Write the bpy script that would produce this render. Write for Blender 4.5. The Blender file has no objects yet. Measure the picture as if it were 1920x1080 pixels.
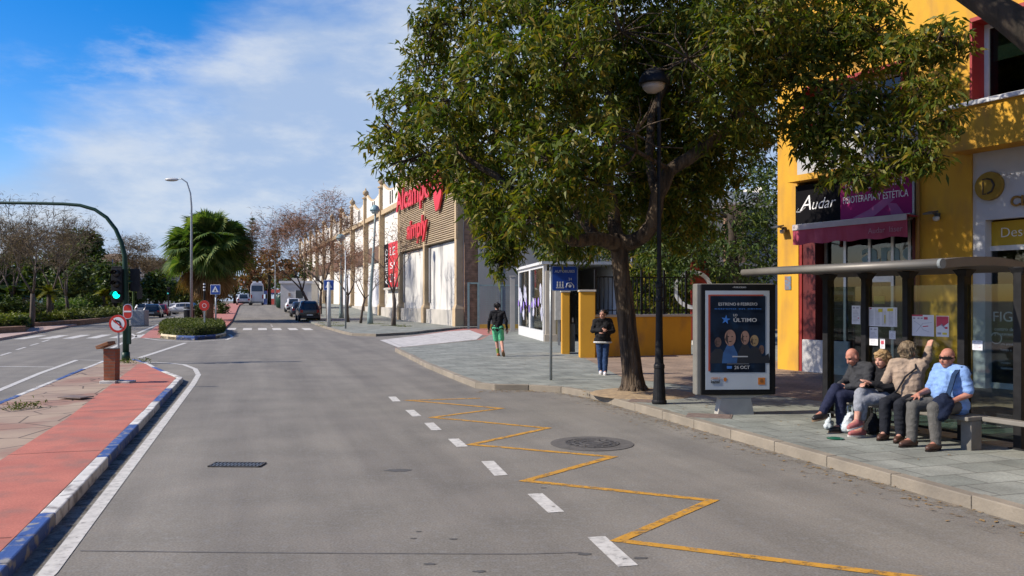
import bpy, bmesh, math, random
import numpy as np
from mathutils import Vector, Matrix, noise
R = math.radians
SC = bpy.context.scene
COL = SC.collection
V = Vector
random.seed(7)
RNG = np.random.default_rng(11)
# ---------------------------------------------------------------- survey: picture point -> metres
F, H, HY, EYE = 1550.0, 1920, 563.0, 1.9
def G(px, py, z=0.0):
    y = F*(EYE-z)/(py-HY); return V(((px-960)/F*y, y, z))
def P(px, py, y):
    return V(((px-960)/F*y, y, EYE-(py-HY)/F*y))
D = V((-.297, .955, 0)); N = V((.955, .297, 0))       # along the street / to its right
def UV(u, v, z=0): return N*u + D*v + V((0, 0, z))
def uv_of(p): return (p.x*N.x+p.y*N.y, p.x*D.x+p.y*D.y)
def sm(t): t = max(0., min(1., t)); return t*t*(3-2*t)
def rise(x, y):
    u = x*N.x+y*N.y; v = x*D.x+y*D.y
    return 1.25*sm((v-68)/50)*sm((u+10)/6)
PZ = .12                                              # pavement height

# ---------------------------------------------------------------- materials
def lin(c):
    return tuple((x/12.92 if x <= .04045 else ((x+.055)/1.055)**2.4) for x in c)
MATS = {}
def M(name, c1, c2=None, scale=6., rough=.75, bump=0., bscale=60., metal=0., detail=6., lo=.35, hi=.65,
      c3=None, s3=1., lo3=.55, hi3=.7, spec=.4, stretch=(1, 1, 1), coat=0., emit=None, estr=0., bdist=.01):
    if name in MATS: return MATS[name]
    m = bpy.data.materials.new(name); m.use_nodes = True; MATS[name] = m
    nt = m.node_tree; nd = nt.nodes; lk = nt.links
    b = nd['Principled BSDF']
    b.inputs['Roughness'].default_value = rough; b.inputs['Metallic'].default_value = metal
    b.inputs['Specular IOR Level'].default_value = spec; b.inputs['Coat Weight'].default_value = coat
    tc = nd.new('ShaderNodeTexCoord'); mp = nd.new('ShaderNodeMapping'); mp.inputs['Scale'].default_value = stretch
    lk.new(tc.outputs['Object'], mp.inputs['Vector'])
    c2 = c2 or tuple(x*.8 for x in c1)
    n = nd.new('ShaderNodeTexNoise'); n.inputs['Scale'].default_value = scale; n.inputs['Detail'].default_value = detail
    lk.new(mp.outputs[0], n.inputs['Vector'])
    r = nd.new('ShaderNodeValToRGB'); r.color_ramp.elements[0].position = lo; r.color_ramp.elements[1].position = hi
    r.color_ramp.elements[0].color = (*c1, 1); r.color_ramp.elements[1].color = (*c2, 1)
    lk.new(n.outputs['Fac'], r.inputs['Fac']); out = r.outputs['Color']
    if c3:
        n3 = nd.new('ShaderNodeTexNoise'); n3.inputs['Scale'].default_value = s3; n3.inputs['Detail'].default_value = 5
        lk.new(mp.outputs[0], n3.inputs['Vector'])
        r3 = nd.new('ShaderNodeValToRGB'); r3.color_ramp.elements[0].position = lo3; r3.color_ramp.elements[1].position = hi3
        lk.new(n3.outputs['Fac'], r3.inputs['Fac'])
        mx = nd.new('ShaderNodeMixRGB'); lk.new(r3.outputs['Color'], mx.inputs['Fac']); lk.new(out, mx.inputs['Color1'])
        mx.inputs['Color2'].default_value = (*c3, 1); out = mx.outputs['Color']
    lk.new(out, b.inputs['Base Color'])
    if bump:
        nb = nd.new('ShaderNodeTexNoise'); nb.inputs['Scale'].default_value = bscale; nb.inputs['Detail'].default_value = 4
        lk.new(mp.outputs[0], nb.inputs['Vector'])
        bu = nd.new('ShaderNodeBump'); bu.inputs['Strength'].default_value = bump; bu.inputs['Distance'].default_value = bdist
        lk.new(nb.outputs['Fac'], bu.inputs['Height']); lk.new(bu.outputs['Normal'], b.inputs['Normal'])
    if emit:
        b.inputs['Emission Color'].default_value = (*emit, 1); b.inputs['Emission Strength'].default_value = estr
    return m
def brick(name, c1, c2, mortar, bw=.25, bh=.07, ms=.008, plane='xz', rot=0., rough=.8, noisy=.5, bump=.3, offset=.5, nscale=3., off=(0, 0)):
    if name in MATS: return MATS[name]
    m = bpy.data.materials.new(name); m.use_nodes = True; MATS[name] = m
    nt = m.node_tree; nd = nt.nodes; lk = nt.links; b = nd['Principled BSDF']
    b.inputs['Roughness'].default_value = rough; b.inputs['Specular IOR Level'].default_value = .3
    tc = nd.new('ShaderNodeTexCoord'); sp = nd.new('ShaderNodeSeparateXYZ'); cb = nd.new('ShaderNodeCombineXYZ')
    lk.new(tc.outputs['Object'], sp.inputs[0])
    if plane == 'xz':
        ad = nd.new('ShaderNodeMath'); ad.operation = 'ADD'; lk.new(sp.outputs[0], ad.inputs[0]); lk.new(sp.outputs[1], ad.inputs[1])
        lk.new(ad.outputs[0], cb.inputs[0]); lk.new(sp.outputs[2], cb.inputs[1])
    else:
        lk.new(sp.outputs[0], cb.inputs[0]); lk.new(sp.outputs[1], cb.inputs[1])
    mp = nd.new('ShaderNodeMapping'); mp.inputs['Rotation'].default_value = (0, 0, rot); mp.inputs['Location'].default_value = (off[0], off[1], 0)
    lk.new(cb.outputs[0], mp.inputs['Vector'])
    bt = nd.new('ShaderNodeTexBrick'); bt.inputs['Scale'].default_value = 1; bt.inputs['Brick Width'].default_value = bw
    bt.inputs['Row Height'].default_value = bh; bt.inputs['Mortar Size'].default_value = ms; bt.offset = offset
    bt.inputs['Color1'].default_value = (*c1, 1); bt.inputs['Color2'].default_value = (*c2, 1); bt.inputs['Mortar'].default_value = (*mortar, 1)
    lk.new(mp.outputs[0], bt.inputs['Vector'])
    n = nd.new('ShaderNodeTexNoise'); n.inputs['Scale'].default_value = nscale; n.inputs['Detail'].default_value = 8
    lk.new(mp.outputs[0], n.inputs['Vector'])
    r = nd.new('ShaderNodeValToRGB'); r.color_ramp.elements[0].position = .3; r.color_ramp.elements[1].position = .7
    lo = 1-noisy; r.color_ramp.elements[0].color = (lo, lo, lo, 1); r.color_ramp.elements[1].color = (1.15, 1.15, 1.15, 1)
    lk.new(n.outputs['Fac'], r.inputs['Fac'])
    mx = nd.new('ShaderNodeMixRGB'); mx.blend_type = 'MULTIPLY'; mx.inputs['Fac'].default_value = 1
    lk.new(bt.outputs['Color'], mx.inputs['Color1']); lk.new(r.outputs['Color'], mx.inputs['Color2'])
    lk.new(mx.outputs[0], b.inputs['Base Color'])
    bu = nd.new('ShaderNodeBump'); bu.inputs['Strength'].default_value = bump; bu.inputs['Distance'].default_value = .01; bu.invert = True
    lk.new(bt.outputs['Fac'], bu.inputs['Height']); lk.new(bu.outputs['Normal'], b.inputs['Normal'])
    return m
def leafmat(name, cols, rough=.5, trans=.3):
    if name in MATS: return MATS[name]
    m = bpy.data.materials.new(name); m.use_nodes = True; MATS[name] = m
    nt = m.node_tree; nd = nt.nodes; lk = nt.links; b = nd['Principled BSDF']
    b.inputs['Roughness'].default_value = rough; b.inputs['Specular IOR Level'].default_value = .22
    g = nd.new('ShaderNodeNewGeometry'); r = nd.new('ShaderNodeValToRGB')
    el = r.color_ramp.elements
    while len(el) < len(cols): el.new(.5)
    for i, c in enumerate(cols):
        el[i].position = i/(len(cols)-1); el[i].color = (*c, 1)
    lk.new(g.outputs['Random Per Island'], r.inputs['Fac']); lk.new(r.outputs['Color'], b.inputs['Base Color'])
    t = nd.new('ShaderNodeBsdfTranslucent'); mx = nd.new('ShaderNodeMixShader'); mx.inputs['Fac'].default_value = trans
    bc = nd.new('ShaderNodeMixRGB'); bc.blend_type = 'MULTIPLY'; bc.inputs['Fac'].default_value = 1; bc.inputs['Color2'].default_value = (1.3, 1.5, .5, 1)
    lk.new(r.outputs['Color'], bc.inputs['Color1']); lk.new(bc.outputs[0], t.inputs['Color'])
    lk.new(b.outputs[0], mx.inputs[1]); lk.new(t.outputs[0], mx.inputs[2]); lk.new(mx.outputs[0], nd['Material Output'].inputs['Surface'])
    return m
def glass(name, tint=(.8, .88, .88), clear=.7, rough=.02):
    if name in MATS: return MATS[name]
    m = bpy.data.materials.new(name); m.use_nodes = True; MATS[name] = m
    nt = m.node_tree; nd = nt.nodes; lk = nt.links; nd.remove(nd['Principled BSDF'])
    t = nd.new('ShaderNodeBsdfTransparent'); t.inputs['Color'].default_value = tuple(x*clear for x in tint)+(1,)
    g = nd.new('ShaderNodeBsdfGlossy'); g.inputs['Roughness'].default_value = rough
    lw = nd.new('ShaderNodeLayerWeight'); lw.inputs['Blend'].default_value = .5
    pw = nd.new('ShaderNodeMath'); pw.operation = 'POWER'; lk.new(lw.outputs['Facing'], pw.inputs[0]); pw.inputs[1].default_value = 4.
    f = nd.new('ShaderNodeMath'); f.operation = 'MULTIPLY_ADD'; lk.new(pw.outputs[0], f.inputs[0]); f.inputs[1].default_value = .6; f.inputs[2].default_value = .05
    n = nd.new('ShaderNodeTexNoise'); n.inputs['Scale'].default_value = 1.5
    bu = nd.new('ShaderNodeBump'); bu.inputs['Strength'].default_value = .02; lk.new(n.outputs['Fac'], bu.inputs['Height']); lk.new(bu.outputs[0], g.inputs['Normal'])
    mx = nd.new('ShaderNodeMixShader'); lk.new(f.outputs[0], mx.inputs[0]); lk.new(t.outputs[0], mx.inputs[1]); lk.new(g.outputs[0], mx.inputs[2])
    lk.new(mx.outputs[0], nd['Material Output'].inputs['Surface'])
    return m

# ---------------------------------------------------------------- mesh building
def basis(d, up=V((0, 0, 1))):
    d = V(d).normalized(); s = d.cross(up)
    if s.length < 1e-4: s = d.cross(V((1, 0, 0)))
    s.normalize(); return s, s.cross(d).normalized(), d
class MB:
    def __init__(self): self.v = []; self.f = []; self.m = []; self.mi = 0
    def add(self, vs, fs):
        o = len(self.v); self.v += [tuple(x) for x in vs]
        for f in fs: self.f.append(tuple(i+o for i in f)); self.m.append(self.mi)
        return self
    def box(self, c, s, rot=None):
        x, y, z = s[0]/2, s[1]/2, s[2]/2; c = V(c)
        vs = [V((a*x, b*y, d*z)) for d in (-1, 1) for b in (-1, 1) for a in (-1, 1)]
        if rot is not None: vs = [rot @ q for q in vs]
        return self.add([q+c for q in vs], [(0, 2, 3, 1), (4, 5, 7, 6), (0, 1, 5, 4), (2, 6, 7, 3), (0, 4, 6, 2), (1, 3, 7, 5)])
    def bx(self, x0, x1, y0, y1, z0, z1):
        return self.box(((x0+x1)/2, (y0+y1)/2, (z0+z1)/2), (abs(x1-x0), abs(y1-y0), abs(z1-z0)))
    def tube(self, path, r, seg=8, caps=True):
        path = [V(p) for p in path]; n = len(path)
        rr = r if isinstance(r, (list, tuple)) else [r]*n
        vs = []; fs = []; s = None
        for i, p in enumerate(path):
            d = (path[min(i+1, n-1)]-path[max(i-1, 0)])
            if d.length < 1e-6: d = V((0, 0, 1))
            d.normalize()
            if s is None: s = basis(d)[0]
            else:
                s = s-d*s.dot(d)
                s = basis(d)[0] if s.length < 1e-4 else s.normalized()
            t = d.cross(s)
            for k in range(seg):
                a = 2*math.pi*k/seg; vs.append(p+(s*math.cos(a)+t*math.sin(a))*rr[i])
        for i in range(n-1):
            for k in range(seg):
                k2 = (k+1) % seg; fs.append((i*seg+k, i*seg+k2, (i+1)*seg+k2, (i+1)*seg+k))
        if caps: fs.append(tuple(range(seg-1, -1, -1))); fs.append(tuple((n-1)*seg+k for k in range(seg)))
        return self.add(vs, fs)
    def lathe(self, prof, c=(0, 0, 0), seg=20, axis=None):
        c = V(c); vs = []; fs = []; n = len(prof)
        if axis is None: X, Y, Z = V((1, 0, 0)), V((0, 1, 0)), V((0, 0, 1))
        else: X, Y, Z = basis(axis)
        for (r, z) in prof:
            for k in range(seg):
                a = 2*math.pi*k/seg; vs.append(c+X*(r*math.cos(a))+Y*(r*math.sin(a))+Z*z)
        for i in range(n-1):
            for k in range(seg):
                k2 = (k+1) % seg; fs.append((i*seg+k, i*seg+k2, (i+1)*seg+k2, (i+1)*seg+k))
        if prof[0][0] == prof[-1][0] and prof[0][0] > .05:      # a ring with a hole
            fs += [((n-1)*seg+k, (n-1)*seg+(k+1) % seg, (k+1) % seg, k) for k in range(seg)]
        else: fs.append(tuple(range(seg-1, -1, -1))); fs.append(tuple((n-1)*seg+k for k in range(seg)))
        return self.add(vs, fs)
    def prism(self, poly, z0, z1, top=True, bot=True):       # poly: (x,y) counter-clockwise
        n = len(poly); vs = [(p[0], p[1], z0) for p in poly]+[(p[0], p[1], z1) for p in poly]
        fs = [(i, (i+1) % n, n+(i+1) % n, n+i) for i in range(n)]
        if top: fs.append(tuple(range(n, 2*n)))
        if bot: fs.append(tuple(range(n-1, -1, -1)))
        return self.add(vs, fs)
    def slab(self, poly, T, th):                             # poly (a,b) in the plane of matrix T, thickness along +z of T
        n = len(poly); vs = [T @ V((a, b, 0)) for a, b in poly]+[T @ V((a, b, th)) for a, b in poly]
        fs = [(i, (i+1) % n, n+(i+1) % n, n+i) for i in range(n)]+[tuple(range(n, 2*n)), tuple(range(n-1, -1, -1))]
        return self.add(vs, fs)
    def rc(self, p1, r1, p2, r2, seg=14):                    # round-ended tapered limb
        p1, p2 = V(p1), V(p2); d = p2-p1; L = d.length
        X, Y, Z = basis(d if L > 1e-5 else (0, 0, 1)); vs = []; fs = []; rings = []
        for i in range(1, 5): a = -math.pi/2+i*math.pi/8; rings.append((r1*math.cos(a), r1*math.sin(a)))
        for i in range(0, 4): a = i*math.pi/8; rings.append((r2*math.cos(a), L+r2*math.sin(a)))
        for (r, z) in rings:
            for k in range(seg):
                a = 2*math.pi*k/seg; vs.append(p1+X*(r*math.cos(a))+Y*(r*math.sin(a))+Z*z)
        b0 = len(vs); vs.append(p1-Z*r1); vs.append(p1+Z*(L+r2))
        for i in range(len(rings)-1):
            for k in range(seg):
                k2 = (k+1) % seg; fs.append((i*seg+k, i*seg+k2, (i+1)*seg+k2, (i+1)*seg+k))
        l = (len(rings)-1)*seg
        for k in range(seg):
            k2 = (k+1) % seg; fs.append((k2, k, b0)); fs.append((l+k, l+k2, b0+1))
        return self.add(vs, fs)
    def ell(self, c, ax, rad, seg=16, rg=10):
        c = V(c); X, Y, Z = ax; vs = [c-Z*rad[2]]; fs = []
        for i in range(1, rg):
            a = -math.pi/2+math.pi*i/rg
            for k in range(seg):
                t = 2*math.pi*k/seg
                vs.append(c+X*(rad[0]*math.cos(a)*math.cos(t))+Y*(rad[1]*math.cos(a)*math.sin(t))+Z*(rad[2]*math.sin(a)))
        vs.append(c+Z*rad[2]); last = len(vs)-1
        for k in range(seg):
            k2 = (k+1) % seg; fs.append((0, 1+k2, 1+k))
            for i in range(rg-2): fs.append((1+i*seg+k, 1+i*seg+k2, 1+(i+1)*seg+k2, 1+(i+1)*seg+k))
            fs.append((1+(rg-2)*seg+k, 1+(rg-2)*seg+k2, last))
        return self.add(vs, fs)
    def build(self, name, mats, parent=None, off=None, smooth=False, bevel=0., auto=False):
        me = bpy.data.meshes.new(name)
        vs = self.v if off is None else [(a[0]-off[0], a[1]-off[1], a[2]-off[2]) for a in self.v]
        me.from_pydata(vs, [], self.f)
        for m in (mats if isinstance(mats, (list, tuple)) else [mats]): me.materials.append(m)
        me.polygons.foreach_set('material_index', self.m)
        if smooth: me.polygons.foreach_set('use_smooth', [True]*len(me.polygons))
        me.update()
        o = bpy.data.objects.new(name, me); COL.objects.link(o)
        if parent: o.parent = parent
        if bevel:
            b = o.modifiers.new('bevel', 'BEVEL'); b.width = bevel; b.segments = 2; b.limit_method = 'ANGLE'; b.angle_limit = R(40)
        return o
def npmesh(name, verts, quads, mat, parent=None, off=None, smooth=False):
    verts = np.asarray(verts, dtype=np.float32)
    if off is not None: verts = verts-np.array(off, dtype=np.float32)
    quads = np.asarray(quads, dtype=np.int32); me = bpy.data.meshes.new(name); n, k = quads.shape
    me.vertices.add(len(verts)); me.vertices.foreach_set('co', verts.ravel())
    me.loops.add(n*k); me.loops.foreach_set('vertex_index', quads.ravel())
    me.polygons.add(n); me.polygons.foreach_set('loop_start', np.arange(0, n*k, k, dtype=np.int32))
    me.update(calc_edges=True); me.validate(); me.materials.append(mat)
    o = bpy.data.objects.new(name, me); COL.objects.link(o)
    if parent: o.parent = parent
    return o
def tag(o, label=None, cat=None, group=None, kind=None):
    if label: o['label'] = label
    if cat: o['category'] = cat
    if group: o['group'] = group
    if kind: o['kind'] = kind
    return o
def thing(name, label, cat, loc=(0, 0, 0), rz=0., group=None):
    o = bpy.data.objects.new(name, None); COL.objects.link(o); o.location = loc; o.rotation_euler = (0, 0, rz); o.empty_display_size = .2
    return tag(o, label, cat, group)
def copy_thing(o, loc, rz=0., label=None):
    def rec(a, par):
        c = a.copy(); COL.objects.link(c); c.parent = par
        for ch in list(a.children): rec(ch, c)
        return c
    kids = list(o.children); c = o.copy(); COL.objects.link(c); c.location = loc; c.rotation_euler = (0, 0, rz)
    for ch in kids: rec(ch, c)
    if label: c['label'] = label
    return c
def place_single(mb, name, mats, label, cat, loc, rz=0., group=None, **k):
    o = mb.build(name, mats, **k); o.location = loc; o.rotation_euler = (0, 0, rz); return tag(o, label, cat, group)
def text(name, s, mat, parent, origin, xd, yd, height=None, width=None, ext=.004, shear=0., align='L', off=None, bold=0., mb=None):
    cu = bpy.data.curves.new('t', 'FONT'); cu.body = s; cu.size = 1.; cu.extrude = 0.; cu.shear = shear; cu.offset = bold; cu.resolution_u = 4
    o = bpy.data.objects.new('t', cu); COL.objects.link(o)
    dg = bpy.context.evaluated_depsgraph_get(); me = bpy.data.meshes.new_from_object(o.evaluated_get(dg))
    bpy.data.objects.remove(o); bpy.data.curves.remove(cu)
    vs = [v.co.copy() for v in me.vertices]; fs = [tuple(p.vertices) for p in me.polygons]
    ed = {}
    for f in fs:
        for i in range(len(f)):
            a, b = f[i], f[(i+1) % len(f)]
            if (b, a) in ed: ed.pop((b, a))
            else: ed[(a, b)] = 1
    bpy.data.meshes.remove(me)
    x0 = min(v.x for v in vs); x1 = max(v.x for v in vs); y0 = min(v.y for v in vs); y1 = max(v.y for v in vs)
    sy = (height/(y1-y0)) if height else None; sx = (width/(x1-x0)) if width else sy
    sy = sy or sx
    xd, yd = V(xd).normalized(), V(yd).normalized(); zd = xd.cross(yd); origin = V(origin)
    ax = {'L': x0, 'C': (x0+x1)/2, 'R': x1}[align]
    n = len(vs); W = [origin+xd*((v.x-ax)*sx)+yd*((v.y-y0)*sy) for v in vs]
    allv = [w+zd*ext for w in W]+W
    faces = list(fs)+[(a+n, b+n, b, a) for (a, b) in ed]
    if mb is not None: mb.add(allv, faces); return None
    b = MB(); b.add(allv, faces)
    return b.build(name, mat, parent, off=off)
def remesh(mb, name, mats, parent=None, voxel=.012, smooth=4, fold=0., ffreq=9., seed=0., off=None):
    o = mb.build(name, mats, None, off=off)
    r = o.modifiers.new('r', 'REMESH'); r.mode = 'VOXEL'; r.voxel_size = voxel; r.use_smooth_shade = True
    if smooth:
        s = o.modifiers.new('s', 'SMOOTH'); s.factor = .5; s.iterations = smooth
    dg = bpy.context.evaluated_depsgraph_get(); me = bpy.data.meshes.new_from_object(o.evaluated_get(dg))
    o.modifiers.clear(); old = o.data; o.data = me; bpy.data.meshes.remove(old); me.name = name
    me.materials.clear()
    for m in (mats if isinstance(mats, (list, tuple)) else [mats]): me.materials.append(m)
    if fold:
        me.update(); nr = [v.normal.copy() for v in me.vertices]
        for v, n_ in zip(me.vertices, nr):
            q = v.co*ffreq+V((seed, seed*.7, 0))
            r1 = 1-abs(noise.noise(V((q.x*.9+q.z*.5, q.y*.9, q.z*1.5))))*2.2; r2 = 1-abs(noise.noise(V((q.x*2.1, q.y*2.1-q.z*.8, q.z*2.4))))*2.2
            a = .75*r1*abs(r1)+.45*r2+.5*noise.noise(q*.7)-.35
            v.co += n_*(fold*a)
    me.polygons.foreach_set('use_smooth', [True]*len(me.polygons)); me.update()
    if parent: o.parent = parent
    return o
# ---------------------------------------------------------------- foliage
def leaves_at(cent, k, L, W, droop=.4, spread=.06, rng=RNG, jit=.35, up=0.):
    n = len(cent)*k; c = np.repeat(np.asarray(cent, dtype=np.float64), k, axis=0)+rng.normal(0, spread, (n, 3))
    d = rng.normal(0, 1, (n, 3)); d[:, 2] = d[:, 2]*.6-droop+up
    d /= np.linalg.norm(d, axis=1)[:, None]+1e-9
    s = np.cross(d, rng.normal(0, 1, (n, 3))); s /= np.linalg.norm(s, axis=1)[:, None]+1e-9
    l = L*(1+rng.uniform(-jit, jit, n))[:, None]; w = W*(1+rng.uniform(-jit, jit, n))[:, None]
    a = c+d*l*.08; m = c+d*l*.5; t = c+d*l; t[:, 2] -= l[:, 0]*.18; nn = np.cross(d, s)
    vs = np.stack([a, m+s*w*.5+nn*w*.15, t, m-s*w*.5+nn*w*.15], axis=1).reshape(-1, 3)
    return vs, np.arange(n*4).reshape(-1, 4)
def blob_pts(blobs, dens, rng=RNG, shell=.5):
    out = []
    for (c, r) in blobs:
        n = max(3, int(dens*(r[0]*r[1]+r[1]*r[2]+r[0]*r[2])*4))
        d = rng.normal(0, 1, (n, 3)); d /= np.linalg.norm(d, axis=1)[:, None]
        rad = shell+(1.08-shell)*rng.uniform(0, 1, n)**.6
        rad *= 1+.22*np.sin(d[:, 0]*5+c[0]*3)*np.sin(d[:, 2]*6+c[2]*2)
        out.append(np.array(c)+d*rad[:, None]*np.array(r))
    return np.concatenate(out)
def skeleton(nodes, targets, jitter=.12, steps=3, rng=random):
    """nodes: list of [pos, parent]; adds a bent path to every target; returns nodes and tip counts"""
    root = nodes[0][0]
    for t in sorted(targets, key=lambda q: (V(q)-nodes[-1][0]).length):
        t = V(t)
        bi = min(range(len(nodes)), key=lambda i: (nodes[i][0]-t).length+.35*max(0, nodes[i][0].z-t.z)+(3 if i < 1 else 0))
        p = nodes[bi][0]; L = (t-p).length; par = bi
        for k in range(1, steps+1):
            f = k/steps; q = p.lerp(t, f)+V((rng.uniform(-1, 1), rng.uniform(-1, 1), rng.uniform(-.6, 1)))*jitter*L*(1-f*.6)*(k < steps)
            nodes.append([q, par]); par = len(nodes)-1
    cnt = [0]*len(nodes); ch = [0]*len(nodes)
    for q, p in nodes:
        if p is not None: ch[p] += 1
    for i in range(len(nodes)-1, -1, -1):
        if ch[i] == 0: cnt[i] = max(cnt[i], 1)
        if nodes[i][1] is not None: cnt[nodes[i][1]] += max(cnt[i], 0)
    return nodes, cnt
def limbs(nodes, cnt, r0, rmax, mb, seg=7, skip=0):
    rad = [min(rmax, r0*c**.5) for c in cnt]
    for i, (q, p) in enumerate(nodes):
        if p is None or i < skip: continue
        mb.tube([nodes[p][0], q], [min(rad[p], rad[i]*1.5), rad[i]], seg, caps=True)
    return rad
def twigs(mb, blobs, pts, per=8, r=.006, rng=random):
    for (c, rr) in blobs:
        c = V(c)
        for k in range(per):
            d = V((rng.gauss(0, 1), rng.gauss(0, 1), rng.gauss(.1, 1))).normalized()
            e = c+V((d.x*rr[0], d.y*rr[1], d.z*rr[2]))*rng.uniform(.8, 1.05)
            m_ = c.lerp(e, .5)+V((rng.uniform(-1, 1), rng.uniform(-1, 1), rng.uniform(-1, 1)))*.15*(e-c).length
            mb.tube([c, m_, e], [r*2, r*1.4, r*.5], 4, caps=False)
def leafy_tree(name, label, base, trunk, blobs, dens, k, L, W, lm, bm, r0=.03, rmax=.2, group=None, droop=.3, spread=.08, cat='tree', shell=.45, tw=6, jitter=.12, seed=1):
    rg = np.random.default_rng(seed); rr = random.Random(seed)
    t = thing(name, label, cat, base, 0, group); b = MB()
    path = [V(p) for p, r in trunk]; b.tube(path, [r for p, r in trunk], 12)
    nodes = [[path[0], None]]
    for i, p in enumerate(path[1:]): nodes.append([p, i])
    nodes, cnt = skeleton(nodes, [c for c, r in blobs], jitter, rng=rr)
    limbs(nodes, cnt, r0, rmax, b, skip=len(path)); twigs(b, blobs, None, tw, r0*.25, rr)
    b.build('trunk', bm, t, off=base, smooth=True)
    pts = blob_pts(blobs, dens, rg, shell); vs, qs = leaves_at(pts, k, L, W, droop, spread, rg)
    npmesh('crown', vs, qs, lm, t, off=base)
    return t
def bare_tree(name, label, base, h, bm, seed, spread=.55, levels=6, r=.12, lean=(0, 0), group=None, leaf=None, nleaf=0, first=.3, L=.12, LW=None):
    rr = random.Random(seed); t = thing(name, label, 'tree', base, 0, group); b = MB(); tips = []
    def grow(p, d, l, rad, lev):
        q = p; pts = [p]; rads = [rad]
        for i in range(3):
            d2 = (d+V((rr.uniform(-1, 1), rr.uniform(-1, 1), rr.uniform(-.3, .6)))*.16).normalized()
            q = q+d2*l/3; pts.append(q); rads.append(rad*(1-.12*(i+1))); d = d2
        b.tube(pts, rads, 6 if lev < 3 else 4, caps=lev < 2)
        if lev >= levels: tips.append(q); return
        n = 3 if lev in (0, 1) else (2 if rr.random() < .6 else 3); a0 = rr.uniform(0, 6.28); X, Y, Z = basis(d)
        for i in range(n):
            a = a0+i*6.283/n+rr.uniform(-.5, .5); sp = spread*rr.uniform(.6, 1.3)
            nd = (Z+(X*math.cos(a)+Y*math.sin(a))*sp*1.1+V((0, 0, .12))).normalized()
            grow(q, nd, l*rr.uniform(.62, .86), max(.014, rads[-1]*(.72 if n == 2 else .6)), lev+1)
        if lev >= 2: tips.append(q)
    grow(V((0, 0, -.1)), V((lean[0], lean[1], 1)).normalized(), h*first, r, 0)
    b.build('trunk', bm, t, smooth=True)
    if leaf:
        c = np.array([tuple(x) for x in tips]); rg = np.random.default_rng(seed)
        c = np.repeat(c, nleaf, axis=0)+rg.normal(0, .25, (len(c)*nleaf, 3))
        vs, qs = leaves_at(c, 2, L, LW or L*.5, -.25 if LW else .3, .1, rg); npmesh('crown', vs, qs, leaf, t)
    return t
# ================================================================ SETTING
asphalt = M('asphalt', (.200, .181, .156), (.150, .138, .119), 1.1, .88, .35, 120, c3=(.19, .182, .17), s3=14, lo3=.5, hi3=.75, lo=.3, hi=.72, spec=.3, bdist=.006)
# speckle of the chippings and faint wear, added to the asphalt colour
def speck(m, scale=160, amt=.35):
    nt = m.node_tree; nd = nt.nodes; lk = nt.links; b = nd['Principled BSDF']
    src = b.inputs['Base Color'].links[0].from_socket
    tc = nd.new('ShaderNodeTexCoord'); vo = nd.new('ShaderNodeTexNoise'); vo.inputs['Scale'].default_value = scale; vo.inputs['Detail'].default_value = 2
    lk.new(tc.outputs['Object'], vo.inputs['Vector'])
    r = nd.new('ShaderNodeValToRGB'); r.color_ramp.elements[0].position = .3; r.color_ramp.elements[1].position = .7
    r.color_ramp.elements[0].color = (1-amt,)*3+(1,); r.color_ramp.elements[1].color = (1+amt,)*3+(1,)
    lk.new(vo.outputs['Fac'], r.inputs['Fac'])
    mx = nd.new('ShaderNodeMixRGB'); mx.blend_type = 'MULTIPLY'; mx.inputs['Fac'].default_value = 1
    lk.new(src, mx.inputs['Color1']); lk.new(r.outputs['Color'], mx.inputs['Color2']); lk.new(mx.outputs[0], b.inputs['Base Color'])
speck(asphalt, 55, .22)
def streaks(m, rot, sx, sy, lo, hi, p0=.35, p1=.65):
    nt = m.node_tree; nd = nt.nodes; lk = nt.links; b = nd['Principled BSDF']; src = b.inputs['Base Color'].links[0].from_socket
    tc = nd.new('ShaderNodeTexCoord'); m1 = nd.new('ShaderNodeMapping'); m1.inputs['Rotation'].default_value = (0, 0, -rot); m2 = nd.new('ShaderNodeMapping'); m2.inputs['Scale'].default_value = (sx, sy, 1)
    lk.new(tc.outputs['Object'], m1.inputs['Vector']); lk.new(m1.outputs[0], m2.inputs['Vector']); n = nd.new('ShaderNodeTexNoise'); n.inputs['Scale'].default_value = 1; n.inputs['Detail'].default_value = 6; n.inputs['Roughness'].default_value = .6; lk.new(m2.outputs[0], n.inputs['Vector'])
    r = nd.new('ShaderNodeValToRGB'); r.color_ramp.elements[0].position = p0; r.color_ramp.elements[1].position = p1; r.color_ramp.elements[0].color = (lo,)*3+(1,); r.color_ramp.elements[1].color = (hi, hi, hi*.98, 1); lk.new(n.outputs['Fac'], r.inputs['Fac'])
    mx = nd.new('ShaderNodeMixRGB'); mx.blend_type = 'MULTIPLY'; mx.inputs['Fac'].default_value = 1; lk.new(src, mx.inputs['Color1']); lk.new(r.outputs['Color'], mx.inputs['Color2']); lk.new(mx.outputs[0], b.inputs['Base Color'])
streaks(asphalt, -math.atan2(.297, .955)*-1, 1.1, .07, .82, 1.13)
streaks(asphalt, 0, .35, .35, .95, 1.05)

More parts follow.
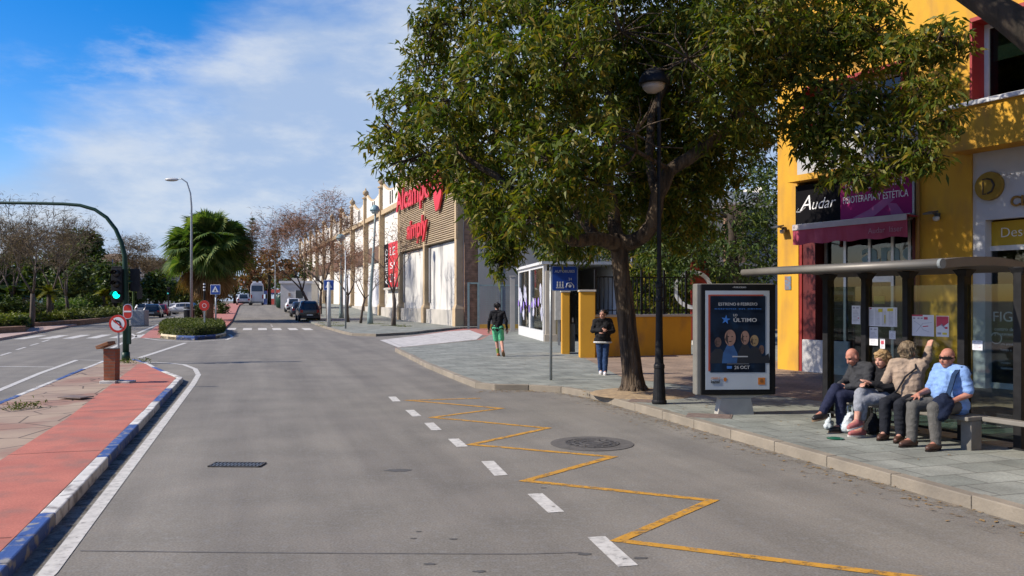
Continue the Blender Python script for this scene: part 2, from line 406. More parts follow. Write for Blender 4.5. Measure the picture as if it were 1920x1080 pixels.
ROT = -math.atan2(.297, .955)
soil = M('soil', (.16, .12, .075), (.09, .075, .05), 3, .95, .5, 30)
tile_grey = brick('pavement_tiles', (.262, .270, .235), (.205, .218, .19), (.135, .138, .12), .62, .42, .012, 'xy', ROT, .85, .35, .25, nscale=1.6)
speck(tile_grey, 40, .15)
tile_brown = brick('brown_pavers', (.30, .215, .15), (.245, .18, .13), (.17, .13, .1), .3, .2, .008, 'xy', .5, .85, .35, .2, nscale=1.2)
speck(tile_brown, 40, .15)
slate = M('crazy_paving', (.36, .27, .19), (.27, .19, .14), .8, .85, .3, 20, c3=(.27, .155, .11), s3=.55, lo3=.53, hi3=.6)
def cracks(m, scale=1.6):
    nt = m.node_tree; nd = nt.nodes; lk = nt.links; b = nd['Principled BSDF']; src = b.inputs['Base Color'].links[0].from_socket
    tc = nd.new('ShaderNodeTexCoord'); vo = nd.new('ShaderNodeTexVoronoi'); vo.feature = 'DISTANCE_TO_EDGE'; vo.inputs['Scale'].default_value = scale
    lk.new(tc.outputs['Object'], vo.inputs['Vector'])
    r = nd.new('ShaderNodeValToRGB'); r.color_ramp.elements[0].position = .008; r.color_ramp.elements[1].position = .025
    r.color_ramp.elements[0].color = (.3, .3, .3, 1); lk.new(vo.outputs['Distance'], r.inputs['Fac'])
    mx = nd.new('ShaderNodeMixRGB'); mx.blend_type = 'MULTIPLY'; mx.inputs['Fac'].default_value = 1
    lk.new(src, mx.inputs['Color1']); lk.new(r.outputs['Color'], mx.inputs['Color2']); lk.new(mx.outputs[0], b.inputs['Base Color'])
cracks(slate, 1.3)
redpave = M('red_cycle_paving', (.44, .145, .10), (.36, .115, .082), 1.6, .88, .3, 60, c3=(.23, .12, .095), s3=2.6, lo3=.48, hi3=.78)
speck(redpave, 50, .12)
kerbstone = M('kerb_stone', (.27, .23, .175), (.20, .172, .132), 2.2, .88, .6, 30, c3=(.15, .13, .105), s3=1.6, lo3=.54, hi3=.8)
kerb_blue = M('kerb_blue', (.035, .085, .26), (.03, .07, .20), 3, .7, .5, 40, c3=(.24, .23, .22), s3=8, lo3=.53, hi3=.62)
kerb_white = M('kerb_white', (.62, .60, .55), (.48, .46, .42), 3, .7, .3, 40, c3=(.24, .22, .2), s3=6, lo3=.52, hi3=.66)
kerb_cream = M('kerb_cream', (.66, .56, .36), (.55, .46, .3), 3, .7, .3, 40)
def paint(name, c, dark):
    return M(name, c, tuple(x*.8 for x in c), 8, .75, .2, 90, c3=dark, s3=16, lo3=.54, hi3=.72)
white_paint = paint('white_road_paint', (.54, .52, .475), (.30, .285, .26))
yellow_paint = paint('yellow_road_paint', (.52, .26, .03), (.25, .17, .085))

def wear(m, lo, hi, scale, detail=10):
    nt = m.node_tree; nd = nt.nodes; lk = nt.links; tc = nd.new('ShaderNodeTexCoord'); n = nd.new('ShaderNodeTexNoise'); n.inputs['Scale'].default_value = scale; n.inputs['Detail'].default_value = detail; n.inputs['Roughness'].default_value = .75; lk.new(tc.outputs['Object'], n.inputs['Vector'])
    r = nd.new('ShaderNodeValToRGB'); r.color_ramp.elements[0].position = lo; r.color_ramp.elements[1].position = hi; r.color_ramp.elements[0].color = (.12, .12, .12, 1); lk.new(n.outputs['Fac'], r.inputs['Fac']); lk.new(r.outputs['Color'], nd['Principled BSDF'].inputs['Alpha'])
wear(yellow_paint, .37, .50, 7); wear(white_paint, .30, .42, 9)

US = [-1500, -400, -100, -60, -40, -30, -25, -20, -16, -12, -10, -8, -6, -5, -4, -2, 0, 4, 8, 14, 20, 40, 100, 400, 1500]
VS = [-400, -60, -12, 0, 20, 40, 60, 66, 70, 74, 78, 82, 86, 90, 94, 98, 102, 106, 110, 114, 118, 122, 150, 200, 320, 700, 1800]
def sheet(name, us, vs, z, mat):
    b = MB(); vv = []; fs = []
    for v in vs:
        for u in us:
            q = UV(u, v); vv.append((q.x, q.y, z+rise(q.x, q.y)))
    n = len(us)
    for i in range(len(vs)-1):
        for k in range(n-1): fs.append((i*n+k, i*n+k+1, (i+1)*n+k+1, (i+1)*n+k))
    b.add(vv, fs); return tag(b.build(name, mat), kind='structure')
sheet('ground', US, VS, -.03, soil)
sheet('road', [u for u in US if -40 <= u <= 20], [v for v in VS if -60 <= v <= 320], 0., asphalt)
def strip(name, rows, z0, z1, mat):
    """rows: (v, u_left, u_right); a raised strip that follows the ground"""
    b = MB(); vv = []; fs = []
    for v, ua, ub in rows:
        for u, z in ((ua, z0), (ua, z1), (ub, z1), (ub, z0)):
            q = UV(u, v); vv.append((q.x, q.y, z+rise(q.x, q.y)))
    for i in range(len(rows)-1):
        for k in range(3): fs.append((i*4+k, i*4+k+1, i*4+4+k+1, i*4+4+k))
    fs.append((0, 3, 2, 1)); n = (len(rows)-1)*4; fs.append((n, n+1, n+2, n+3))
    b.add(vv, fs); return tag(b.build(name, mat), kind='structure')
def poly_sheet(name, pts, z, mat):
    b = MB(); b.add([(p[0], p[1], z) for p in pts], [tuple(range(len(pts)))])
    o = b.build(name, mat)
    if o.data.polygons[0].normal.z < 0: o.data.flip_normals()
    return tag(o, kind='structure')
def kerb_run(mb, path, w=.15, z0=-.02, z1=.125, stone=1.0, gap=.007, side=1):
    """stones along a polyline of (x,y); the path is the road-side edge, stones go to its right (side=1)"""
    for a, c in zip(path[:-1], path[1:]):
        a, c = V((a[0], a[1], 0)), V((c[0], c[1], 0)); d = c-a; L = d.length; d.normalize(); s = V((d.y, -d.x, 0))*side
        n = max(1, round(L/stone))
        for i in range(n):
            p, q = a+d*(L*i/n+gap/2), a+d*(L*(i+1)/n-gap/2); j = random.uniform(-.006, .006)
            ring = [p, q, q+s*w, p+s*w] if side < 0 else [p, p+s*w, q+s*w, q]
            mb.prism([(t.x, t.y) for t in ring], z0, z1+j)
# ---- right pavement, kerb and the drive
kp = [(6.22, -8), (6.22, 14.9), (6.0, 15.9), (5.5, 16.5), (4.85, 16.8), (4.55, 17.3), (4.55, 19.3), (4.6, 22.9), (4.8, 27), (4.95, 30.5)]
kxy = [UV(u, v) for u, v in kp]
kb = MB(); kerb_run(kb, kxy); kerb_run(kb, [kxy[-1], G(745, 652, .1), G(900, 637, .1), G(918, 628, .1)], z1=.11)
inner = [UV(u+.14, v-.02) for u, v in kp]+[G(748, 651, .12)+V((.15, -.1, 0)), G(900, 637, .12)+V((.1, -.1, 0)), G(918, 628, .12), G(965, 620, .12)]
ring = [(p.x, p.y) for p in inner]+[(20, 48.6), (34, 46), (34, -12), (10, -12)]
b = MB(); b.prism(ring[::-1], -.02, PZ)
tag(b.build('pavement', tile_grey), kind='structure')
poly_sheet('brown_pavement', [(2.55, 18.9), (3.9, 16.9), (5.3, 14.8), (9.2, 8.5), (14, 1), (17, 2), (8, 23), (7.2, 27.4), (2.2, 26.0)], PZ+.004, tile_brown)
a = G(640, 621); far_kerb = [UV(4.45, 66), UV(4.5, 57), UV(4.75, 47.5), G(660, 629.5), G(705, 631), G(760, 628), G(860, 617)]
far_k = [V((p.x, p.y, 0)) for p in far_kerb]
kerb_run(kb, far_k, z1=.14, side=-1)
inn = [p for p in far_k]
poly = [(p.x+.1, p.y+.16) for p in inn[1:]]+[(4, 60)]+[(UV(20, 66).x, UV(20, 66).y), (UV(4.55, 66).x, UV(4.55, 66).y)]
b = MB(); b.prism(poly, -.02, PZ); tag(b.build('pavement', tile_grey), kind='structure')
tag(kb.build('kerb', kerbstone, bevel=.01), kind='structure')
vs_far = [66, 70, 74, 78, 82, 86, 90, 94, 98, 102, 106, 110, 114, 118, 122, 150, 200]
strip('pavement', [(v, 4.45, 19.5) for v in vs_far], -.03, PZ, tile_grey)
block = brick('white_pavers', (.60, .57, .53), (.52, .50, .47), (.33, .31, .29), 4., .34, .05, 'xy', -.25, .8, .3, .1, offset=.3)
poly_sheet('drive_paving', [G(*p) for p in ((712, 638), (775, 630.5), (840, 621.5), (880, 619), (905, 628), (893, 637), (747, 652))], .009, block)
redtile = M('red_tiles', (.40, .16, .13), (.33, .13, .11), 3, .85, .1, 40)
poly_sheet('red_paving', [G(*p) for p in ((760, 632), (905, 610.5), (935, 617), (922, 630), (906, 628.5), (880, 618.7), (840, 621.2), (775, 630.2))], .005, redtile)
poly_sheet('red_edging', [G(*p) for p in ((740, 652.6), (747, 652.4), (893, 637.4), (918, 628), (926, 629), (897, 639.5), (745, 654.5))], .005, redtile)
b = MB()                                                    # sand in the tree pit
b.lathe([(.02, .0), (1.0, .0), (.9, .02), (.45, .05), (.02, .06)], G(1192, 738, PZ)+V((.12, 0, 0)), 22)
sand = M('pit_sand', (.36, .26, .15), (.22, .16, .1), 9, .95, .8, 40)
tag(b.build('tree_pit', sand), kind='structure')
# ---- central reservation
med = [(-1.72, -6), (-1.72, 20.6), (-2.25, 22.6), (-3.0, 25.9), (-3.5, 27.4), (-4.2, 27.8), (-4.25, 14), (-4.2, -6)]
b = MB(); b.prism([(UV(u, v).x, UV(u, v).y) for u, v in med], -.02, .10); tag(b.build('central_reservation', slate), kind='structure')
poly_sheet('cycle_path', [UV(u, v) for u, v in ((-1.74, -6), (-1.74, 20.5), (-2.27, 22.5), (-2.95, 25.4), (-3.15, 25.3), (-2.73, 14), (-2.73, -6))], .104, redpave)
CJ = []
for v in (3.4, 7.1, 10.9, 14.8, 18.6): CJ.append(([UV(-1.76, v), UV(-2.25, v+.03), UV(-2.74, v)], .013))
bl, wh = MB(), MB()
for i, (v0, v1) in enumerate(((-2, 2.3), (2.3, 5), (5, 7.8), (7.8, 10.4), (10.4, 13), (13, 15.8), (15.8, 18.1), (18.1, 20.7))):
    kerb_run((bl if i % 2 == 0 else wh), [UV(-1.6, v0), UV(-1.6, v1)], .13, -.02, .115, stone=.65, side=-1)
for i, (p, q) in enumerate((((-1.6, 20.7), (-2.15, 22.6)), ((-2.15, 22.6), (-2.55, 24.1)), ((-2.55, 24.1), (-2.95, 25.9)), ((-2.95, 25.9), (-3.5, 27.55)))):
    kerb_run((wh, bl, wh, bl)[i], [UV(*p), UV(*q)], .12, -.02, .112, side=-1)
for i in range(11):
    v0 = -4+i*3.1; v1 = min(27.9, v0+3.1)
    if v1 > v0: kerb_run((bl, wh)[i % 2], [UV(-4.33, v0), UV(-4.33, v1)], .12, -.02, .112, stone=1.5, side=1)
tag(bl.build('blue_kerb', kerb_blue, bevel=.015), kind='structure'); tag(wh.build('white_kerb', kerb_white, bevel=.015), kind='structure')
# island beyond the junction and its painted kerb
ring = [G(*p) for p in ((301, 634), (330, 637), (365, 638), (405, 635), (424, 630), (420, 617), (360, 607), (312, 609))]
cx = sum(p.x for p in ring)/8; cy = sum(p.y for p in ring)/8
b = MB(); b.prism([(p.x, p.y) for p in ring], -.02, .12); tag(b.build('traffic_island', soil), kind='structure')
kc, kbl = MB(), MB()
kerb_run(kc, [ring[0], ring[1]], .2, -.02, .2, side=-1); kerb_run(kbl, [ring[1], ring[2], ring[3]], .2, -.02, .2, side=-1)
kerb_run(kc, [ring[3], ring[4], ring[5]], .2, -.02, .18, side=-1); kerb_run(kc, [ring[7], ring[0]], .2, -.02, .18, side=-1)
tag(kc.build('cream_kerb', kerb_cream, bevel=.02), kind='structure'); tag(kbl.build('blue_kerb', kerb_blue, bevel=.02), kind='structure')
poly_sheet('red_apron', [G(*p) for p in ((262, 634), (297, 609), (318, 604), (312, 609), (300, 634))], .006, redtile)
strip('central_reservation', [(v, -5.2, -1.9) for v in (55, 60, 66, 70, 74, 78, 82, 86, 90, 94, 98, 102, 110, 122, 150, 200)], -.03, .12, redtile)
# ---- far side of the left carriageway
pink = M('pink_paving', (.42, .30, .25), (.35, .25, .21), 2, .85, .2, 30)
strip('pavement', [(-6, -60, -11.6), (44.5, -60, -11.5), (60, -60, -12.2), (80, -60, -13.5), (100, -60, -15.2), (140, -60, -19.8), (200, -80, -26)], -.03, .12, pink)
# ---- painted markings
def mark_lines(name, lines, mat, z):
    b = MB()
    for pts, w in lines:
        pts = [V((p[0], p[1], 0)) for p in pts]; n = len(pts); L, Rr = [], []
        for i in range(n):
            d0 = (pts[i]-pts[i-1]).normalized() if i > 0 else None; d1 = (pts[i+1]-pts[i]).normalized() if i < n-1 else None
            d0 = d0 or d1; d1 = d1 or d0; n0, n1 = V((-d0.y, d0.x, 0)), V((-d1.y, d1.x, 0)); m = n0+n1
            if m.length < .3: m = n0
            m.normalize(); k = w/2/max(.16, m.dot(n0)); L.append(pts[i]+m*k); Rr.append(pts[i]-m*k)
        vs = []; fs = []
        for l, r in zip(L, Rr): vs += [(l.x, l.y, z), (r.x, r.y, z)]
        for i in range(n-1): fs.append((2*i, 2*i+1, 2*i+3, 2*i+2))
        b.add(vs, fs)
    return tag(b.build(name, mat), kind='structure')
zig = [(1900, 1106), (1160, 1014), (1335, 939), (985, 902), (1148, 857), (883, 834), (1027, 803), (810, 783), (940, 766), (767, 751), (900, 747)]
mark_lines('yellow_zigzag_marking', [([G(*p) for p in zig], .098)], yellow_paint, .005)
dash = [((1118, 1007), (1178, 1062)), ((1003, 926), (1043, 961)), ((914, 865), (940, 892)), ((850, 823), (867, 838)), ((804, 793), (819, 807)), ((768, 769), (782, 781)), ((735, 744), (744, 753))]
mark_lines('white_lane_dashes', [([G(*p), G(*q)], .15) for p, q in dash], white_paint, .004)
edge = [G(*p) for p in ((-60, 1215), (90, 1075), (220, 905), (320, 775), (362, 720), (372, 703), (366, 692), (345, 684), (318, 681), (270, 679))]
lines = [(edge, .125), ([G(262, 671), G(348, 643)], .18),
         ([G(-40, 748), G(75, 700), G(145, 675)], .14), ([G(-20, 687), G(100, 688.5)], .12), ([G(145, 675), G(205, 676)], .1),
         ([G(247, 626), G(256, 632), G(300, 638), G(360, 641), G(425, 637), G(436, 632), G(430, 627)], .14), ([G(205, 655), G(262, 628)], .16), ([G(258, 625), G(300, 607)], .2)]
for p, q in (((0, 667), (20, 661)), ((31, 656), (48, 651)), ((57, 648), (72, 644)), ((79, 641), (93, 637)), ((101, 634.5), (124, 629)), ((-60, 686), (-25, 675))):
    lines.append(([G(*p), G(*q)], .11))
lines.append(([G(-30, 637), G(22, 634)], .12))
lines += [([UV(1.2, v), UV(1.2, v+1.6)], .11) for v in (62, 65.2)]
mark_lines('white_line_marking', lines, white_paint, .005)
lines = [([UV(u, 45.6), UV(u, 50.2)], .5) for u in (-11.0, -9.9, -8.85, -7.8, -6.75, -5.7, -4.7)]
for x in (434, 464, 492, 519, 549, 576):
    g = G(x, 617); u, v = uv_of(g); lines.append(([UV(u, v-2), UV(u, v+2)], .55))
mark_lines('zebra_crossing', lines, white_paint, .004)
for i_, (pts, w_) in enumerate(CJ):
    mark_lines('paving_joint', [(pts, w_)], M('joint_dark', (.16, .06, .045), (.1, .05, .04), 9, .9), .1065)
# thin dark line across the carriageway and patches of old repair
line_mat = M('dark_line', (.09, .085, .08), (.14, .13, .12), 6, .85)
mark_lines('dark_line', [([G(150, 1033), G(420, 1036), G(700, 1038), G(980, 1039), G(1090, 1036)], .022)], line_mat, .003)
def patchy(name, c1, c2, lo, hi, scale=5, stretch=(1, 1, 1)):
    m = M(name, c1, c2, 30, .95); nt = m.node_tree; nd = nt.nodes; lk = nt.links
    tc = nd.new('ShaderNodeTexCoord'); n = nd.new('ShaderNodeTexNoise'); n.inputs['Scale'].default_value = scale; n.inputs['Detail'].default_value = 9; n.inputs['Roughness'].default_value = .7; lk.new(tc.outputs['Object'], n.inputs['Vector'])
    r = nd.new('ShaderNodeValToRGB'); r.color_ramp.elements[0].position = lo; r.color_ramp.elements[1].position = hi; lk.new(n.outputs['Fac'], r.inputs['Fac']); lk.new(r.outputs['Color'], nd['Principled BSDF'].inputs['Alpha']); return m
grit = patchy('gutter_grit', (.26, .21, .15), (.16, .13, .095), .46, .68)
mark_lines('gutter_grit', [([UV(6.13, -6), UV(6.13, 14.8), UV(5.9, 15.8), UV(5.4, 16.4), UV(4.8, 16.7)], .17)], grit, .0035)
mark_lines('gutter_grit', [([UV(5.9, -6), UV(5.9, 14.5), UV(5.2, 15.7)], .34)], patchy('gutter_dust', (.22, .185, .14), (.18, .15, .12), .54, .74, 7), .0028)
mark_lines('gutter_grit', [([UV(-1.52, -6), UV(-1.52, 20.6)], .15)], patchy('gutter_dirt', (.07, .062, .05), (.11, .10, .08), .45, .66), .0035)
# oil and tyre stains on the road
b = MB(); rg = random.Random(5)
for (x, y, w) in ((745, 882, .16), (785, 997, .03), (805, 1058, .05), (900, 1072, .05), (1095, 1039, .06), (1200, 1047, .06), (1020, 915, .035), (775, 1010, .03), (392, 681, .22), (850, 1011, .04)):
    c = G(x, y); n = 18
    b.add([(c.x+w*(math.cos(2*math.pi*i/n)*rg.uniform(.6, 1.2)), c.y+w*.5*math.sin(2*math.pi*i/n)*rg.uniform(.6, 1.2), .003) for i in range(n)], [tuple(range(n))])
tag(b.build('road_stain', M('oil_stain', (.075, .072, .068), (.105, .1, .095), 14, .8, hi=.8)), kind='structure')
iron = M('cast_iron', (.075, .07, .065), (.12, .11, .1), 20, .6, .5, 60, metal=.4)
# drain grate
c = G(445, 872.5); t = thing('drain_grate', 'dark slotted iron drain grate set in the grey carriageway', 'drain', (c.x, c.y, .004), ROT+.27)
b = MB(); w, l = .30, .12
for x0, x1, y0, y1 in ((-w, w, -l, -l+.02), (-w, w, l-.02, l), (-w, -w+.02, -l, l), (w-.02, w, -l, l)): b.bx(x0, x1, y0, y1, 0, .012)
b.build('frame', iron, t); b = MB()
for i in range(13): x = -w+.045+i*.0425; b.bx(x-.009, x+.009, -l+.02, l-.02, 0, .009)
b.bx(-w+.02, w-.02, -.012, .012, .001, .011); b.build('bars', M('worn_iron', (.15, .165, .18), (.10, .11, .12), 14, .5, metal=.3), t)
b = MB(); b.bx(-w+.02, w-.02, -l+.02, l-.02, -.003, .0015); b.build('pit', M('drain_dark', (.012, .012, .012)), t)
# manhole
c = G(1110, 832); t = thing('manhole_cover', 'round iron manhole cover in a concrete collar inside the bus bay', 'manhole cover', (c.x, c.y, .003))
b = MB(); b.lathe([(.36, 0), (.55, 0), (.55, .004), (.36, .006)], (0, 0, 0), 40); b.build('collar', M('collar_concrete', (.115, .105, .095), (.08, .074, .066), 8, .9, .5, 40), t)
b = MB(); b.lathe([(.01, .006), (.36, .006), (.36, .012), (.34, .012), (.335, .008), (.27, .008), (.265, .013), (.24, .013), (.235, .008), (.16, .008), (.155, .013), (.13, .013), (.125, .008), (.01, .008)], (0, 0, 0), 40)
for k in range(16):
    a = k*math.pi/8; ca, sa = math.cos(a), math.sin(a); rot = Matrix.Rotation(a, 3, 'Z'); b.box((ca*.3, sa*.3, .0095), (.05, .012, .007), rot)
for k in range(8):
    a = k*math.pi/4+.2; b.box((math.cos(a)*.2, math.sin(a)*.2, .0095), (.06, .014, .007), Matrix.Rotation(a, 3, 'Z'))
b.build('lid', iron, t)
# access covers in the paving
cover = M('cover_plate', (.20, .15, .12), (.14, .1, .085), 8, .7, .3, 50)
for (x, y, w, h, z, r_, nm) in ((1330, 780, .34, .22, PZ, ROT, 'rusty access cover in the pavement by the advertising panel'), (1212, 752, .3, .2, PZ, ROT, 'small rusty access cover between tree pit and black lamp post'), (142, 744, .26, .16, .136, ROT, 'dark access cover in the crazy paving of the reservation')):
    b = MB(); b.bx(-w, w, -h, h, -.01, .008); b.bx(-w+.03, w-.03, -h+.03, h-.03, .007, .012)
    o = b.build('access_cover', cover, bevel=.004); q = G(x, y, z); o.location = (q.x, q.y, z); o.rotation_euler = (0, 0, r_); tag(o, nm, 'access cover')
# ================================================================ YELLOW BUILDING
yellow = M('yellow_render', (.63, .34, .03), (.54, .285, .027), 1.8, .9, .4, 90, c3=(.36, .19, .05), s3=2.2, lo3=.47, hi3=.75, stretch=(1, 1, .35))
red_shaded = M('shaded_red_paint', (.10, .008, .006), (.08, .006, .005), 3, .55)  # shopfront red, darkened to hold the shade of awning and tree
brightred = M('red_paint', (.24, .018, .012), (.20, .015, .01), 3, .5)
whitew = M('white_render', (.56, .56, .57), (.49, .49, .5), 1.5, .8, .1, 60)
pvc = M('white_frame', (.62, .62, .60), (.56, .56, .55), 5, .45)
alu = M('brushed_aluminium', (.42, .42, .41), (.36, .36, .36), 20, .4, metal=.7)
greyst = M('grey_stone', (.46, .45, .44), (.38, .375, .37), 4, .7, .1, 40)
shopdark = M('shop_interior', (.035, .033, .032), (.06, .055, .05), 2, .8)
shopglass = glass('shop_glass', (.75, .82, .82), .75)
winglass = glass('window_glass', (.6, .72, .68), .55)
FC = G(1458, 692, PZ); fa = math.atan2(-.875, .485); FE = V((.485, -.875, 0)); FI = V((.875, .485, 0))
def Fs(px, py, depth=0.):
    """picture point on the facade plane -> (s along facade, z above pavement)"""
    k = (px-960)/F; c = FC+FI*depth
    s = (k*c.y-c.x)/(FE.x-k*FE.y); p = c+FE*s
    return s, EYE-(py-HY)*p.y/F-PZ
yb = thing('yellow_building', 'yellow rendered building with red window surrounds and two ground floor shops', 'building', (FC.x, FC.y, PZ), fa)
sA0, sA1 = Fs(1497, 600)[0], Fs(1717, 600)[0]; sB0 = Fs(1822, 600)[0]; sB1 = sB0+5.2; HT = 11.5
zA = Fs(1493, 343)[1]; zB = Fs(1822, 287)[1]
w1 = (Fs(1512, 200)[0], Fs(1700, 200)[0]); z1t = Fs(1650, 128)[1]; z1b = Fs(1540, 262)[1]
w2 = (Fs(1826, 100)[0], Fs(1826, 100)[0]+3.6); z2t = Fs(1826, 37)[1]; z2b = Fs(1826, 191)[1]
print('FACADE', sA0, sA1, sB0, zA, zB, w1, z1t, z1b, w2, z2t, z2b)
def wall_panels(mb, x0, x1, z0, z1, y0, y1, ops):
    xs = sorted({x0, x1, *[o[0] for o in ops], *[o[1] for o in ops]}); zs = sorted({z0, z1, *[o[2] for o in ops], *[o[3] for o in ops]})
    for a, b_ in zip(xs[:-1], xs[1:]):
        run = None
        for c, d in zip(zs[:-1], zs[1:]):
            hole = any(o[0]-1e-6 <= a and b_ <= o[1]+1e-6 and o[2]-1e-6 <= c and d <= o[3]+1e-6 for o in ops)
            if hole:
                if run: mb.bx(a, b_, y0, y1, run[0], run[1]); run = None
            else: run = (run[0], d) if run else (c, d)
        if run: mb.bx(a, b_, y0, y1, run[0], run[1])
b = MB(); ops = [(sA0, sA1, -.1, zA), (sB0, sB1, -.1, zB), (w1[0], w1[1], z1b, z1t), (w2[0], w2[1], z2b, z2t)]
wall_panels(b, 0, 26, -.1, HT, 0, .45, ops)
b.bx(0.002, .45, .452, 14, -.1, HT); b.bx(.5, 25.9, 13.5, 13.9, -.1, HT); b.bx(25.5, 25.998, .452, 13.4, -.1, HT)
b.build('wall', yellow, yb)
b = MB(); b.bx(-.25, 26.25, -.3, 14.2, HT, HT+.25); b.build('roof', M('roof_slab', (.4, .3, .15)), yb)
# balcony boxes between the floors
b = MB(); bo = Fs(1783, 203, -.45)[0]; zt = Fs(1783, 204, -.45)[1]; zb_ = zB-.02
b.bx(bo, 14.5, -.55, -.003, zb_, zt-.05); o = b.build('balcony', yellow, yb)
b = MB(); b.bx(bo-.05, 14.55, -.62, -.003, zt-.05, zt+.03); b.build('coping', whitew, o)
b = MB(); bl_ = Fs(1478, 340, -.3)[0]; b.bx(bl_, sA1+.1, -.34, -.003, zA-.02, zA+.13); b.build('ledge', yellow, yb)
b = MB(); zp = Fs(1560, 262)[1]
b.bx(sA0+.05, sA0+3.3, -.1, -.003, zA+.132, zp); b.build('parapet_panel', M('parapet_shaded_white', (.40, .41, .42), (.34, .35, .36), 1.5, .85), yb)  # white panel with its shade put into the colour
# upper windows
def upper_window(s0, s1, z0, z1, deep=.32, n=3):
    b = MB(); t = .09
    b.bx(s0, s0+.05, -.14, .3, z0, z1); b.bx(s1-.05, s1, -.14, .3, z0, z1); b.bx(s0+.05, s1-.05, -.14, .3, z1-.08, z1)
    fr = b.build('window', M('window_red', (.30, .022, .02), (.25, .018, .016), 3, .55), yb); b = MB(); a0 = s0+.052
    for i in range(n+1):
        x = a0+(s1-.052-a0-t)*i/n; b.bx(x, x+t, deep-.05, deep+.03, z0, z1-.085)
    b.bx(a0, s1-.052, deep-.045, deep+.025, z0, z0+t); b.bx(a0, s1-.052, deep-.045, deep+.025, z1-.085-t, z1-.085); b.build('frame', pvc, fr)
    b = MB(); b.bx(a0, s1-.052, deep-.008, deep, z0+.02, z1-.1); b.build('pane', winglass, fr)
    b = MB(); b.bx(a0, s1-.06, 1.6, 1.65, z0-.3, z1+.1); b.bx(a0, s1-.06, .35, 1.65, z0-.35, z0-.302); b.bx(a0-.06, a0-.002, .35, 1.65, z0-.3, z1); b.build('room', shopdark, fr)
    b = MB(); b.bx(s0-.05, s1+.05, -.16, .27, z0-.06, z0-.002); b.build('sill', whitew, fr)
    b = MB(); m_ = M('roller_blind', (.32, .34, .26), (.28, .3, .23), 4, .8); b.bx(a0+.1, s1-.2, deep+.1, deep+.12, z0+.5*(z1-z0), z1-.1); b.build('blind', m_, fr)
upper_window(w1[0], w1[1], z1b, z1t); upper_window(w2[0], w2[1], z2b, z2t)
# ---- shop A : black and magenta sign, awning, glazed front
sgb, sgt = Fs(1493, 426)[1], Fs(1493, 350)[1]; split = Fs(1580, 400)[0]
black = M('sign_black', (.005, .005, .006), (.008, .007, .008), 3, .7, spec=.06); magenta = M('sign_magenta', (.30, .014, .125), (.24, .011, .10), 1.2, .6, spec=.15, c3=(.33, .05, .17), s3=.8)
sign_white = M('sign_white', (.75, .75, .74), (.7, .7, .7), 4, .5)
b = MB(); b.bx(sA0-.02, split, -.08, .1, sgb, sgt); so = b.build('shop_sign', black, yb)
b = MB(); b.bx(split+.001, sA1-.02, -.078, .1, sgb, sgt); b.build('sign_panel', magenta, so)
b = MB(); b.bx(sA1-.018, sA1+.03, -.09, .1, sgb-.02, sgt+.02); b.build('frame', alu, so); b = MB(); b.bx(sA0-.02, sA1-.02, -.09, .1, sgb-.05, sgb-.002); b.build('frame', alu, so)
X, Z = V((1, 0, 0)), V((0, 0, 1)); hh = sgt-sgb
b = MB()
text(None, 'A', None, None, (sA0+.12, -.081, sgb+hh*.38), X, Z, height=.36, shear=.35, mb=b, bold=-.006)
text(None, 'udar', None, None, (sA0+.50, -.081, sgb+hh*.38), X, Z, height=.26, shear=.35, mb=b, bold=-.006)
b.tube([(sA0+.08, -.083, sgb+hh*.44), (sA0+.0, -.083, sgb+hh*.36), (sA0+.13, -.083, sgb+hh*.35), (sA0+.3, -.083, sgb+hh*.45)], .012, 4)
b.build('lettering', sign_white, so)
b = MB(); wS = sA1-split
text(None, 'DEPILACI\u00d3N L\u00c1SER', None, None, (split+.15, -.079, sgb+hh*.70), X, Z, height=.21, width=wS-.35, mb=b)
text(None, 'FISIOTERAPIA Y EST\u00c9TICA', None, None, (split+.08, -.079, sgb+hh*.42), X, Z, height=.2, width=wS-.2, mb=b)
b.build('lettering', sign_white, so)
b = MB(); pm = M('sign_pink', (.36, .09, .24), (.30, .06, .19), 2, .5)
for pts in (((.25, .05), (.9, .05), (1.5, .42), (1.2, .46), (.75, .22)), ((1.4, .04), (1.75, .04), (1.55, .3), (1.3, .34))):
    T = Matrix(((1, 0, 0, split+.1), (0, 0, -1, -.0785), (0, 1, 0, sgb+.02), (0, 0, 0, 1))); b.slab([(q*.9, w_*hh/1.1) for q, w_ in pts], T, .003)
b.build('motif', pm, so)
# awning
awm = M('awning_cloth', (.36, .055, .10), (.30, .042, .08), 2.5, .85, .2, 30, c3=(.44, .09, .13), s3=1.3); awn_w = M('awning_band', (.48, .42, .42), (.42, .37, .37), 4, .85)
z0, z1 = Fs(1488, 430)[1], Fs(1488, 459, -.5)[1]; aw0, aw1 = Fs(1487, 445, -.5)[0], Fs(1701, 445, -.5)[0]; yo = -.5
n = 24; b = MB(); vs = []
zf = z1+.45
for i in range(n+1):
    x = aw0+(aw1-aw0)*i/n; wv = .018*math.sin(i*1.7)+.012*math.sin(i*.6)
    vs += [(x, -.1, z0+.02), (x, yo, zf+.03), (x, yo-.01+wv*.3, zf-.10), (x, yo+wv, zf-.45-.02*math.sin(i*1.1))]
fs = []; ms = []
for i in range(n):
    for k in range(3): fs.append((i*4+k, i*4+k+1, i*4+4+k+1, i*4+4+k)); ms.append(0)
b.add(vs, fs); b.m = ms
aw = b.build('awning', awm, yb); sd = aw.modifiers.new('solid', 'SOLIDIFY'); sd.thickness = .012
b = MB(); b.bx(aw0, aw1, yo-.03, yo-.015, zf-.10, zf+.03); b.build('band', awn_w, aw)
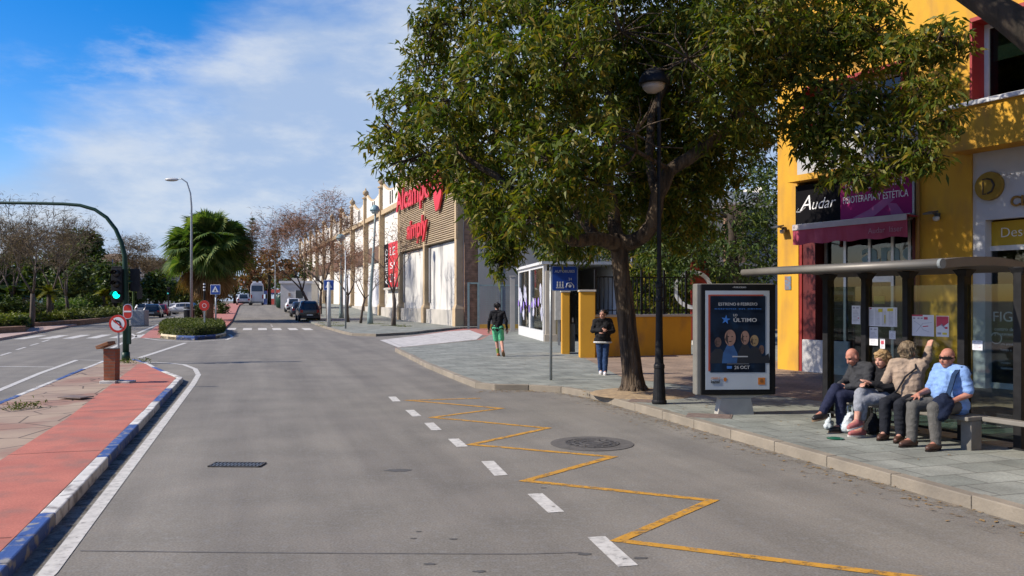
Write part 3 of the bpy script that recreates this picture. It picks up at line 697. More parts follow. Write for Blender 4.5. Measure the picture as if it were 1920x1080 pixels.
b = MB(); b.bx(sA0, sA1, -.2, -.1, z0-.05, z0+.09); b.tube([(aw0+.4, -.12, z0-.1), (aw0+.9, -.3, z0-.2), (aw0+.4, yo, zf-.04)], .02, 6); b.tube([(aw1-.4, -.12, z0-.1), (aw1-.9, -.3, z0-.2), (aw1-.4, yo, zf-.04)], .02, 6); b.build('cassette', alu, aw)
b = MB(); text(None, 'Audar  l\u00e1ser', None, None, ((aw0+aw1)/2+.6, yo-.02, zf-.33), X, Z, height=.12, mb=b); b.build('lettering', M('awning_letters', (.42, .2, .25), rough=.8), aw)
# glazed front of shop A (set back) with red side panels
jz = sgb-.06; dp = .34
b = MB(); j1 = Fs(1526, 600)[0]; b.bx(sA0+.001, j1, .05, .5, 0, jz); sf = b.build('shopfront', red_shaded, yb); b = MB(); b.bx(sA1-.12, sA1-.001, .05, .5, 0, jz); b.build('side_panel', red_shaded, sf)
b = MB(); b.bx(sA0+.001, sA0+.09, .02, .049, 0, jz); b.build('jamb', brightred, sf)
b = MB(); p0, p1 = Fs(1514, 600, .05)[0], Fs(1546, 660, .05)[0]; b.bx(j1-.35, p1+.75, -.02, .049, 0, Fs(1520, 637)[1]); b.build('plinth', greyst, sf, bevel=.01)
b = MB(); mul = [j1+.05, Fs(1583, 600, dp)[0], Fs(1629, 600, dp)[0], Fs(1672, 600, dp)[0], Fs(1704, 600, dp)[0], sA1-.17]
for i, x in enumerate(mul): b.bx(x, x+.07, dp-.03, dp+.04, 0, jz)
ztr = Fs(1640, 513, dp)[1]
b.bx(mul[0]+.071, mul[-1]-.001, dp-.028, dp+.038, ztr, ztr+.09); b.bx(mul[0]+.071, mul[1], dp-.028, dp+.038, 0.6, .67); b.bx(mul[0]+.071, mul[-1], dp-.028, dp+.038, .0, .1); b.bx(mul[2]+.071, mul[3]-.001, dp-.032, dp+.034, ztr-.2, ztr-.001)
b.build('frame', alu, sf)
b = MB(); b.bx(mul[0]+.05, mul[-1], dp, dp+.008, .05, jz); b.build('pane', shopglass, sf)
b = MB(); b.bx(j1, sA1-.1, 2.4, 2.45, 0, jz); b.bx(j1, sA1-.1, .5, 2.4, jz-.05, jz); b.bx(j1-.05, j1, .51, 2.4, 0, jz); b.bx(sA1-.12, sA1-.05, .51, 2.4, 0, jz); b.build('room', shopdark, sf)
b = MB(); text(None, 'andar', None, None, (mul[1]+.5, dp-.006, ztr+.25), X, Z, height=.5, width=2.6, mb=b, bold=.02); b.build('lettering', M('frosted_letters', (.22, .34, .36), rough=.6), sf)
# posters and mannequins inside: plausible window display
col = [(.35, .16, .10), (.12, .1, .16), (.45, .4, .36), (.08, .12, .14), (.3, .12, .2), (.5, .33, .26)]
rg = random.Random(3)
for i in range(9):
    b = MB(); x = j1+.35+rg.random()*(sA1-j1-1.2); z = .2+rg.random()*2.6; b.bx(x, x+rg.uniform(.25, .6), 1.0+i*.12, 1.03+i*.12, z, z+rg.uniform(.5, 1.2)); b.build('display_board', M('display%d' % (i % 6), col[i % 6], tuple(.5*c for c in col[i % 6]), 5, .7), sf)
for i, (px, c) in enumerate(((1632, (.10, .35, .45)), (1645, (.5, .42, .05)), (1655, (.5, .42, .05)))):
    s, z = Fs(px, 563, dp); b = MB(); b.bx(s-.08, s+.06, dp-.012, dp-.002, z-.08, z+.1); b.build('sticker', M('sticker%d' % i, c, rough=.5), sf)
# drain pipe beside the sign, wall lights, plaque
b = MB(); s = Fs(1725, 400)[0]; b.tube([(s, -.06, 0), (s, -.06, Fs(1722, 300)[1]), (s-.25, -.06, Fs(1722, 300)[1]+.25)], .04, 8); b.build('drain_pipe', M('pipe_yellow', (.30, .15, .03), rough=.6), yb, smooth=True)
lampm = M('lamp_grey', (.12, .12, .12), (.09, .09, .09), 10, .4, metal=.5); lens = M('lamp_lens', (.55, .55, .52), rough=.3)
for px, py in ((1472, 430), (1760, 405)):
    s, z = Fs(px, py); b = MB(); b.box((s, -.04, z), (.09, .08, .12)); b.tube([(s, -.04, z), (s, -.2, z+.05)], .02, 6); b.box((s-.02, -.24, z+.06), (.22, .22, .04), Matrix.Rotation(R(14), 3, 'X')); o = b.build('wall_light', lampm, yb, bevel=.006)
    b = MB(); b.lathe([(.02, -.1), (.06, -.08), (.07, -.02), (.05, .0)], (s+.04, -.14, z-.02), 12); b.build('lens', lens, o, smooth=True)
s, z = Fs(1478, 530); b = MB(); b.bx(s-.1, s+.1, -.02, -.002, z-.18, z+.16); o = b.build('plaque', M('plaque', (.25, .12, .06), (.1, .2, .3), 14, .4), yb)
# ---- shop B : white fascia with round gold emblem, yellow band, dark window
b = MB(); zf0 = Fs(1852, 412)[1]; iw = Fs(1852, 430, .25)[0]
b.bx(sB0+.002, sB1-.002, .04, .2, zf0, zB-.002); b.bx(sB0+.002, Fs(1848, 600, .05)[0], .04, .3, 0, zf0-.001); sB = b.build('shopfront', whitew, yb)
b = MB(); x0 = Fs(1850, 600, .25)[0]; zy0, zy1 = Fs(1852, 462, .25)[1], Fs(1852, 417, .25)[1]
for a, b2, c, d in ((x0, x0+.08, 0, zy1), (x0+.081, sB1-.3, zy0-.1, zy0-.001), (x0+.081, sB1-.3, 0, .12), (x0+2.2, x0+2.3, .121, zy0-.101)): b.bx(a, b2, .22, .3, c, d)
b.build('frame', pvc, sB)
b = MB(); b.bx(x0+.081, sB1-.3, .25, .28, zy0, zy1); yo_ = b.build('sign_panel', M('sign_yellow', (.50, .33, .02), (.44, .29, .02), 3, .45), sB)
b = MB(); text(None, 'Desde 1985', None, None, (x0+.3, .249, zy0+.24*(zy1-zy0)+.05), X, Z, height=.19, mb=b, bold=-.012); b.build('lettering', sign_white, yo_)
b = MB(); b.bx(x0+.081, sB1-.3, .255, .262, .12, zy0-.1); b.build('pane', shopglass, sB)
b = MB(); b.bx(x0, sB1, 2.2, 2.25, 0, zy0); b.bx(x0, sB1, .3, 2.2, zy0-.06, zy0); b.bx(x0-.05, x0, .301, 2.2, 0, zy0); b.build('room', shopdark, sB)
gold = M('gold_disc', (.40, .26, .05), (.34, .21, .04), 6, .35, metal=.6); dkbrown = M('gold_letters', (.36, .20, .05), (.3, .17, .04), 6, .4, metal=.5)
s, z = Fs(1855, 349); rr = abs(Fs(1855, 349-27)[1]-z)
b = MB(); b.lathe([(.01, .0), (rr, .0), (rr, .05), (rr*.97, .07), (.01, .07)], (s, .038, z), 36, axis=(0, -1, 0)); eo = b.build('emblem', gold, sB)
b = MB(); q = rr*.55; mk = M('emblem_mark', (.05, .035, .02), rough=.5)
b.bx(s-q*.75, s-q*.6, -.04, -.03, z-q, z+q*.6); b.bx(s-q*.75, s-q*.1, -.041, -.031, z+q*.85, z+q)
b.tube([(s-q*.2, -.036, z+q*.95), (s+q*.4, -.036, z+q*.75), (s+q*.75, -.036, z+q*.05), (s+q*.45, -.036, z-q*.7), (s-q*.1, -.036, z-q*.95)], .022, 6); b.bx(s-q*.75, s-q*.25, -.041, -.031, z-q*1.05, z-q*.9)
b.build('mark', mk, eo)
b = MB(); sx, zx = Fs(1896, 378); text(None, 'CL\u00cdNICA', None, None, (sx-.02, .036, zx-.1), X, Z, height=.26, mb=b, bold=.02, ext=.03); b.build('lettering', dkbrown, sB)
b = MB(); s1_, zf_ = Fs(1863, 598, .25); lt = MB()
text(None, 'FIGUEROA', None, None, (s1_, .25, zf_-.05), X, Z, height=.2, mb=lt)
for k, (py, tx, h) in enumerate(((617, 'centro de est\u00e9tica', .07), (627, 'y tratamientos', .07), (645, 'cita previa', .055), (655, 'lunes a viernes', .055), (680, 'masajes', .055), (690, 'depilaci\u00f3n', .055))):
    s2, z2 = Fs(1865 if k < 2 else 1877, py, .25); text(None, tx, None, None, (s2, .25, z2-.03), X, Z, height=h, mb=lt)
s2, z2 = Fs(1868, 634, .25); lt.lathe([(.10, 0), (.12, 0), (.12, .004), (.10, .004)], (s2, .25, z2), 20, axis=(0, -1, 0))
lt.build('lettering', M('window_lettering', (.75, .76, .76), rough=.6), sB)
for i, (px, py, w, h, c) in enumerate(((1875, 485, .14, .14, (.5, .35, .02)), (1905, 492, .2, .3, (.45, .25, .05)), (1890, 540, .5, .6, (.16, .15, .13)), (1885, 665, .8, .5, (.10, .085, .06)), (1890, 720, .9, .5, (.12, .07, .05)))):
    s, z = Fs(px, py, 1.0); b = MB(); b.box((s, 1.0+.1*i, z), (w, .04, h), Matrix.Rotation(R(20 if i < 2 else 4), 3, 'Y')); b.build('display_board', M('displayb%d' % i, c, tuple(x*.5 for x in c), 4, .6), sB, bevel=.01)

# ================================================================ HYPERMARKET with scalloped parapet
AC = G(861, 612, PZ); AG = V((-.337, .9415, 0)); aa = math.atan2(-.9415, .337)
def As(px, py):
    k = (px-960)/F; s = (k*AC.y-AC.x)/(AG.x-k*AG.y); p = AC+AG*s
    return s, EYE-(py-HY)*p.y/F-PZ
cream = M('cream_wall', (.70, .67, .60), (.62, .59, .53), .8, .85, .2, 20, c3=(.42, .40, .36), s3=1.1, lo3=.62, hi3=.85, stretch=(1, 1, .25))
stained = M('stained_white_wall', (.64, .62, .57), (.56, .54, .5), .8, .85, .2, 20, c3=(.27, .265, .255), s3=1.0, lo3=.5, hi3=.68, stretch=(1, 1, .3))
ochre = M('ochre_pilaster', (.48, .36, .22), (.40, .30, .18), 1.5, .85, .2, 20)
plinthm = M('grey_plinth', (.46, .43, .38), (.36, .34, .3), .8, .85, .2, 15)
brownbrick = brick('brown_brick', (.30, .18, .12), (.26, .155, .10), (.2, .14, .1), .5, .16, .012)
cols = [As(x, 600)[0] for x in (861, 797, 748, 710, 682, 658, 637, 622)]; step = (cols[-1]-cols[0])/7
cs = [step*i for i in range(13)]; Lw = cs[-1]
print('ALCAMPO', cols, step, [As(*p)[1] for p in ((710, 338), (682, 357), (695, 375), (673, 420), (670, 515), (858, 455), (720, 543), (720, 460), (800, 345), (800, 410))])
hb = thing('hypermarket', 'long cream hypermarket hall with ochre pilasters, scalloped parapet and red lettering', 'building', (AC.x, AC.y, PZ), aa)
SL = cs[2]          # length of the slatted bay
b = MB(); b.bx(-Lw, 0, .3, .6, -.3, 10.8); b.bx(-Lw, -.3, 25, 25.3, -.3, 10.8); b.bx(-.31, -.01, .61, 25, -.3, 10.2); b.bx(-Lw, -Lw+.3, .61, 25, -.3, 10.8); b.build('wall', cream, hb)
b = MB(); b.bx(-Lw, -.02, .61, 25, 9.9, 10.15); b.build('roof', plinthm, hb)
# scalloped parapet
b = MB()
for i in range(2, 12):
    xa, xb = -cs[i], -cs[i+1]; pts = [(xa, 10.6)]; n = 10
    for k in range(n+1):
        t = k/n; sag = (2*t-1)**2; pts.append((xa+(xb-xa)*t, 12.3+1.1*sag))
    pts.append((xb, 10.6)); T = Matrix(((1, 0, 0, 0), (0, 0, 1, .1), (0, 1, 0, 0), (0, 0, 0, 1))); b.slab(pts[::-1], T, .35)
b.build('parapet', cream, hb)
b = MB()
for i in range(2, 12):
    xa, xb = -cs[i], -cs[i+1]; n = 10
    top = [V((xa+(xb-xa)*k/n, .28, 12.35+1.1*(2*k/n-1)**2)) for k in range(n+1)]; b.tube(top, .16, 6)
    b.bx(xb, xa, -.06, .09, 10.3, 10.75)
b.build('cornice', ochre, hb)
sl = M('vent_slot', (.10, .09, .08))
for i in range(2, 12):
    xm = -(cs[i]+cs[i+1])/2
    for d in (-.5, .5): b = MB(); b.bx(xm+d-.2, xm+d+.2, .05, .098, 11.0, 12.2); b.build('vent', sl, hb)
for i in range(13):
    b = MB(); x = -cs[i]; top = 12.95 if i >= 2 else 9.6
    w = .27 if i > 0 else .25; x_ = x if i > 0 else x-.25
    b.bx(x_-w, x_+w, -.2, .29, 1.5, top); b.bx(x_-w-.12, x_+w+.12, -.32, .29, -.3, 1.2)
    b.add([(x_+a*(w+.12*q), (-.2-.12*q) if yy else .29, 1.2+.3*(1-q)) for q in (1, 0) for a, yy in ((-1, 1), (1, 1), (1, 0), (-1, 0))], [(0, 1, 5, 4), (1, 2, 6, 5), (3, 0, 4, 7)])
    if i >= 2: b.lathe([(.1, 0), (.42, .08), (.42, .2), (.18, .3), (.16, .42), (.32, .6), (.35, .78), (.26, .95), (.1, 1.05), (.07, 1.2), (.02, 1.3)], (x_, .05, top), 12)
    b.build('pilaster', ochre, hb)
b = MB()
for i in range(12): b.bx(-cs[i+1]+.5, -cs[i]-.5 if i else -.62, -.12, .29, -.3, 1.1)
b.build('plinth', plinthm, hb)
b = MB(); b.bx(-cs[1]+.45, -.62, .18, .297, 1.1, 5.95); b.bx(-cs[2]+.45, -cs[1]-.45, .18, .297, 1.1, 5.95); b.build('wall_panel', stained, hb)
for i in range(3, 12):                                   # arched recess in every bay: pale panel with an arched head, dark brown grille over it
    xa, xb = -cs[i]-.6, -cs[i+1]+.6; r = (xa-xb)/2; pts = [(xa, 1.1), (xa, 3.6)]+[(xa-r+r*math.cos(t*math.pi/8), 3.6+1.5*math.sin(t*math.pi/8)) for t in range(1, 8)]+[(xb, 3.6), (xb, 1.1)]
    b = MB(); b.slab(pts[::-1], Matrix(((1, 0, 0, 0), (0, 0, 1, .18), (0, 1, 0, 0), (0, 0, 0, 1))), .115); b.build('arched_panel', whitew if i % 2 else cream, hb)
    b = MB(); b.bx(xb+.8, xa-.8, .1, .295, 5.8, 7.4); b.build('grille', M('brown_grille', (.16, .09, .055), (.11, .065, .04), 3, .7), hb)
# dark strips beside pilasters in the first bays
for xv in (-cs[1]+.4, -cs[2]+.4): b = MB(); b.bx(xv, xv+.5, .1, .176, 1.6, 5.9); b.build('louvre', M('grey_louvre', (.18, .18, .19)), hb)
# slatted screen behind the letters
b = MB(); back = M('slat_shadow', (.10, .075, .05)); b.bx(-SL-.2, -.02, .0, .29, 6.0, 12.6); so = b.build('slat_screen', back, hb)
b = MB(); nsl = 42
for k in range(nsl):
    z = 6.05+6.5*k/nsl; b.box((-SL/2-.05, -.1, z+.05), (SL+.35, .16, .085), Matrix.Rotation(R(-20), 3, 'X'))
b.build('slats', M('timber_slat', (.40, .31, .20), (.30, .23, .15), 1.2, .8, stretch=(.3, 1, 4)), so)
b = MB()
for x in (-SL-.15, -.06): b.bx(x-.12, x+.12, -.25, .0, 6.0, 12.65)
b.build('frame', ochre, so)
letter = M('red_lettering', (.62, .03, .035), (.55, .025, .03), 3, .45)
s0, zb1 = As(752, 408); s1_ = As(817, 390)[0]
b = MB(); text(None, 'Alcampo', None, None, (-s0, -.32, 9.0), X, Z, height=2.6, width=s0-s1_, mb=b, ext=.14, bold=.02); b.build('lettering', letter, hb)
s0 = As(772, 445)[0]; s1_ = As(811, 440)[0]
b = MB(); text(None, 'simply', None, None, (-s0, -.32, 6.35), X, Z, height=2.1, width=s0-s1_, mb=b, ext=.14, bold=.03, shear=.1); b.build('lettering', letter, hb)
sc_ = -As(831, 380)[0]; b = MB(); T = Matrix(((1, 0, 0, sc_), (0, 0, -1, -.32), (0, 1, 0, 8.3), (0, 0, 0, 1)))
b.slab([(-.5, 0), (.3, .1), (1.1, 1.0), (1.3, 2.2), (1.9, 3.2), (2.0, 3.9), (1.2, 3.3), (.7, 2.6), (.45, 3.2), (-.3, 3.9), (-.9, 4.1), (-1.4, 3.6), (-2.1, 3.3), (-1.5, 3.0), (-1.1, 2.2), (-1.1, 1.0)], T, .14); b.build('emblem', letter, hb)
# banner: black strip and red field
s0, s1_ = As(722, 500)[0], As(748, 500)[0]; z0, z1 = 3.0, 7.2; sm_ = s0-(s0-s1_)*.33
b = MB(); b.bx(-s0, -sm_, -.1, -.02, z0, z1); bo_ = b.build('banner', black, hb); b = MB(); b.bx(-sm_+.002, -s1_, -.1, -.02, z0, z1); b.build('banner_field', letter, bo_)
b = MB(); text(None, 'ABIERTO', None, None, (-s0+(s0-sm_)*.8, -.101, z0+.3), Z, -X, height=(s0-sm_)*.5, width=3.4, mb=b)
for k, tx in enumerate(('24H', 'S\u00cd', 'LE')): text(None, tx, None, None, (-(sm_+s1_)/2-.2, -.101, z0+.5+k*1.25), X, Z, height=.75, width=(sm_-s1_)*.55, mb=b, align='C')
b.build('lettering', sign_white, bo_); b = MB(); b.bx(-s0-.1, -s1_+.1, -.15, .17, z0-.2, z0-.02); b.build('ledge', plinthm, bo_)
# brick end pier and recessed grey end facing the street corner
b = MB(); b.bx(.02, .2, .32, 1.55, -.2, 9.6); b.build('brick_pier', brownbrick, hb)
greyc = M('grey_concrete', (.24, .24, .23), (.18, .185, .18), .7, .85, .15, 12, stretch=(1, 1, .4))
# ================================================================ grey annex behind gate and yard
ab = thing('annex_building', 'plain grey concrete annex behind the green gate and the yellow wall', 'building', (4.0, 55.9, PZ), 0)
b = MB(); b.bx(-6.3, 30, 0, 10, -.2, 8.0); b.build('wall', greyc, ab)
b = MB()
for x in (-4.9, 1.5, 8.5, 15.0): b.bx(x-.12, x+.12, -.06, -.002, 0, 8.0)
b.build('downpipe', M('pipe_grey', (.22, .22, .22)), ab)
for x in (11.0, 15.6, 20.0):
    b = MB(); b.bx(x-.7, x+.7, -.5, -.003, -.2, 8.2); b.build('brick_pier', brownbrick, ab)
b = MB(); b.bx(-6.35, 30.1, -.1, 10.1, 8.0, 8.4); b.build('roof', plinthm, ab)
for x in (4.0,):
    b = MB(); b.bx(x-1.2, x+1.2, -.03, -.002, 3.2, 6.0); w = b.build('window', M('dark_window', (.03, .035, .04), rough=.2), ab); b = MB()
    for q in (-1.2, 0, 1.1): b.bx(x+q, x+q+.1, -.06, -.031, 3.2, 6.0)
    b.build('frame', pvc, w)
# ================================================================ green gate
gm = M('gate_green', (.20, .28, .27), (.16, .23, .22), 6, .6); mesh_m = glass('gate_mesh', (.55, .62, .6), .75, .5)
g0 = G(897, 614, PZ); gt = thing('mesh_gate', 'grey green steel frame gate with wire mesh beside the brick pier', 'gate', (g0.x, g0.y, PZ), .03)
b = MB(); ht = 4.5*.62*1.05
for x in (-.65, 0.0, 3.1): b.bx(x-.07, x+.07, -.07, .07, -.1, 2.95 if x < 3 else 2.8)
b.bx(-.58, -.071, -.05, .05, 2.85, 2.95); b.bx(.071, 3.03, -.05, .05, 2.72, 2.8); b.bx(.071, 3.03, -.04, .04, .1, .18); b.bx(1.5, 1.56, -.03, .03, .181, 2.719); b.build('frame', gm, gt)
b = MB()
for k in range(28): x = .12+k*.104; b.bx(x, x+.012, -.006, .006, .18, 2.72)
for k in range(20): z = .25+k*.125; b.bx(.08, 3.02, -.011, -.0065, z, z+.01)
b.build('wire_mesh', gm, gt)
yk = M('kerb_yellow', (.42, .27, .04), (.35, .22, .04), 4, .8); b = MB(); b.bx(.1, 4.0, -.5, -.32, -.05, .22); o = b.build('yellow_kerb', yk); o.location = (g0.x, g0.y, PZ); tag(o, kind='structure')
# posts between gate and cabin
pp = G(961, 622, PZ); b = MB(); b.bx(-.14, .14, -.14, .14, -.05, 3.1); b.bx(-.17, .17, -.17, .17, 3.1, 3.16); place_single(b, 'gate_post', plinthm, 'pale concrete gate post between mesh gate and white cabin', 'post', (pp.x, pp.y, PZ), bevel=.01)
# ================================================================ white cabin with glazed door
c0 = G(974, 627, PZ); c1 = G(1021, 640, PZ); d = (c1-c0); Lc = V((d.x, d.y, 0)).length; rz = math.atan2(d.y, d.x)
hc = (627-505)*c0.y/F
cb = thing('glazed_cabin', 'white framed glass cabin with purple graffiti on its double doors', 'kiosk', (c0.x, c0.y, PZ), rz); z2 = hc-.05
b = MB(); t = .2
b.bx(-.02, t, -.05, .1, .0, z2); b.bx(Lc-t, Lc, -.05, .1, 0, z2); b.bx(t, Lc-t, -.05, .1, z2-.14, z2); b.bx(t, Lc-t, -.05, .1, 0, .45); b.bx(Lc/2-.22, Lc/2+.22, -.06, .09, .451, z2-.141); b.build('door_frame', pvc, cb)
b = MB(); b.bx(t, Lc-t, .03, .04, .45, z2-.14); b.build('pane', shopglass, cb)
b = MB(); b.bx(-.02, .1, .11, 3.2, 0, z2); b.bx(0, Lc, 3.2, 3.3, 0, z2); b.build('wall', whitew, cb)
b = MB(); b.bx(.2, Lc-.1, .75, .8, 0, z2); b.build('back_board', M('cardboard', (.30, .21, .12), (.2, .15, .09), 1.5, .9), cb)
b = MB(); b.bx(-.1, Lc+.15, -.15, 3.4, z2, z2+.12); b.build('roof', pvc, cb)
gr = random.Random(4); b1, b2 = MB(), MB()
def blobpoly(mb, cx, cz, r, y, n=12):
    mb.slab([(cx+r*math.cos(6.283*i/n)*gr.uniform(.6, 1.3), cz+r*1.1*math.sin(6.283*i/n)*gr.uniform(.6, 1.3)) for i in range(n)], Matrix(((1, 0, 0, 0), (0, 0, -1, y), (0, 1, 0, 0), (0, 0, 0, 1))), .003)
for i in range(9): blobpoly(b1, .25+gr.random()*(Lc-.6), 1.05+gr.random()*1.1, .22+gr.random()*.22, -.066-.0008*i)
for i in range(8): blobpoly(b2, .2+i*(Lc-.4)/8, 1.5+gr.uniform(-.2, .25), .17, -.08-.0008*i)
b1.build('graffiti', M('graffiti_grey', (.55, .55, .62), (.25, .25, .33), 4, .6), cb); b2.build('graffiti', M('graffiti_purple', (.36, .22, .62), (.14, .12, .4), 5, .6), cb)
b = MB(); e = G(1028, 640, PZ); b.bx(-.22, .22, -.2, .3, -.05, 3.05); b.bx(-.28, .28, -.26, .36, -.05, .3)
place_single(b, 'gate_post', M('beige_post', (.45, .39, .3), (.38, .33, .26), 2, .85), 'beige rendered pier at the right side of the white cabin', 'post', (e.x+.1, e.y, PZ), bevel=.01)
# ================================================================ yellow gate pillars, door and low wall with railing
wyel = M('yellow_wall_paint', (.58, .30, .028), (.50, .255, .027), 1.6, .9, .4, 60, c3=(.34, .18, .05), s3=2.0, lo3=.52, hi3=.76, stretch=(1, 1, .5))
g1 = G(1061, 664, PZ); g2 = G(1102, 671, PZ); hy = 124*g2.y/F
for q, w, nm in ((g1, .26, 'slim yellow gate pillar left of the narrow grey door'), (g2, .47, 'broad yellow gate pillar with flat cap at the end of the low wall')):
    t = thing('gate_pillar', nm, 'pillar', (q.x, q.y, PZ), -.02); b = MB(); b.bx(-w/2, w/2, 0, .8, -.05, hy); b.build('shaft', wyel, t, bevel=.015)
    b = MB(); b.bx(-w/2-.03, w/2+.03, -.03, .83, hy, hy+.06); b.build('cap', plinthm, t, bevel=.01)
t = thing('gate_door', 'narrow dark metal gate door between the two yellow pillars', 'door', (g1.x+.14, g1.y+.25, PZ), -.05); wd = g2.x-g1.x-.38
b = MB(); b.bx(0, wd, 0, .05, .05, 1.0); b.build('panel', M('gate_grey', (.14, .16, .17), (.11, .13, .14), 5, .6), t); b = MB()
for k in range(6): b.bx(.02+k*wd/6, .045+k*wd/6, 0.01, .04, 1.0, hy-.1)
b.bx(0, wd, 0.005, .045, hy-.1, hy-.05); dk = M('black_iron', (.010, .010, .011), (.014, .014, .014), 8, .6, spec=.15); b.build('bars', dk, t); b = MB(); b.bx(wd-.1, wd-.05, -.05, -.002, 1.05, 1.2); b.build('handle', alu, t)
e0 = V((g2.x+.24, g2.y+.35, 0)); e1 = G(1296, 665, PZ); d = V((e1.x-e0.x, e1.y-e0.y, 0)); Lx = d.length; hw = 1.25
t = thing('low_wall', 'low yellow wall with grey coping and black railing beside the brown paving', 'wall', (e0.x, e0.y, PZ), math.atan2(d.y, d.x))
b = MB(); b.bx(0, Lx, 0, .3, -.05, hw); b.build('wall', wyel, t); b = MB(); b.bx(-.0, Lx+.06, -.05, .35, hw, hw+.08); b.build('coping', plinthm, t, bevel=.01)
b = MB(); n = 22
for k in range(n+1): x = .1+(Lx-.2)*k/n; b.bx(x-.012, x+.012, .14, .165, hw+.08, hw+1.25)
b.bx(.08, Lx-.08, .135, .17, hw+1.25, hw+1.29); b.bx(.08, Lx-.08, .137, .168, hw+.2, hw+.23)
for k in (0, 5.5, 11, 16.5, 22): x = .1+(Lx-.2)*k/n; b.bx(x-.03, x+.03, .12, .18, hw+.08, hw+1.5)
b.build('railing', dk, t)
# small grey service box on the gate post line and letter cabinet
q = G(1046, 648, PZ); t = thing('meter_cabinet', 'narrow pale meter cabinet behind the blue bus sign', 'cabinet', (q.x+.05, q.y, PZ)); b = MB(); b.bx(-.16, .16, 0, .25, 1.0, 2.2); b.build('box', M('cabinet_grey', (.5, .48, .42)), t, bevel=.01); b = MB(); b.bx(-.05, .05, .05, .15, -.05, 1.0); b.build('stand', alu, t)
# yard behind the low wall: dark store front with canopy and red totem
q = V((7.2, 46)); t = thing('yard_store', 'dark low storefront with steel canopy posts in the yard behind the low wall', 'building', (q.x, q.y, PZ), 0)
b = MB(); b.bx(-6.2, 6.5, 0, 4, 0, 3.6); b.build('wall', M('dark_front', (.06, .055, .05), (.09, .08, .07), 1, .8), t); b = MB()
for k in range(16): b.bx(-4.2, -1.2, -.03, -.002, .2+k*.2, .26+k*.2)
b.build('louvre', M('louvre_grey', (.30, .28, .25)), t); b = MB(); b.bx(-6.4, 6.7, -2.4, .2, 3.6, 3.75); b.build('canopy', M('canopy_grey', (.2, .2, .2)), t)
for x in (-4.1, -.9, 2.4, 6.2):
    b = MB(); b.bx(x-.07, x+.07, -2.2, -2.06, 0, 3.6); b.build('post', dk, t)
for i, x in enumerate((.2, 3.4)):
    b = MB(); b.bx(x, x+1.6, -.05, -.003, .3, 2.9); b.build('window', M('yard_window', (.02, .024, .028), rough=.1), t)
q = P(1312, 560, 33); t = thing('totem_sign', 'tall red totem sign with a white ring behind the low wall', 'sign', (q.x, q.y, PZ)); b = MB(); b.bx(-.36, .36, -.08, .08, .2, 3.35); b.build('panel', brightred, t, bevel=.02)
b = MB(); b.lathe([(.62, 0), (.78, 0), (.78, .03), (.62, .03)], (-.28, -.081, 2.2), 30, axis=(0, -1, 0)); b.build('ring', sign_white, t); b = MB(); b.bx(-.3, .3, -.1, .1, -.05, .2); b.build('base', plinthm, t)
# ================================================================ STREET FURNITURE
black_paint = M('black_paint', (.010, .010, .011), (.016, .016, .017), 12, .55, .1, 80, spec=.18)
green_paint = M('dark_green_paint', (.008, .036, .022), (.011, .045, .028), 5, .45, spec=.25)
galv = M('galvanised', (.34, .36, .37), (.27, .29, .30), 9, .45, metal=.5)
lampgreen = M('lamp_grey_green', (.24, .30, .29), (.19, .24, .235), 5, .5)
sign_blue = M('sign_blue', (.012, .055, .30), (.015, .06, .26), 4, .35)
sign_red = M('sign_red', (.58, .035, .02), (.50, .03, .02), 4, .35)
rust = M('rusty_steel', (.20, .11, .06), (.14, .075, .045), 10, .8)
sign_back = M('sign_grey', (.36, .36, .36), rough=.4)
# ---- traffic mast with curved arm
q = G(236, 676, .10); mast = thing('traffic_mast', 'dark green traffic mast whose curved arm reaches over the left carriageway', 'traffic light', (q.x, q.y, .10))
k = q.y/F
pth = [(0, 0, 0), (0, 0, (676-560)*k), (-.02, 0, (676-500)*k)]
for px, py in ((234, 480), (228, 455), (217, 430), (200, 408), (178, 393), (150, 385), (120, 382.5), (60, 381), (-20, 380), (-110, 380)):
    pth.append(((px-236)*k, 0, (676-py)*k))
b = MB(); b.tube(pth, [.092, .085, .075, .07, .064, .059, .056, .053, .05, .048, .046, .043, .04, .036], 12); b.tube([(0, 0, 0), (0, 0, .25)], [.12, .115], 12); b.build('pole', green_paint, mast, smooth=True)
glow = M('green_signal', (.01, .6, .45), rough=.3, emit=(.0, 1., .72), estr=2.2); offl = M('signal_off', (.012, .01, .01), rough=.25); ambl = M('signal_amber_off', (.02, .014, .006), rough=.25)
def signal_head(par, x, y, z, facing, mats3, s=1.):
    """z of the lowest lens; facing: +-1 along -y / +y or rotation angle"""
    rot = Matrix.Rotation(facing, 3, 'Z'); b = MB(); w = .16*s; h = .31*s
    b.box(V((x, y, z+h))+rot @ V((0, .02, 0)), (2*w, .2*s, 3*h), rot); b.box(V((x, y, z+h))+rot @ V((0, .13*s, 0)), (2*w+.16*s, .02, 3*h+.16*s), rot); hd = b.build('signal_head', black_paint, par, bevel=.02)
    for i, m in enumerate(mats3):
        c = V((x, y, z+i*h))+rot @ V((0, -.082*s, 0)); b = MB(); b.lathe([(.01, .02), (.07*s, .015), (.105*s, 0)], c, 16, axis=rot @ V((0, -1, 0))); b.build('lens', m, hd, smooth=True)
        b = MB(); n = 10; vs = []
        for j in range(n+1):
            a = math.pi*j/n
            for dd in (0, -.17*s): vs.append(c+rot @ V((math.cos(a)*.12*s, dd*(1 if 0 < j < n else .7), math.sin(a)*.12*s)))
        b.add(vs, [(2*j, 2*j+1, 2*j+3, 2*j+2) for j in range(n)]); v_ = b.build('visor', black_paint, hd); sd = v_.modifiers.new('s', 'SOLIDIFY'); sd.thickness = .008
zl = (676-553)*k
signal_head(mast, -.19, -.12, zl, 0., (glow, ambl, offl)); signal_head(mast, .26, .12, zl+.25, math.pi*.97, (offl, ambl, offl), .62)
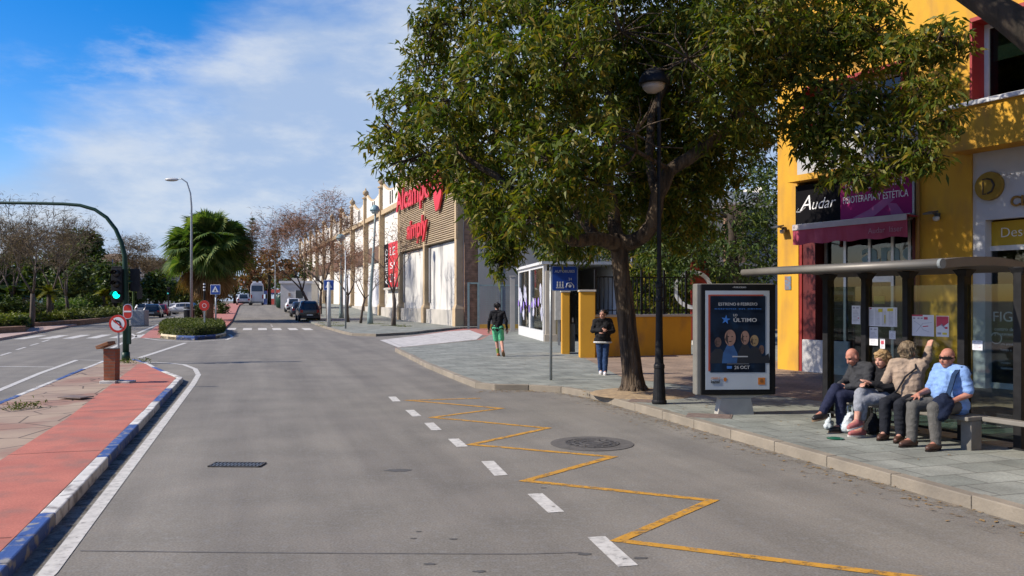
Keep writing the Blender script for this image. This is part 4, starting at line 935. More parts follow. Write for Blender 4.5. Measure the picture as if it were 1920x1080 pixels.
b = MB(); b.tube([(0, 0, zl-.1), (-.19, -.02, zl-.1)], .025, 6); b.tube([(0, 0, zl+.7), (-.19, -.02, zl+.7)], .025, 6); b.tube([(0, 0, zl+.4), (.3, .1, zl+.4)], .03, 6); b.build('bracket', green_paint, mast)
b = MB(); b.box((.085, -.02, (676-628)*k), (.14, .1, .55)); b.build('control_box', green_paint, mast, bevel=.01)
# rounded red sign strapped to the mast
def disc_sign(name, label, cat, c, r, rings, rz=0., pole=None, thick=.02, squash=1.):
    """rings: (radius fraction, material)"""
    t = thing(name, label, cat, c, rz); b = MB(); b.lathe([(.01, 0), (r, 0), (r, thick), (.01, thick)], (0, 0, 0), 32, axis=(0, 1, 0)); b.build('back', sign_back, t)
    for i, (f_, m) in enumerate(rings):
        b = MB(); b.lathe([(.005, 0), (r*f_, 0), (r*f_, .003+.001*i), (.005, .003+.001*i)], (0, 0, 0), 32, axis=(0, -1, 0)); b.build('face', m, t)
    return t
c = P(240, 584, q.y-.14); t = thing('no_entry_sign', 'rounded red and white no entry sign strapped to the green traffic mast', 'sign', c, 0.); s_ = q.y/F
b = MB(); w, h = 8.6*s_, 14.2*s_
def rrect(w, h, r, n=6):
    out = []
    for cx, cy, a0 in ((w-r, h-r, 0), (-w+r, h-r, 90), (-w+r, -h+r, 180), (w-r, -h+r, 270)):
        for i in range(n+1): a = R(a0+90*i/n); out.append((cx+r*math.cos(a), cy+r*math.sin(a)))
    return out
TV = Matrix(((1, 0, 0, 0), (0, 0, -1, 0), (0, 1, 0, 0), (0, 0, 0, 1)))
def TVy(y): return Matrix(((1, 0, 0, 0), (0, 0, -1, y), (0, 1, 0, 0), (0, 0, 0, 1)))
b.slab(rrect(w, h, w*.95), TV, .02); b.build('plate', sign_white, t); b = MB(); b.slab(rrect(w*.86, h*.9, w*.8), TVy(-.021), .003); b.build('face', sign_red, t); b = MB(); b.bx(-w*.8, w*.8, -.03, -.0245, -h*.1, h*.1); b.build('bar', sign_white, t)
# ---- brick pillar with the round no-left-turn sign
q = G(211, 719, .10); k = q.y/F; hp = 65*k; bsm = brick('red_brick', (.34, .105, .05), (.28, .085, .04), (.22, .12, .08), .23, .068, .01, 'xz', 0, .85, .35, .4)
t = thing('brick_pillar', 'tapering red brick pillar on a white base with its capping tile askew', 'pillar', (q.x-.075, q.y+.12, .10), 0.)
b = MB(); w0, w1_ = 11.6*k, 10.8*k; dp_ = .22
b.add([(a*w, y*dp_/2, z) for z, w in ((.06, w1_), (hp, w0)) for a, y in ((-1, -1), (1, -1), (1, 1), (-1, 1))], [(3, 2, 1, 0), (4, 5, 6, 7), (0, 1, 5, 4), (1, 2, 6, 5), (2, 3, 7, 6), (3, 0, 4, 7)]); b.build('shaft', bsm, t, bevel=.008)
b = MB(); b.bx(-w1_-.05, w1_+.05, -.2, .2, -.03, .06); b.bx(w1_+.05, w1_+.32, -.12, .2, -.03, .045); b.build('base', kerb_white, t, bevel=.012)
cap = brick('cap_brick', (.36, .17, .08), (.30, .13, .06), (.24, .15, .1), .3, .2, .008)
b = MB(); b.box((-11.5*k, 0, hp+.075), (25*k, .34, .075), Matrix.Rotation(R(-21), 3, 'Y')); b.build('cap_tile', cap, t, bevel=.008)
b = MB(); b.tube([(-16*k, 0, hp-.02), (-16*k, 0, hp+.02)], .03, 6); b.build('mortar', kerb_white, t)
c = P(221, 607, q.y-.02); ns = disc_sign('no_left_turn_sign', 'round white sign with red rim and struck left arrow on the brick pillar', 'sign', c, 16.8*k, ((.99, sign_red), (.74, sign_white)))
b = MB(); r = 16.8*k; ar = M('sign_black_paint', (.02, .012, .012), rough=.4); L_ = lambda x, z: (x*r, -.0085, z*r)
b.slab([(.22*r, -.5*r), (.40*r, -.5*r), (.36*r, .05*r), (.22*r, .3*r), (-.05*r, .40*r), (-.2*r, .38*r), (-.2*r, .52*r), (-.52*r, .26*r), (-.2*r, .02*r), (-.2*r, .18*r), (.02*r, .2*r), (.16*r, .1*r), (.2*r, -.08*r)], TVy(-.0075), .002); b.build('arrow', ar, ns)
b = MB(); b.box((0, -.0105, 0), (1.45*r, .002, .14*r), Matrix.Rotation(R(40), 3, 'Y')); b.build('bar', sign_red, ns)
b = MB(); b.tube([(0, .03, hp+.135-c.z-.02), (0, .03, .8*r)], .022, 8); b.build('pole', galv, ns)
# ---- pedestrian crossing signs
def crossing_sign(px, py, w, base_y, label, polem, pr=.04):
    g = G(px, base_y, PZ); k = g.y/F; hz = (base_y-py)*k; t = thing('pedestrian_crossing_sign', label, 'sign', (g.x, g.y, PZ), 0, 'pedestrian crossing signs'); w = w*k
    b = MB(); b.bx(-w, w, -.03, -.0, hz-w, hz+w); pl = b.build('plate', sign_white, t, bevel=.01); b = MB(); b.slab(rrect(w*.93, w*.93, w*.12), Matrix(((1, 0, 0, 0), (0, 0, -1, -.031), (0, 1, 0, hz), (0, 0, 0, 1))), .003); b.build('face', sign_blue, pl)
    b = MB(); b.slab([(-.68*w, -.52*w), (.68*w, -.52*w), (0, .74*w)], Matrix(((1, 0, 0, 0), (0, 0, -1, -.0345), (0, 1, 0, hz), (0, 0, 0, 1))), .003); b.build('triangle', sign_white, pl)
    b = MB(); T = Matrix(((1, 0, 0, 0), (0, 0, -1, -.038), (0, 1, 0, hz), (0, 0, 0, 1)))
    b.slab([(-.07*w, .0), (.1*w, .0), (.14*w, -.2*w), (.26*w, -.45*w), (.14*w, -.45*w), (.02*w, -.24*w), (-.14*w, -.45*w), (-.26*w, -.45*w), (-.08*w, -.2*w)], T, .002); b.lathe([(.005, 0), (.09*w, 0), (.09*w, .002), (.005, .002)], (0, -.038, hz+.14*w), 10, axis=(0, -1, 0)); b.slab([(-.3*w, -.22*w), (-.24*w, -.26*w), (-.06*w, -.06*w), (-.06*w, .0)], T, .0015); b.build('figure', ar, pl)
    b = MB(); b.tube([(0, .05, 0), (0, .05, hz+w*.6)], pr, 10); b.build('pole', polem, t, smooth=True); return t
crossing_sign(404, 543, 9.2, 622, 'blue pedestrian crossing sign on a thin pole beside the hedge island', galv, .045)
crossing_sign(616.5, 534.5, 9.6, 613, 'blue pedestrian crossing sign on a thick white post at the right kerb', M('white_post', (.55, .55, .53), (.4, .4, .4), 3, .6), .14)
# red round sign with a bump, on the hedge island
g = G(383, 626, PZ); k = g.y/F; c = V((g.x, g.y, EYE-(573-HY)*k)); t = disc_sign('red_sign', 'rounded red sign on a short post in the clipped hedge', 'sign', c, 9.8*k, ((.99, sign_red), (.42, sign_white), (.34, sign_red))); b = MB(); b.tube([(0, .05, PZ-c.z), (0, .05, .1)], .045, 8); b.build('post', galv, t)
# ---- blue bus stop sign on slim pole
g = G(1033, 713, PZ); k = g.y/F; zt, zb = (713-498.5)*k, (713-545.5)*k; x0, x1 = 1*k, 50*k
t = thing('bus_sign', 'square dark blue sign with white pictograms on a slim grey pole', 'sign', (g.x, g.y, PZ), 0)
b = MB(); b.tube([(0, .02, 0), (0, .02, zt+.03)], .032, 10); b.build('pole', galv, t, smooth=True)
b = MB(); b.slab([(p+(x0+x1)/2, q_) for p, q_ in rrect((x1-x0)/2, (zt-zb)/2, .04)], Matrix(((1, 0, 0, 0), (0, 0, -1, -.02), (0, 1, 0, (zt+zb)/2), (0, 0, 0, 1))), .02); pl = b.build('plate', M('sign_rim', (.25, .33, .5), rough=.4), t)
b = MB(); b.slab([(p+(x0+x1)/2, q_) for p, q_ in rrect((x1-x0)/2-.018, (zt-zb)/2-.018, .035)], Matrix(((1, 0, 0, 0), (0, 0, -1, -.041), (0, 1, 0, (zt+zb)/2), (0, 0, 0, 1))), .003); b.build('face', M('sign_deep_blue', (.010, .045, .27), (.012, .05, .29), 3, .45, spec=.2), pl)
b = MB(); w = x1-x0; h = zt-zb; pw = M('pictogram_white', (.55, .58, .62), rough=.5); yq = -.046
text(None, 'AUTOBUSES', None, None, (x0+.12*w, yq, zt-.27*h), V((1, 0, 0)), V((0, 0, 1)), height=.1*h, width=.76*w, mb=b)
text(None, '. 24', None, None, (x0+.58*w, yq, zt-.58*h), V((1, 0, 0)), V((0, 0, 1)), height=.1*h, mb=b)
for xx in (.2, .3, .4): b.bx(x0+xx*w, x0+(xx+.05)*w, yq-.003, yq, zb+.16*h, zb+.3*h); b.lathe([(.002, 0), (.03*w, 0), (.03*w, .003), (.002, .003)], (x0+(xx+.025)*w, yq, zb+.345*h), 10, axis=(0, -1, 0))
b.bx(x0+.17*w, x0+.48*w, yq-.003, yq, zb+.11*h, zb+.14*h); b.tube([(x0+.56*w, yq, zb+.14*h), (x0+.6*w, yq, zb+.3*h), (x0+.75*w, yq, zb+.33*h), (x0+.85*w, yq, zb+.2*h), (x0+.85*w, yq, zb+.12*h)], .012, 5); b.lathe([(.02*w, 0), (.06*w, 0), (.06*w, .003), (.02*w, .003)], (x0+.7*w, yq, zb+.2*h), 14, axis=(0, -1, 0)); b.build('pictogram', pw, pl)
# ---- black lamp post
g = G(1236, 757, PZ); k = g.y/F; lp = thing('street_lamp', 'tall black lamp post with domed head beside the tree trunk', 'street lamp', (g.x, g.y, PZ), 0)
b = MB(); b.lathe([(.12, 0), (.13, .02), (.13, .05), (.115, .07), (.10, .3), (.088, .60), (.095, .62), (.095, .66), (.075, .70), (.062, 1.2), (.058, 1.75), (.075, 1.78), (.075, 1.82), (.055, 1.85), (.055, 1.98), (.07, 2.0), (.07, 2.06), (.04, 2.12), (.038, 2.6), (.036, 5.2), (.034, 5.42), (.06, 5.44), (.06, 5.5), (.02, 5.5)], (0, 0, 0), 18); b.build('post', black_paint, lp, smooth=False, bevel=0)
zt = (757-130)*k; zc = (757-158)*k; rr = 27*k; xh = -11*k
b = MB(); b.tube([(0, 0, 5.3), (-.0, 0, zc+.02)], .034, 10); b.lathe([(rr*1.0, .0), (rr*1.02, .02), (rr*.95, .10), (rr*.72, .2), (rr*.4, .26), (rr*.1, .28), (.002, .28)], (xh, 0, zc), 24); b.build('hood', black_paint, lp, smooth=True)
b = MB(); b.lathe([(.01, -.16), (rr*.45, -.14), (rr*.7, -.08), (rr*.82, -.001)], (xh, 0, zc), 20); b.build('diffuser', M('lamp_diffuser', (.45, .38, .33), (.4, .34, .3), 4, .3), lp, smooth=True)
# ---- advertising panel
g = G(1380, 778, PZ); k = g.y/F; pf = .06
ad = thing('advertising_panel', 'black free standing advertising panel with a dark film poster', 'advertising panel', (g.x, g.y, PZ), pf)
z0, z1 = (778-740)*k, (778-533)*k; xl, xr = (1313-1380)*k, (1455-1380)*k; pano = M('panel_black', (.008, .008, .009), (.010, .010, .010), 6, .45, spec=.12); case = M('panel_side', (.22, .21, .18), (.18, .17, .15), 4, .55, metal=.3)
b = MB(); b.bx(xl-.065, xr-.01, .02, .24, z0-.01, z1+.01); body = b.build('case', case, ad, bevel=.02); b = MB(); b.bx(xl, xr, -.02, .019, z0, z1); fr = b.build('front_frame', pano, ad, bevel=.012)
px0, px1, pz0, pz1 = (1321-1380)*k, (1443-1380)*k, (778-730)*k, (778-545)*k
b = MB(); b.bx(px0, px1, -.024, -.0205, pz0, pz1); po = b.build('poster', M('poster_paper', (.42, .45, .47), (.38, .41, .44), 3, .6, spec=.1), ad)
qx0, qx1, qz0, qz1 = (1330-1380)*k, (1435-1380)*k, (778-698)*k, (778-555)*k; W_, H_ = qx1-qx0, qz1-qz0
pd = M('poster_dark', (.006, .008, .013), (.012, .024, .045), 2.2, .6, spec=.08, c3=(.010, .045, .10), s3=2.5, lo3=.55, hi3=.8); b = MB(); b.bx(qx0, qx1, -.0265, -.0245, qz0, qz1); b.build('picture', pd, po)
b = MB(); b.bx(qx0-.03, qx0-.001, -.0265, -.0245, qz0+.02, qz1+.02); b.bx(qx0, qx1-.03, -.0265, -.0245, qz1+.002, qz1+.022); b.build('border', M('poster_red', (.36, .05, .02), rough=.4), po)
skin1 = M('poster_skin', (.30, .17, .12), (.22, .12, .085), 9, .5); skin2 = M('poster_skin_dim', (.13, .075, .055), (.09, .05, .04), 9, .5); cl1 = M('poster_cloth', (.012, .014, .02), rough=.5); cl2 = M('poster_blue', (.03, .10, .24), (.02, .06, .16), 6, .5); hair_p = M('poster_hair', (.28, .19, .09), rough=.5)
def T_(y): return Matrix(((1, 0, 0, qx0), (0, 0, -1, y), (0, 1, 0, qz0), (0, 0, 0, 1)))
def oval(cx, cz, rx, rz, n=20): return [(W_*(cx+rx*math.cos(6.283*i/n)), H_*(cz+rz*math.sin(6.283*i/n)*(1 if math.sin(6.283*i/n) > 0 else 1.15))) for i in range(n)]
yb_ = -.0267
for i, (cx, cz, rx, rz, mt, cm) in enumerate(((.14, .40, .06, .06, skin2, cl1), (.93, .30, .05, .055, skin2, cl1), (.80, .42, .075, .07, hair_p, cl1), (.36, .46, .10, .10, skin1, cl2), (.63, .46, .075, .085, skin1, cl1))):
    b = MB(); b.slab([(W_*(cx+u), H_*v) for u, v in ((-.15, .12), (.15, .12), (.13, .25), (.05, cz-.09), (-.05, cz-.09), (-.13, .25))], T_(yb_-.0006*i), .0004); b.build('figure', cm, po)
    b = MB(); b.slab(oval(cx, cz, rx, rz), T_(yb_-.0006*i-.0002), .0005); hd = b.build('face', mt, po)
    b = MB()
    for ex in (-.35, .35): b.slab(oval(cx+rx*ex, cz+rz*.1, rx*.18, rz*.07, 8), T_(yb_-.0006*i-.0008), .0002)
    b.slab(oval(cx, cz-rz*.55, rx*.3, rz*.07, 8), T_(yb_-.0006*i-.0008), .0002); b.slab([(W_*(cx-rx*.95), H_*(cz-rz*.3)), (W_*(cx-rx*.3), H_*(cz-rz)), (W_*(cx-rx*.55), H_*(cz+rz*.7))], T_(yb_-.0006*i-.0008), .0002); b.build('features', M('poster_shadow', (.035, .02, .016), rough=.5), po)
b = MB(); XX, ZZ = V((1, 0, 0)), V((0, 0, 1)); yt = -.031
text(None, 'ESTRENO 8 FEBRERO', None, None, (qx0+W_*.5, yt, qz0+H_*.875), XX, ZZ, height=.045, width=W_*.7, align='C', mb=b)
text(None, 'LO', None, None, (qx0+W_*.42, yt, qz0+H_*.735), XX, ZZ, height=.035, mb=b); text(None, '\u00daLTIMO', None, None, (qx0+W_*.42, yt, qz0+H_*.66), XX, ZZ, height=.075, width=W_*.42, mb=b, bold=.01)
text(None, '26 OCT', None, None, (qx0+W_*.44, yt, qz0+H_*.045), XX, ZZ, height=.05, width=W_*.27, mb=b); b.bx(qx0+W_*.40, qx0+W_*.68, yt, yt+.002, qz0+H_*.20, qz0+H_*.215); b.bx(qx0+W_*.3, qx0+W_*.7, yt, yt+.001, qz0+H_*.11, qz0+H_*.113); b.build('lettering', M('poster_letters', (.42, .42, .42), rough=.5), po)
b = MB(); c = (qx0+W_*.28, qz0+H_*.69); b.slab([(c[0]+(.075 if i % 2 == 0 else .03)*math.cos(R(36*i+10)), c[1]+(.075 if i % 2 == 0 else .03)*math.sin(R(36*i+10))) for i in range(10)], TVy(yt+.002), .0006); b.build('star', M('poster_bright_blue', (.04, .17, .5), rough=.5), po); b = MB()
text(None, 'estreno en cines', None, None, (qx0+W_*.5, yt, qz0+H_*.825), XX, ZZ, height=.02, width=W_*.85, align='C', mb=b); b.bx(qx0+W_*.3, qx0+W_*.39, yt, yt+.002, qz0+H_*.05, qz0+H_*.085); b.build('lettering', M('poster_bright_blue', (.04, .17, .5), rough=.5), po)
b = MB(); oz = (pz0+qz0)/2; text(None, 'kanal', None, None, (qx0+.01, yt+.004, oz-.035), XX, ZZ, height=.05, mb=b, bold=.02); b.build('lettering', M('poster_ink', (.03, .03, .03)), po)
b = MB(); text(None, 'CINES C', None, None, (qx0+.015, yt+.004, oz+.03), XX, ZZ, height=.028, mb=b); b.slab(oval(.27, -.09, .03, .025), T_(yt+.005), .001); b.build('lettering', M('poster_orange', (.55, .17, .02), rough=.5), po); b = MB(); b.bx(qx1-.115, qx1-.005, yt+.004, yt+.006, oz-.06, oz+.05); b.build('logo', M('poster_orange', (.55, .17, .02), rough=.5), po)
b = MB(); b.slab([(qx1-.06+.03*math.cos(6.283*i/12), oz+.03*math.sin(6.283*i/12)) for i in range(12)], TVy(yt+.0035), .001); b.build('logo', M('poster_logo_mark', (.25, .09, .02)), po)
b = MB(); text(None, '\u2022 PUBLICIDAD', None, None, ((px0+px1)/2+.03, -.0205, z1-.06), XX, ZZ, height=.024, align='C', mb=b); b.build('lettering', M('panel_letters', (.4, .4, .4)), fr)
b = MB(); zz = z0-.012; b.add([(x, y, z) for z, a in ((-.02, .62), (zz*.85, .5)) for x, y in ((-.46*a, .03), (.46*a+.02, .03), (.46*a+.02, .22), (-.46*a, .22))], [(3, 2, 1, 0), (4, 5, 6, 7), (0, 1, 5, 4), (1, 2, 6, 5), (2, 3, 7, 6), (3, 0, 4, 7)])
b.add([(x, y, z) for z, a in ((zz*.85, .5), (zz, .95)) for x, y in ((-.5*a, .035), (.5*a, .035), (.5*a, .215), (-.5*a, .215))], [(3, 2, 1, 0), (4, 5, 6, 7), (0, 1, 5, 4), (1, 2, 6, 5), (2, 3, 7, 6), (3, 0, 4, 7)]); b.build('foot', M('panel_foot', (.40, .38, .33), (.33, .31, .27), 4, .6), ad, bevel=.008)
# ---- bus shelter
SB_ = V((4.97, 9.61, PZ)); sth = R(25); SAa = V((-math.sin(sth), math.cos(sth), 0)); SAb = V((math.cos(sth), math.sin(sth), 0))
def SH(a, b_, z=0.): return SB_+SAa*a+SAb*b_+V((0, 0, z))
def apx(px, b_):
    k = (px-960)/F; c = SB_+SAb*b_; return (c.x-k*c.y)/(k*SAa.y-SAa.x)
# shelter frame: local x = -a (towards camera), y = b (towards back)
sh = thing('bus_shelter', 'dark bus shelter with curved roof and glass back wall', 'bus shelter', SB_, math.atan2(-SAa.y, -SAa.x))
steel = M('shelter_steel', (.05, .05, .05), (.065, .065, .062), 9, .4, metal=.4); roofm = M('shelter_roof', (.20, .185, .16), (.15, .14, .12), 2.5, .5, metal=.3); under = M('shelter_soffit', (.11, .105, .095), (.09, .085, .08), 4, .6)
RL = 3.32; zr = 2.2; b = MB(); vs = []; prof = []
nn = 12
for i in range(nn+1):
    t_ = i/nn; y = 1.95*t_; prof.append((y, zr+.015+.10*math.sin(math.pi*min(1, t_*.9+.1))-.02*t_, zr-.05+.05*math.sin(math.pi*t_)))
for x in (-RL, 0.0): vs += [(x, y, zt_) for y, zt_, zb_2 in prof]+[(x, y, zb_2) for y, zt_, zb_2 in reversed(prof)]
m_ = 2*(nn+1); fs = [(i, (i+1) % m_, m_+(i+1) % m_, m_+i) for i in range(m_)]+[tuple(range(m_-1, -1, -1)), tuple(range(m_, 2*m_))]; b.add(vs, fs)
b.build('roof', under, sh)
b = MB(); b.tube([(-RL-.04, -.02, zr+.005), (.02, -.02, zr+.005)], .048, 14); b.build('gutter', roofm, sh, smooth=True); b = MB(); b.tube([(.021, -.02, zr+.005), (.06, -.02, zr+.005)], .058, 14); b.build('gutter_cap', M('cap_grey', (.18, .2, .2)), sh)
bb = 1.12; al = [apx(1553, bb), apx(1625, bb), apx(1703, bb), apx(1808, bb), apx(1914, bb)]; print('SHELTER a', al)
zs = .1
for i, a_ in enumerate(al):
    b = MB(); w = .05 if i in (0, 3, 4) else .042; b.bx(-a_-w, -a_+w, bb-.07, bb+.07, 0, zr-.02)
    b.add([(-a_+x*s1, bb+y*s1, z) for z, s1 in ((zr-.12, .055), (zr-.03, .10)) for x, y in ((-1, -1), (1, -1), (1, 1), (-1, 1))], [(3, 2, 1, 0), (4, 5, 6, 7), (0, 1, 5, 4), (1, 2, 6, 5), (2, 3, 7, 6), (3, 0, 4, 7)])
    b.bx(-a_-.1, -a_+.1, bb-.1, bb+.1, -.01, .015); b.build('post', black_paint, sh, bevel=.006)
shg = glass('shelter_glass', (.72, .82, .80), .86)
for i in range(4):
    b = MB(); b.bx(-al[i]+.052, -al[i+1]-.052, bb-.005, bb+.005, zs, zr-.22); b.build('glass_panel', shg, sh)
    b = MB(); b.bx(-al[i]+.052, -al[i+1]-.052, bb-.02, bb+.02, zs-.03, zs-.001); b.build('rail', black_paint, sh)
# ---- bench
bn = thing('bus_bench', 'grey concrete bench inside the bus shelter under the four waiting people', 'bench', SH(0, .6), math.atan2(-SAa.y, -SAa.x)); conc = M('bench_concrete', (.19, .175, .15), (.14, .13, .11), 4, .8, .3, 40)
zS = .40; b = MB(); b.bx(-1.95, .06, -.19, .2, zS-.05, zS); b.build('seat', conc, bn, bevel=.012)
for a_ in (apx(1623, .6), .02):
    b = MB(); b.bx(-a_-.07, -a_+.07, -.12, .07, -.01, zS-.051); b.build('leg', conc, bn, bevel=.01)
b = MB(); b.bx(.062, .85, .05, .18, zS-.06, zS-.005); b.build('side_rail', conc, bn, bevel=.01); b = MB(); b.bx(.72, .82, .03, .15, -.01, zS-.071); b.build('leg', conc, bn)
# ---- notices on the glass
pap = M('notice_paper', (.68, .68, .70), (.62, .62, .64), 6, .6); ink = M('notice_ink', (.22, .22, .26), (.4, .4, .44), 30, .6); redi = M('notice_red', (.55, .05, .09), (.45, .04, .08), 8, .6); yeli = M('notice_yellow', (.70, .58, .05), rough=.6)
def notice(px0, py0, px1, py1, label, kind):
    a0, a1 = apx(px0, bb), apx(px1, bb); c = SH(a0, bb); z1 = EYE-(py0-HY)*c.y/F-PZ; c = SH(a1, bb); z0 = EYE-(py1-HY)*c.y/F-PZ; w = a0-a1; h = z1-z0
    t = thing('paper_notice', label, 'notice', SH(a0, bb-.0075, z0), math.atan2(-SAa.y, -SAa.x), 'paper notices taped to the shelter glass'); b = MB(); b.bx(0, w, -.0015, 0, 0, h); b.build('sheet', pap, t)
    i_, r_, y_ = MB(), MB(), MB(); y1 = -.0018
    def q(m, x0, x1, za, zb): m.bx(x0*w, x1*w, y1-.0006, y1, za*h, zb*h)
    if kind == 'table':
        for x in (.03, .25, .48, .72, .95): q(i_, x, x+.012, .05, .93)
        for z in range(12):
            for x in (.06, .28, .51, .75): q(i_, x, x+.11, .08+z*.065, .10+z*.065)
        q(y_, .34, .5, .75, .92); q(y_, .66, .86, .8, .95); q(y_, .55, .6, .15, .6); q(r_, .02, .1, .9, .97)
    elif kind == 'map':
        q(r_, 0, .5, .93, 1.0); q(r_, .55, .72, .78, .9)
        i_.tube([(.1*w, y1, .7*h), (.4*w, y1, .5*h), (.5*w, y1, .3*h), (.8*w, y1, .2*h)], .003, 4); r_.tube([(.5*w, y1, .45*h), (.75*w, y1, .48*h)], .006, 4); i_.tube([(.2*w, y1, .2*h), (.5*w, y1, .6*h), (.9*w, y1, .65*h)], .003, 4)
        for x in (.05, .25, .4): q(i_, x, x+.1, .8, .87)
    elif kind == 'red':
        r_.slab([(.03*w, .45*h), (.35*w, .55*h), (.6*w, .5*h), (.97*w, .68*h), (.97*w, .97*h), (.03*w, .97*h)], TVy(y1), .0006); q(r_, .7, .9, .38, .48); i_.tube([(.4*w, y1-.001, .6*h), (.7*w, y1-.001, .42*h)], .008, 4); q(i_, .1, .4, .1, .2); q(y_, .5, .85, .1, .2)
    else:
        q(i_, .12, .35, .84, .93); q(i_, .5, .85, .85, .92)
        for z in range(9): q(i_, .12, .55+.04*(z*7 % 9), .1+z*.075, .125+z*.075)
        if kind == 'r': q(r_, .2, .8, .45, .8)
        if kind == 'p': q(r_, .7, .85, .3, .36)
    for m, mt, nm in ((i_, ink, 'print'), (r_, redi, 'red_print'), (y_, yeli, 'yellow_mark')):
        if m.v: m.build(nm, mt, t)
notice(1598, 573, 1614, 608, 'narrow white notice farthest left on the shelter glass', 'p'); notice(1630, 576, 1683, 613, 'wide white timetable sheet with yellow marks on the shelter glass', 'table'); notice(1631, 613, 1647, 648, 'tall white notice hanging directly below the wide timetable', 't')
notice(1651, 635, 1660, 654, 'small narrow notice with a red figure below the timetable', 'r'); notice(1668, 620, 1680, 636, 'small square white notice below the right end of the timetable', 't'); notice(1711, 590, 1752, 631, 'white bus route map with red heading by the raised hand', 'map'); notice(1756, 592, 1780, 632, 'red and white leaflet beside the bus route map', 'red'); notice(1824, 638, 1843, 657, 'small white slip taped right of the big black post', 'p')
# ---- distant street lamps
def tall_lamp(px, base_y, top_y, label, m, arm=-26, z=None):
    g = G(px, base_y, 0.); k = g.y/F; h = (base_y-top_y)*k; t = thing('street_lamp', label, 'street lamp', (g.x, g.y, rise(g.x, g.y)), 0); b = MB(); A = arm*k
    pth = [(0, 0, 0), (0, 0, h*.55), (0, 0, h*.8), (A*.08, 0, h*.89), (A*.35, 0, h*.965), (A*.75, 0, h*.99), (A*1.0, 0, h*.99)]; b.tube(pth, [.12, .095, .075, .06, .05, .045, .04], 10); b.build('post', m, t, smooth=True)
    b = MB(); b.ell((A*1.55, 0, h*.985), (V((1, 0, 0)), V((0, 1, 0)), V((0, 0, 1))), (abs(A)*.55, .22, .15)); b.build('lamp_head', M('lamp_white', (.6, .6, .58), rough=.4), t, smooth=True); return t
tall_lamp(359, 607, 333, 'tall grey street lamp with curved arm rising beside the fan palm', galv, -24)
def globe_lamp(px, base_y, top_y, label, lean=0., r=17):
    g = G(px, base_y, PZ); k = g.y/F; h = (base_y-top_y)*k; z = PZ+rise(g.x, g.y); t = thing('street_lamp', label, 'street lamp', (g.x, g.y, z), 0, 'grey green lamps along the right pavement'); b = MB(); L = lean*k
    b.tube([(0, 0, 0), (0, 0, .5), (0, 0, 1.6), (L*.5, 0, h*.5), (L, 0, h*.93)], [.24, .22, .14, .11, .075], 10); b.build('post', lampgreen, t, smooth=True); rr = r*k*.8
    b = MB(); b.lathe([(rr, 0), (rr*1.02, .06), (rr*.7, .32), (rr*.25, .45), (.01, .47)], (L-rr*.1, 0, h-.5), 18); b.build('hood', M('lamp_teal', (.22, .34, .36), (.18, .29, .31), 4, .4), t, smooth=True); b = MB(); b.lathe([(.01, -.25), (rr*.6, -.2), (rr*.92, -.001)], (L-rr*.1, 0, h-.5), 16); b.build('diffuser', M('lamp_pale', (.34, .40, .40), rough=.3), t, smooth=True)
globe_lamp(694, 607, 383, 'leaning grey green lamp with domed head in front of the red banner', 10, 12); globe_lamp(640, 599, 440, 'smaller grey green lamp with flat dome behind the bare tree', 0, 11)
def plain_pole(px, base_y, top_y, label, r, m, name='pole'):
    g = G(px, base_y, PZ); k = g.y/F; z = PZ+rise(g.x, g.y); b = MB(); b.tube([(0, 0, 0), (0, 0, (base_y-top_y)*k)], [r, r*.7], 8); place_single(b, name, m, label, 'pole', (g.x, g.y, z), smooth=True)
plain_pole(648, 616, 470, 'slim grey pole at the kerb right of the crossing sign', .055, galv); plain_pole(211, 588, 486, 'thin grey pole among the dark trees at left', .09, galv)
g = G(516, 590, 0); t = tall_lamp(516, 590, 505, 'slim grey street lamp far up the right kerb', galv, -4)
# ---- litter bin by the lamp, stone block with shrub, utility items on the island
g = G(359, 602, PZ); k = g.y/F; t = thing('litter_bin', 'black cylindrical litter bin at the foot of the tall grey lamp', 'bin', (g.x, g.y-.5, rise(g.x, g.y)+.0)); b = MB(); b.lathe([(.38, .0), (.42, .1), (.45, 1.2), (.40, 1.25), (.05, 1.28)], (0, 0, 0), 16); b.build('bin_body', black_paint, t, smooth=False); b = MB(); b.lathe([(.46, 1.0), (.47, 1.02), (.47, 1.08), (.46, 1.1)], (0, 0, 0), 16); b.build('rim', galv, t)
g = G(261, 611, 0); k = g.y/F; gran = M('speckled_granite', (.30, .31, .32), (.18, .19, .2), 14, .8, .4, 20); w = 13*k
b = MB(); b.bx(-w, w, -.3, .5, 0, 30*k); place_single(b, 'stone_block', gran, 'grey speckled stone block standing behind the green traffic mast', 'stone block', (g.x, g.y, 0), bevel=.05)
# striped barrier post
g = G(383, 612, PZ); k = g.y/F; t = thing('bollard', 'thin black and white banded post behind the red sign', 'bollard', (g.x, g.y, PZ)); b = MB(); hz = (612-530)*k; b.tube([(0, 0, 0), (0, 0, hz)], .07, 8); b.build('post', black_paint, t)
for i in range(3): b = MB(); z = hz-.1-i*.2; b.tube([(0, 0, z-.05), (0, 0, z+.05)], .075, 8); b.build('band', sign_white, t)
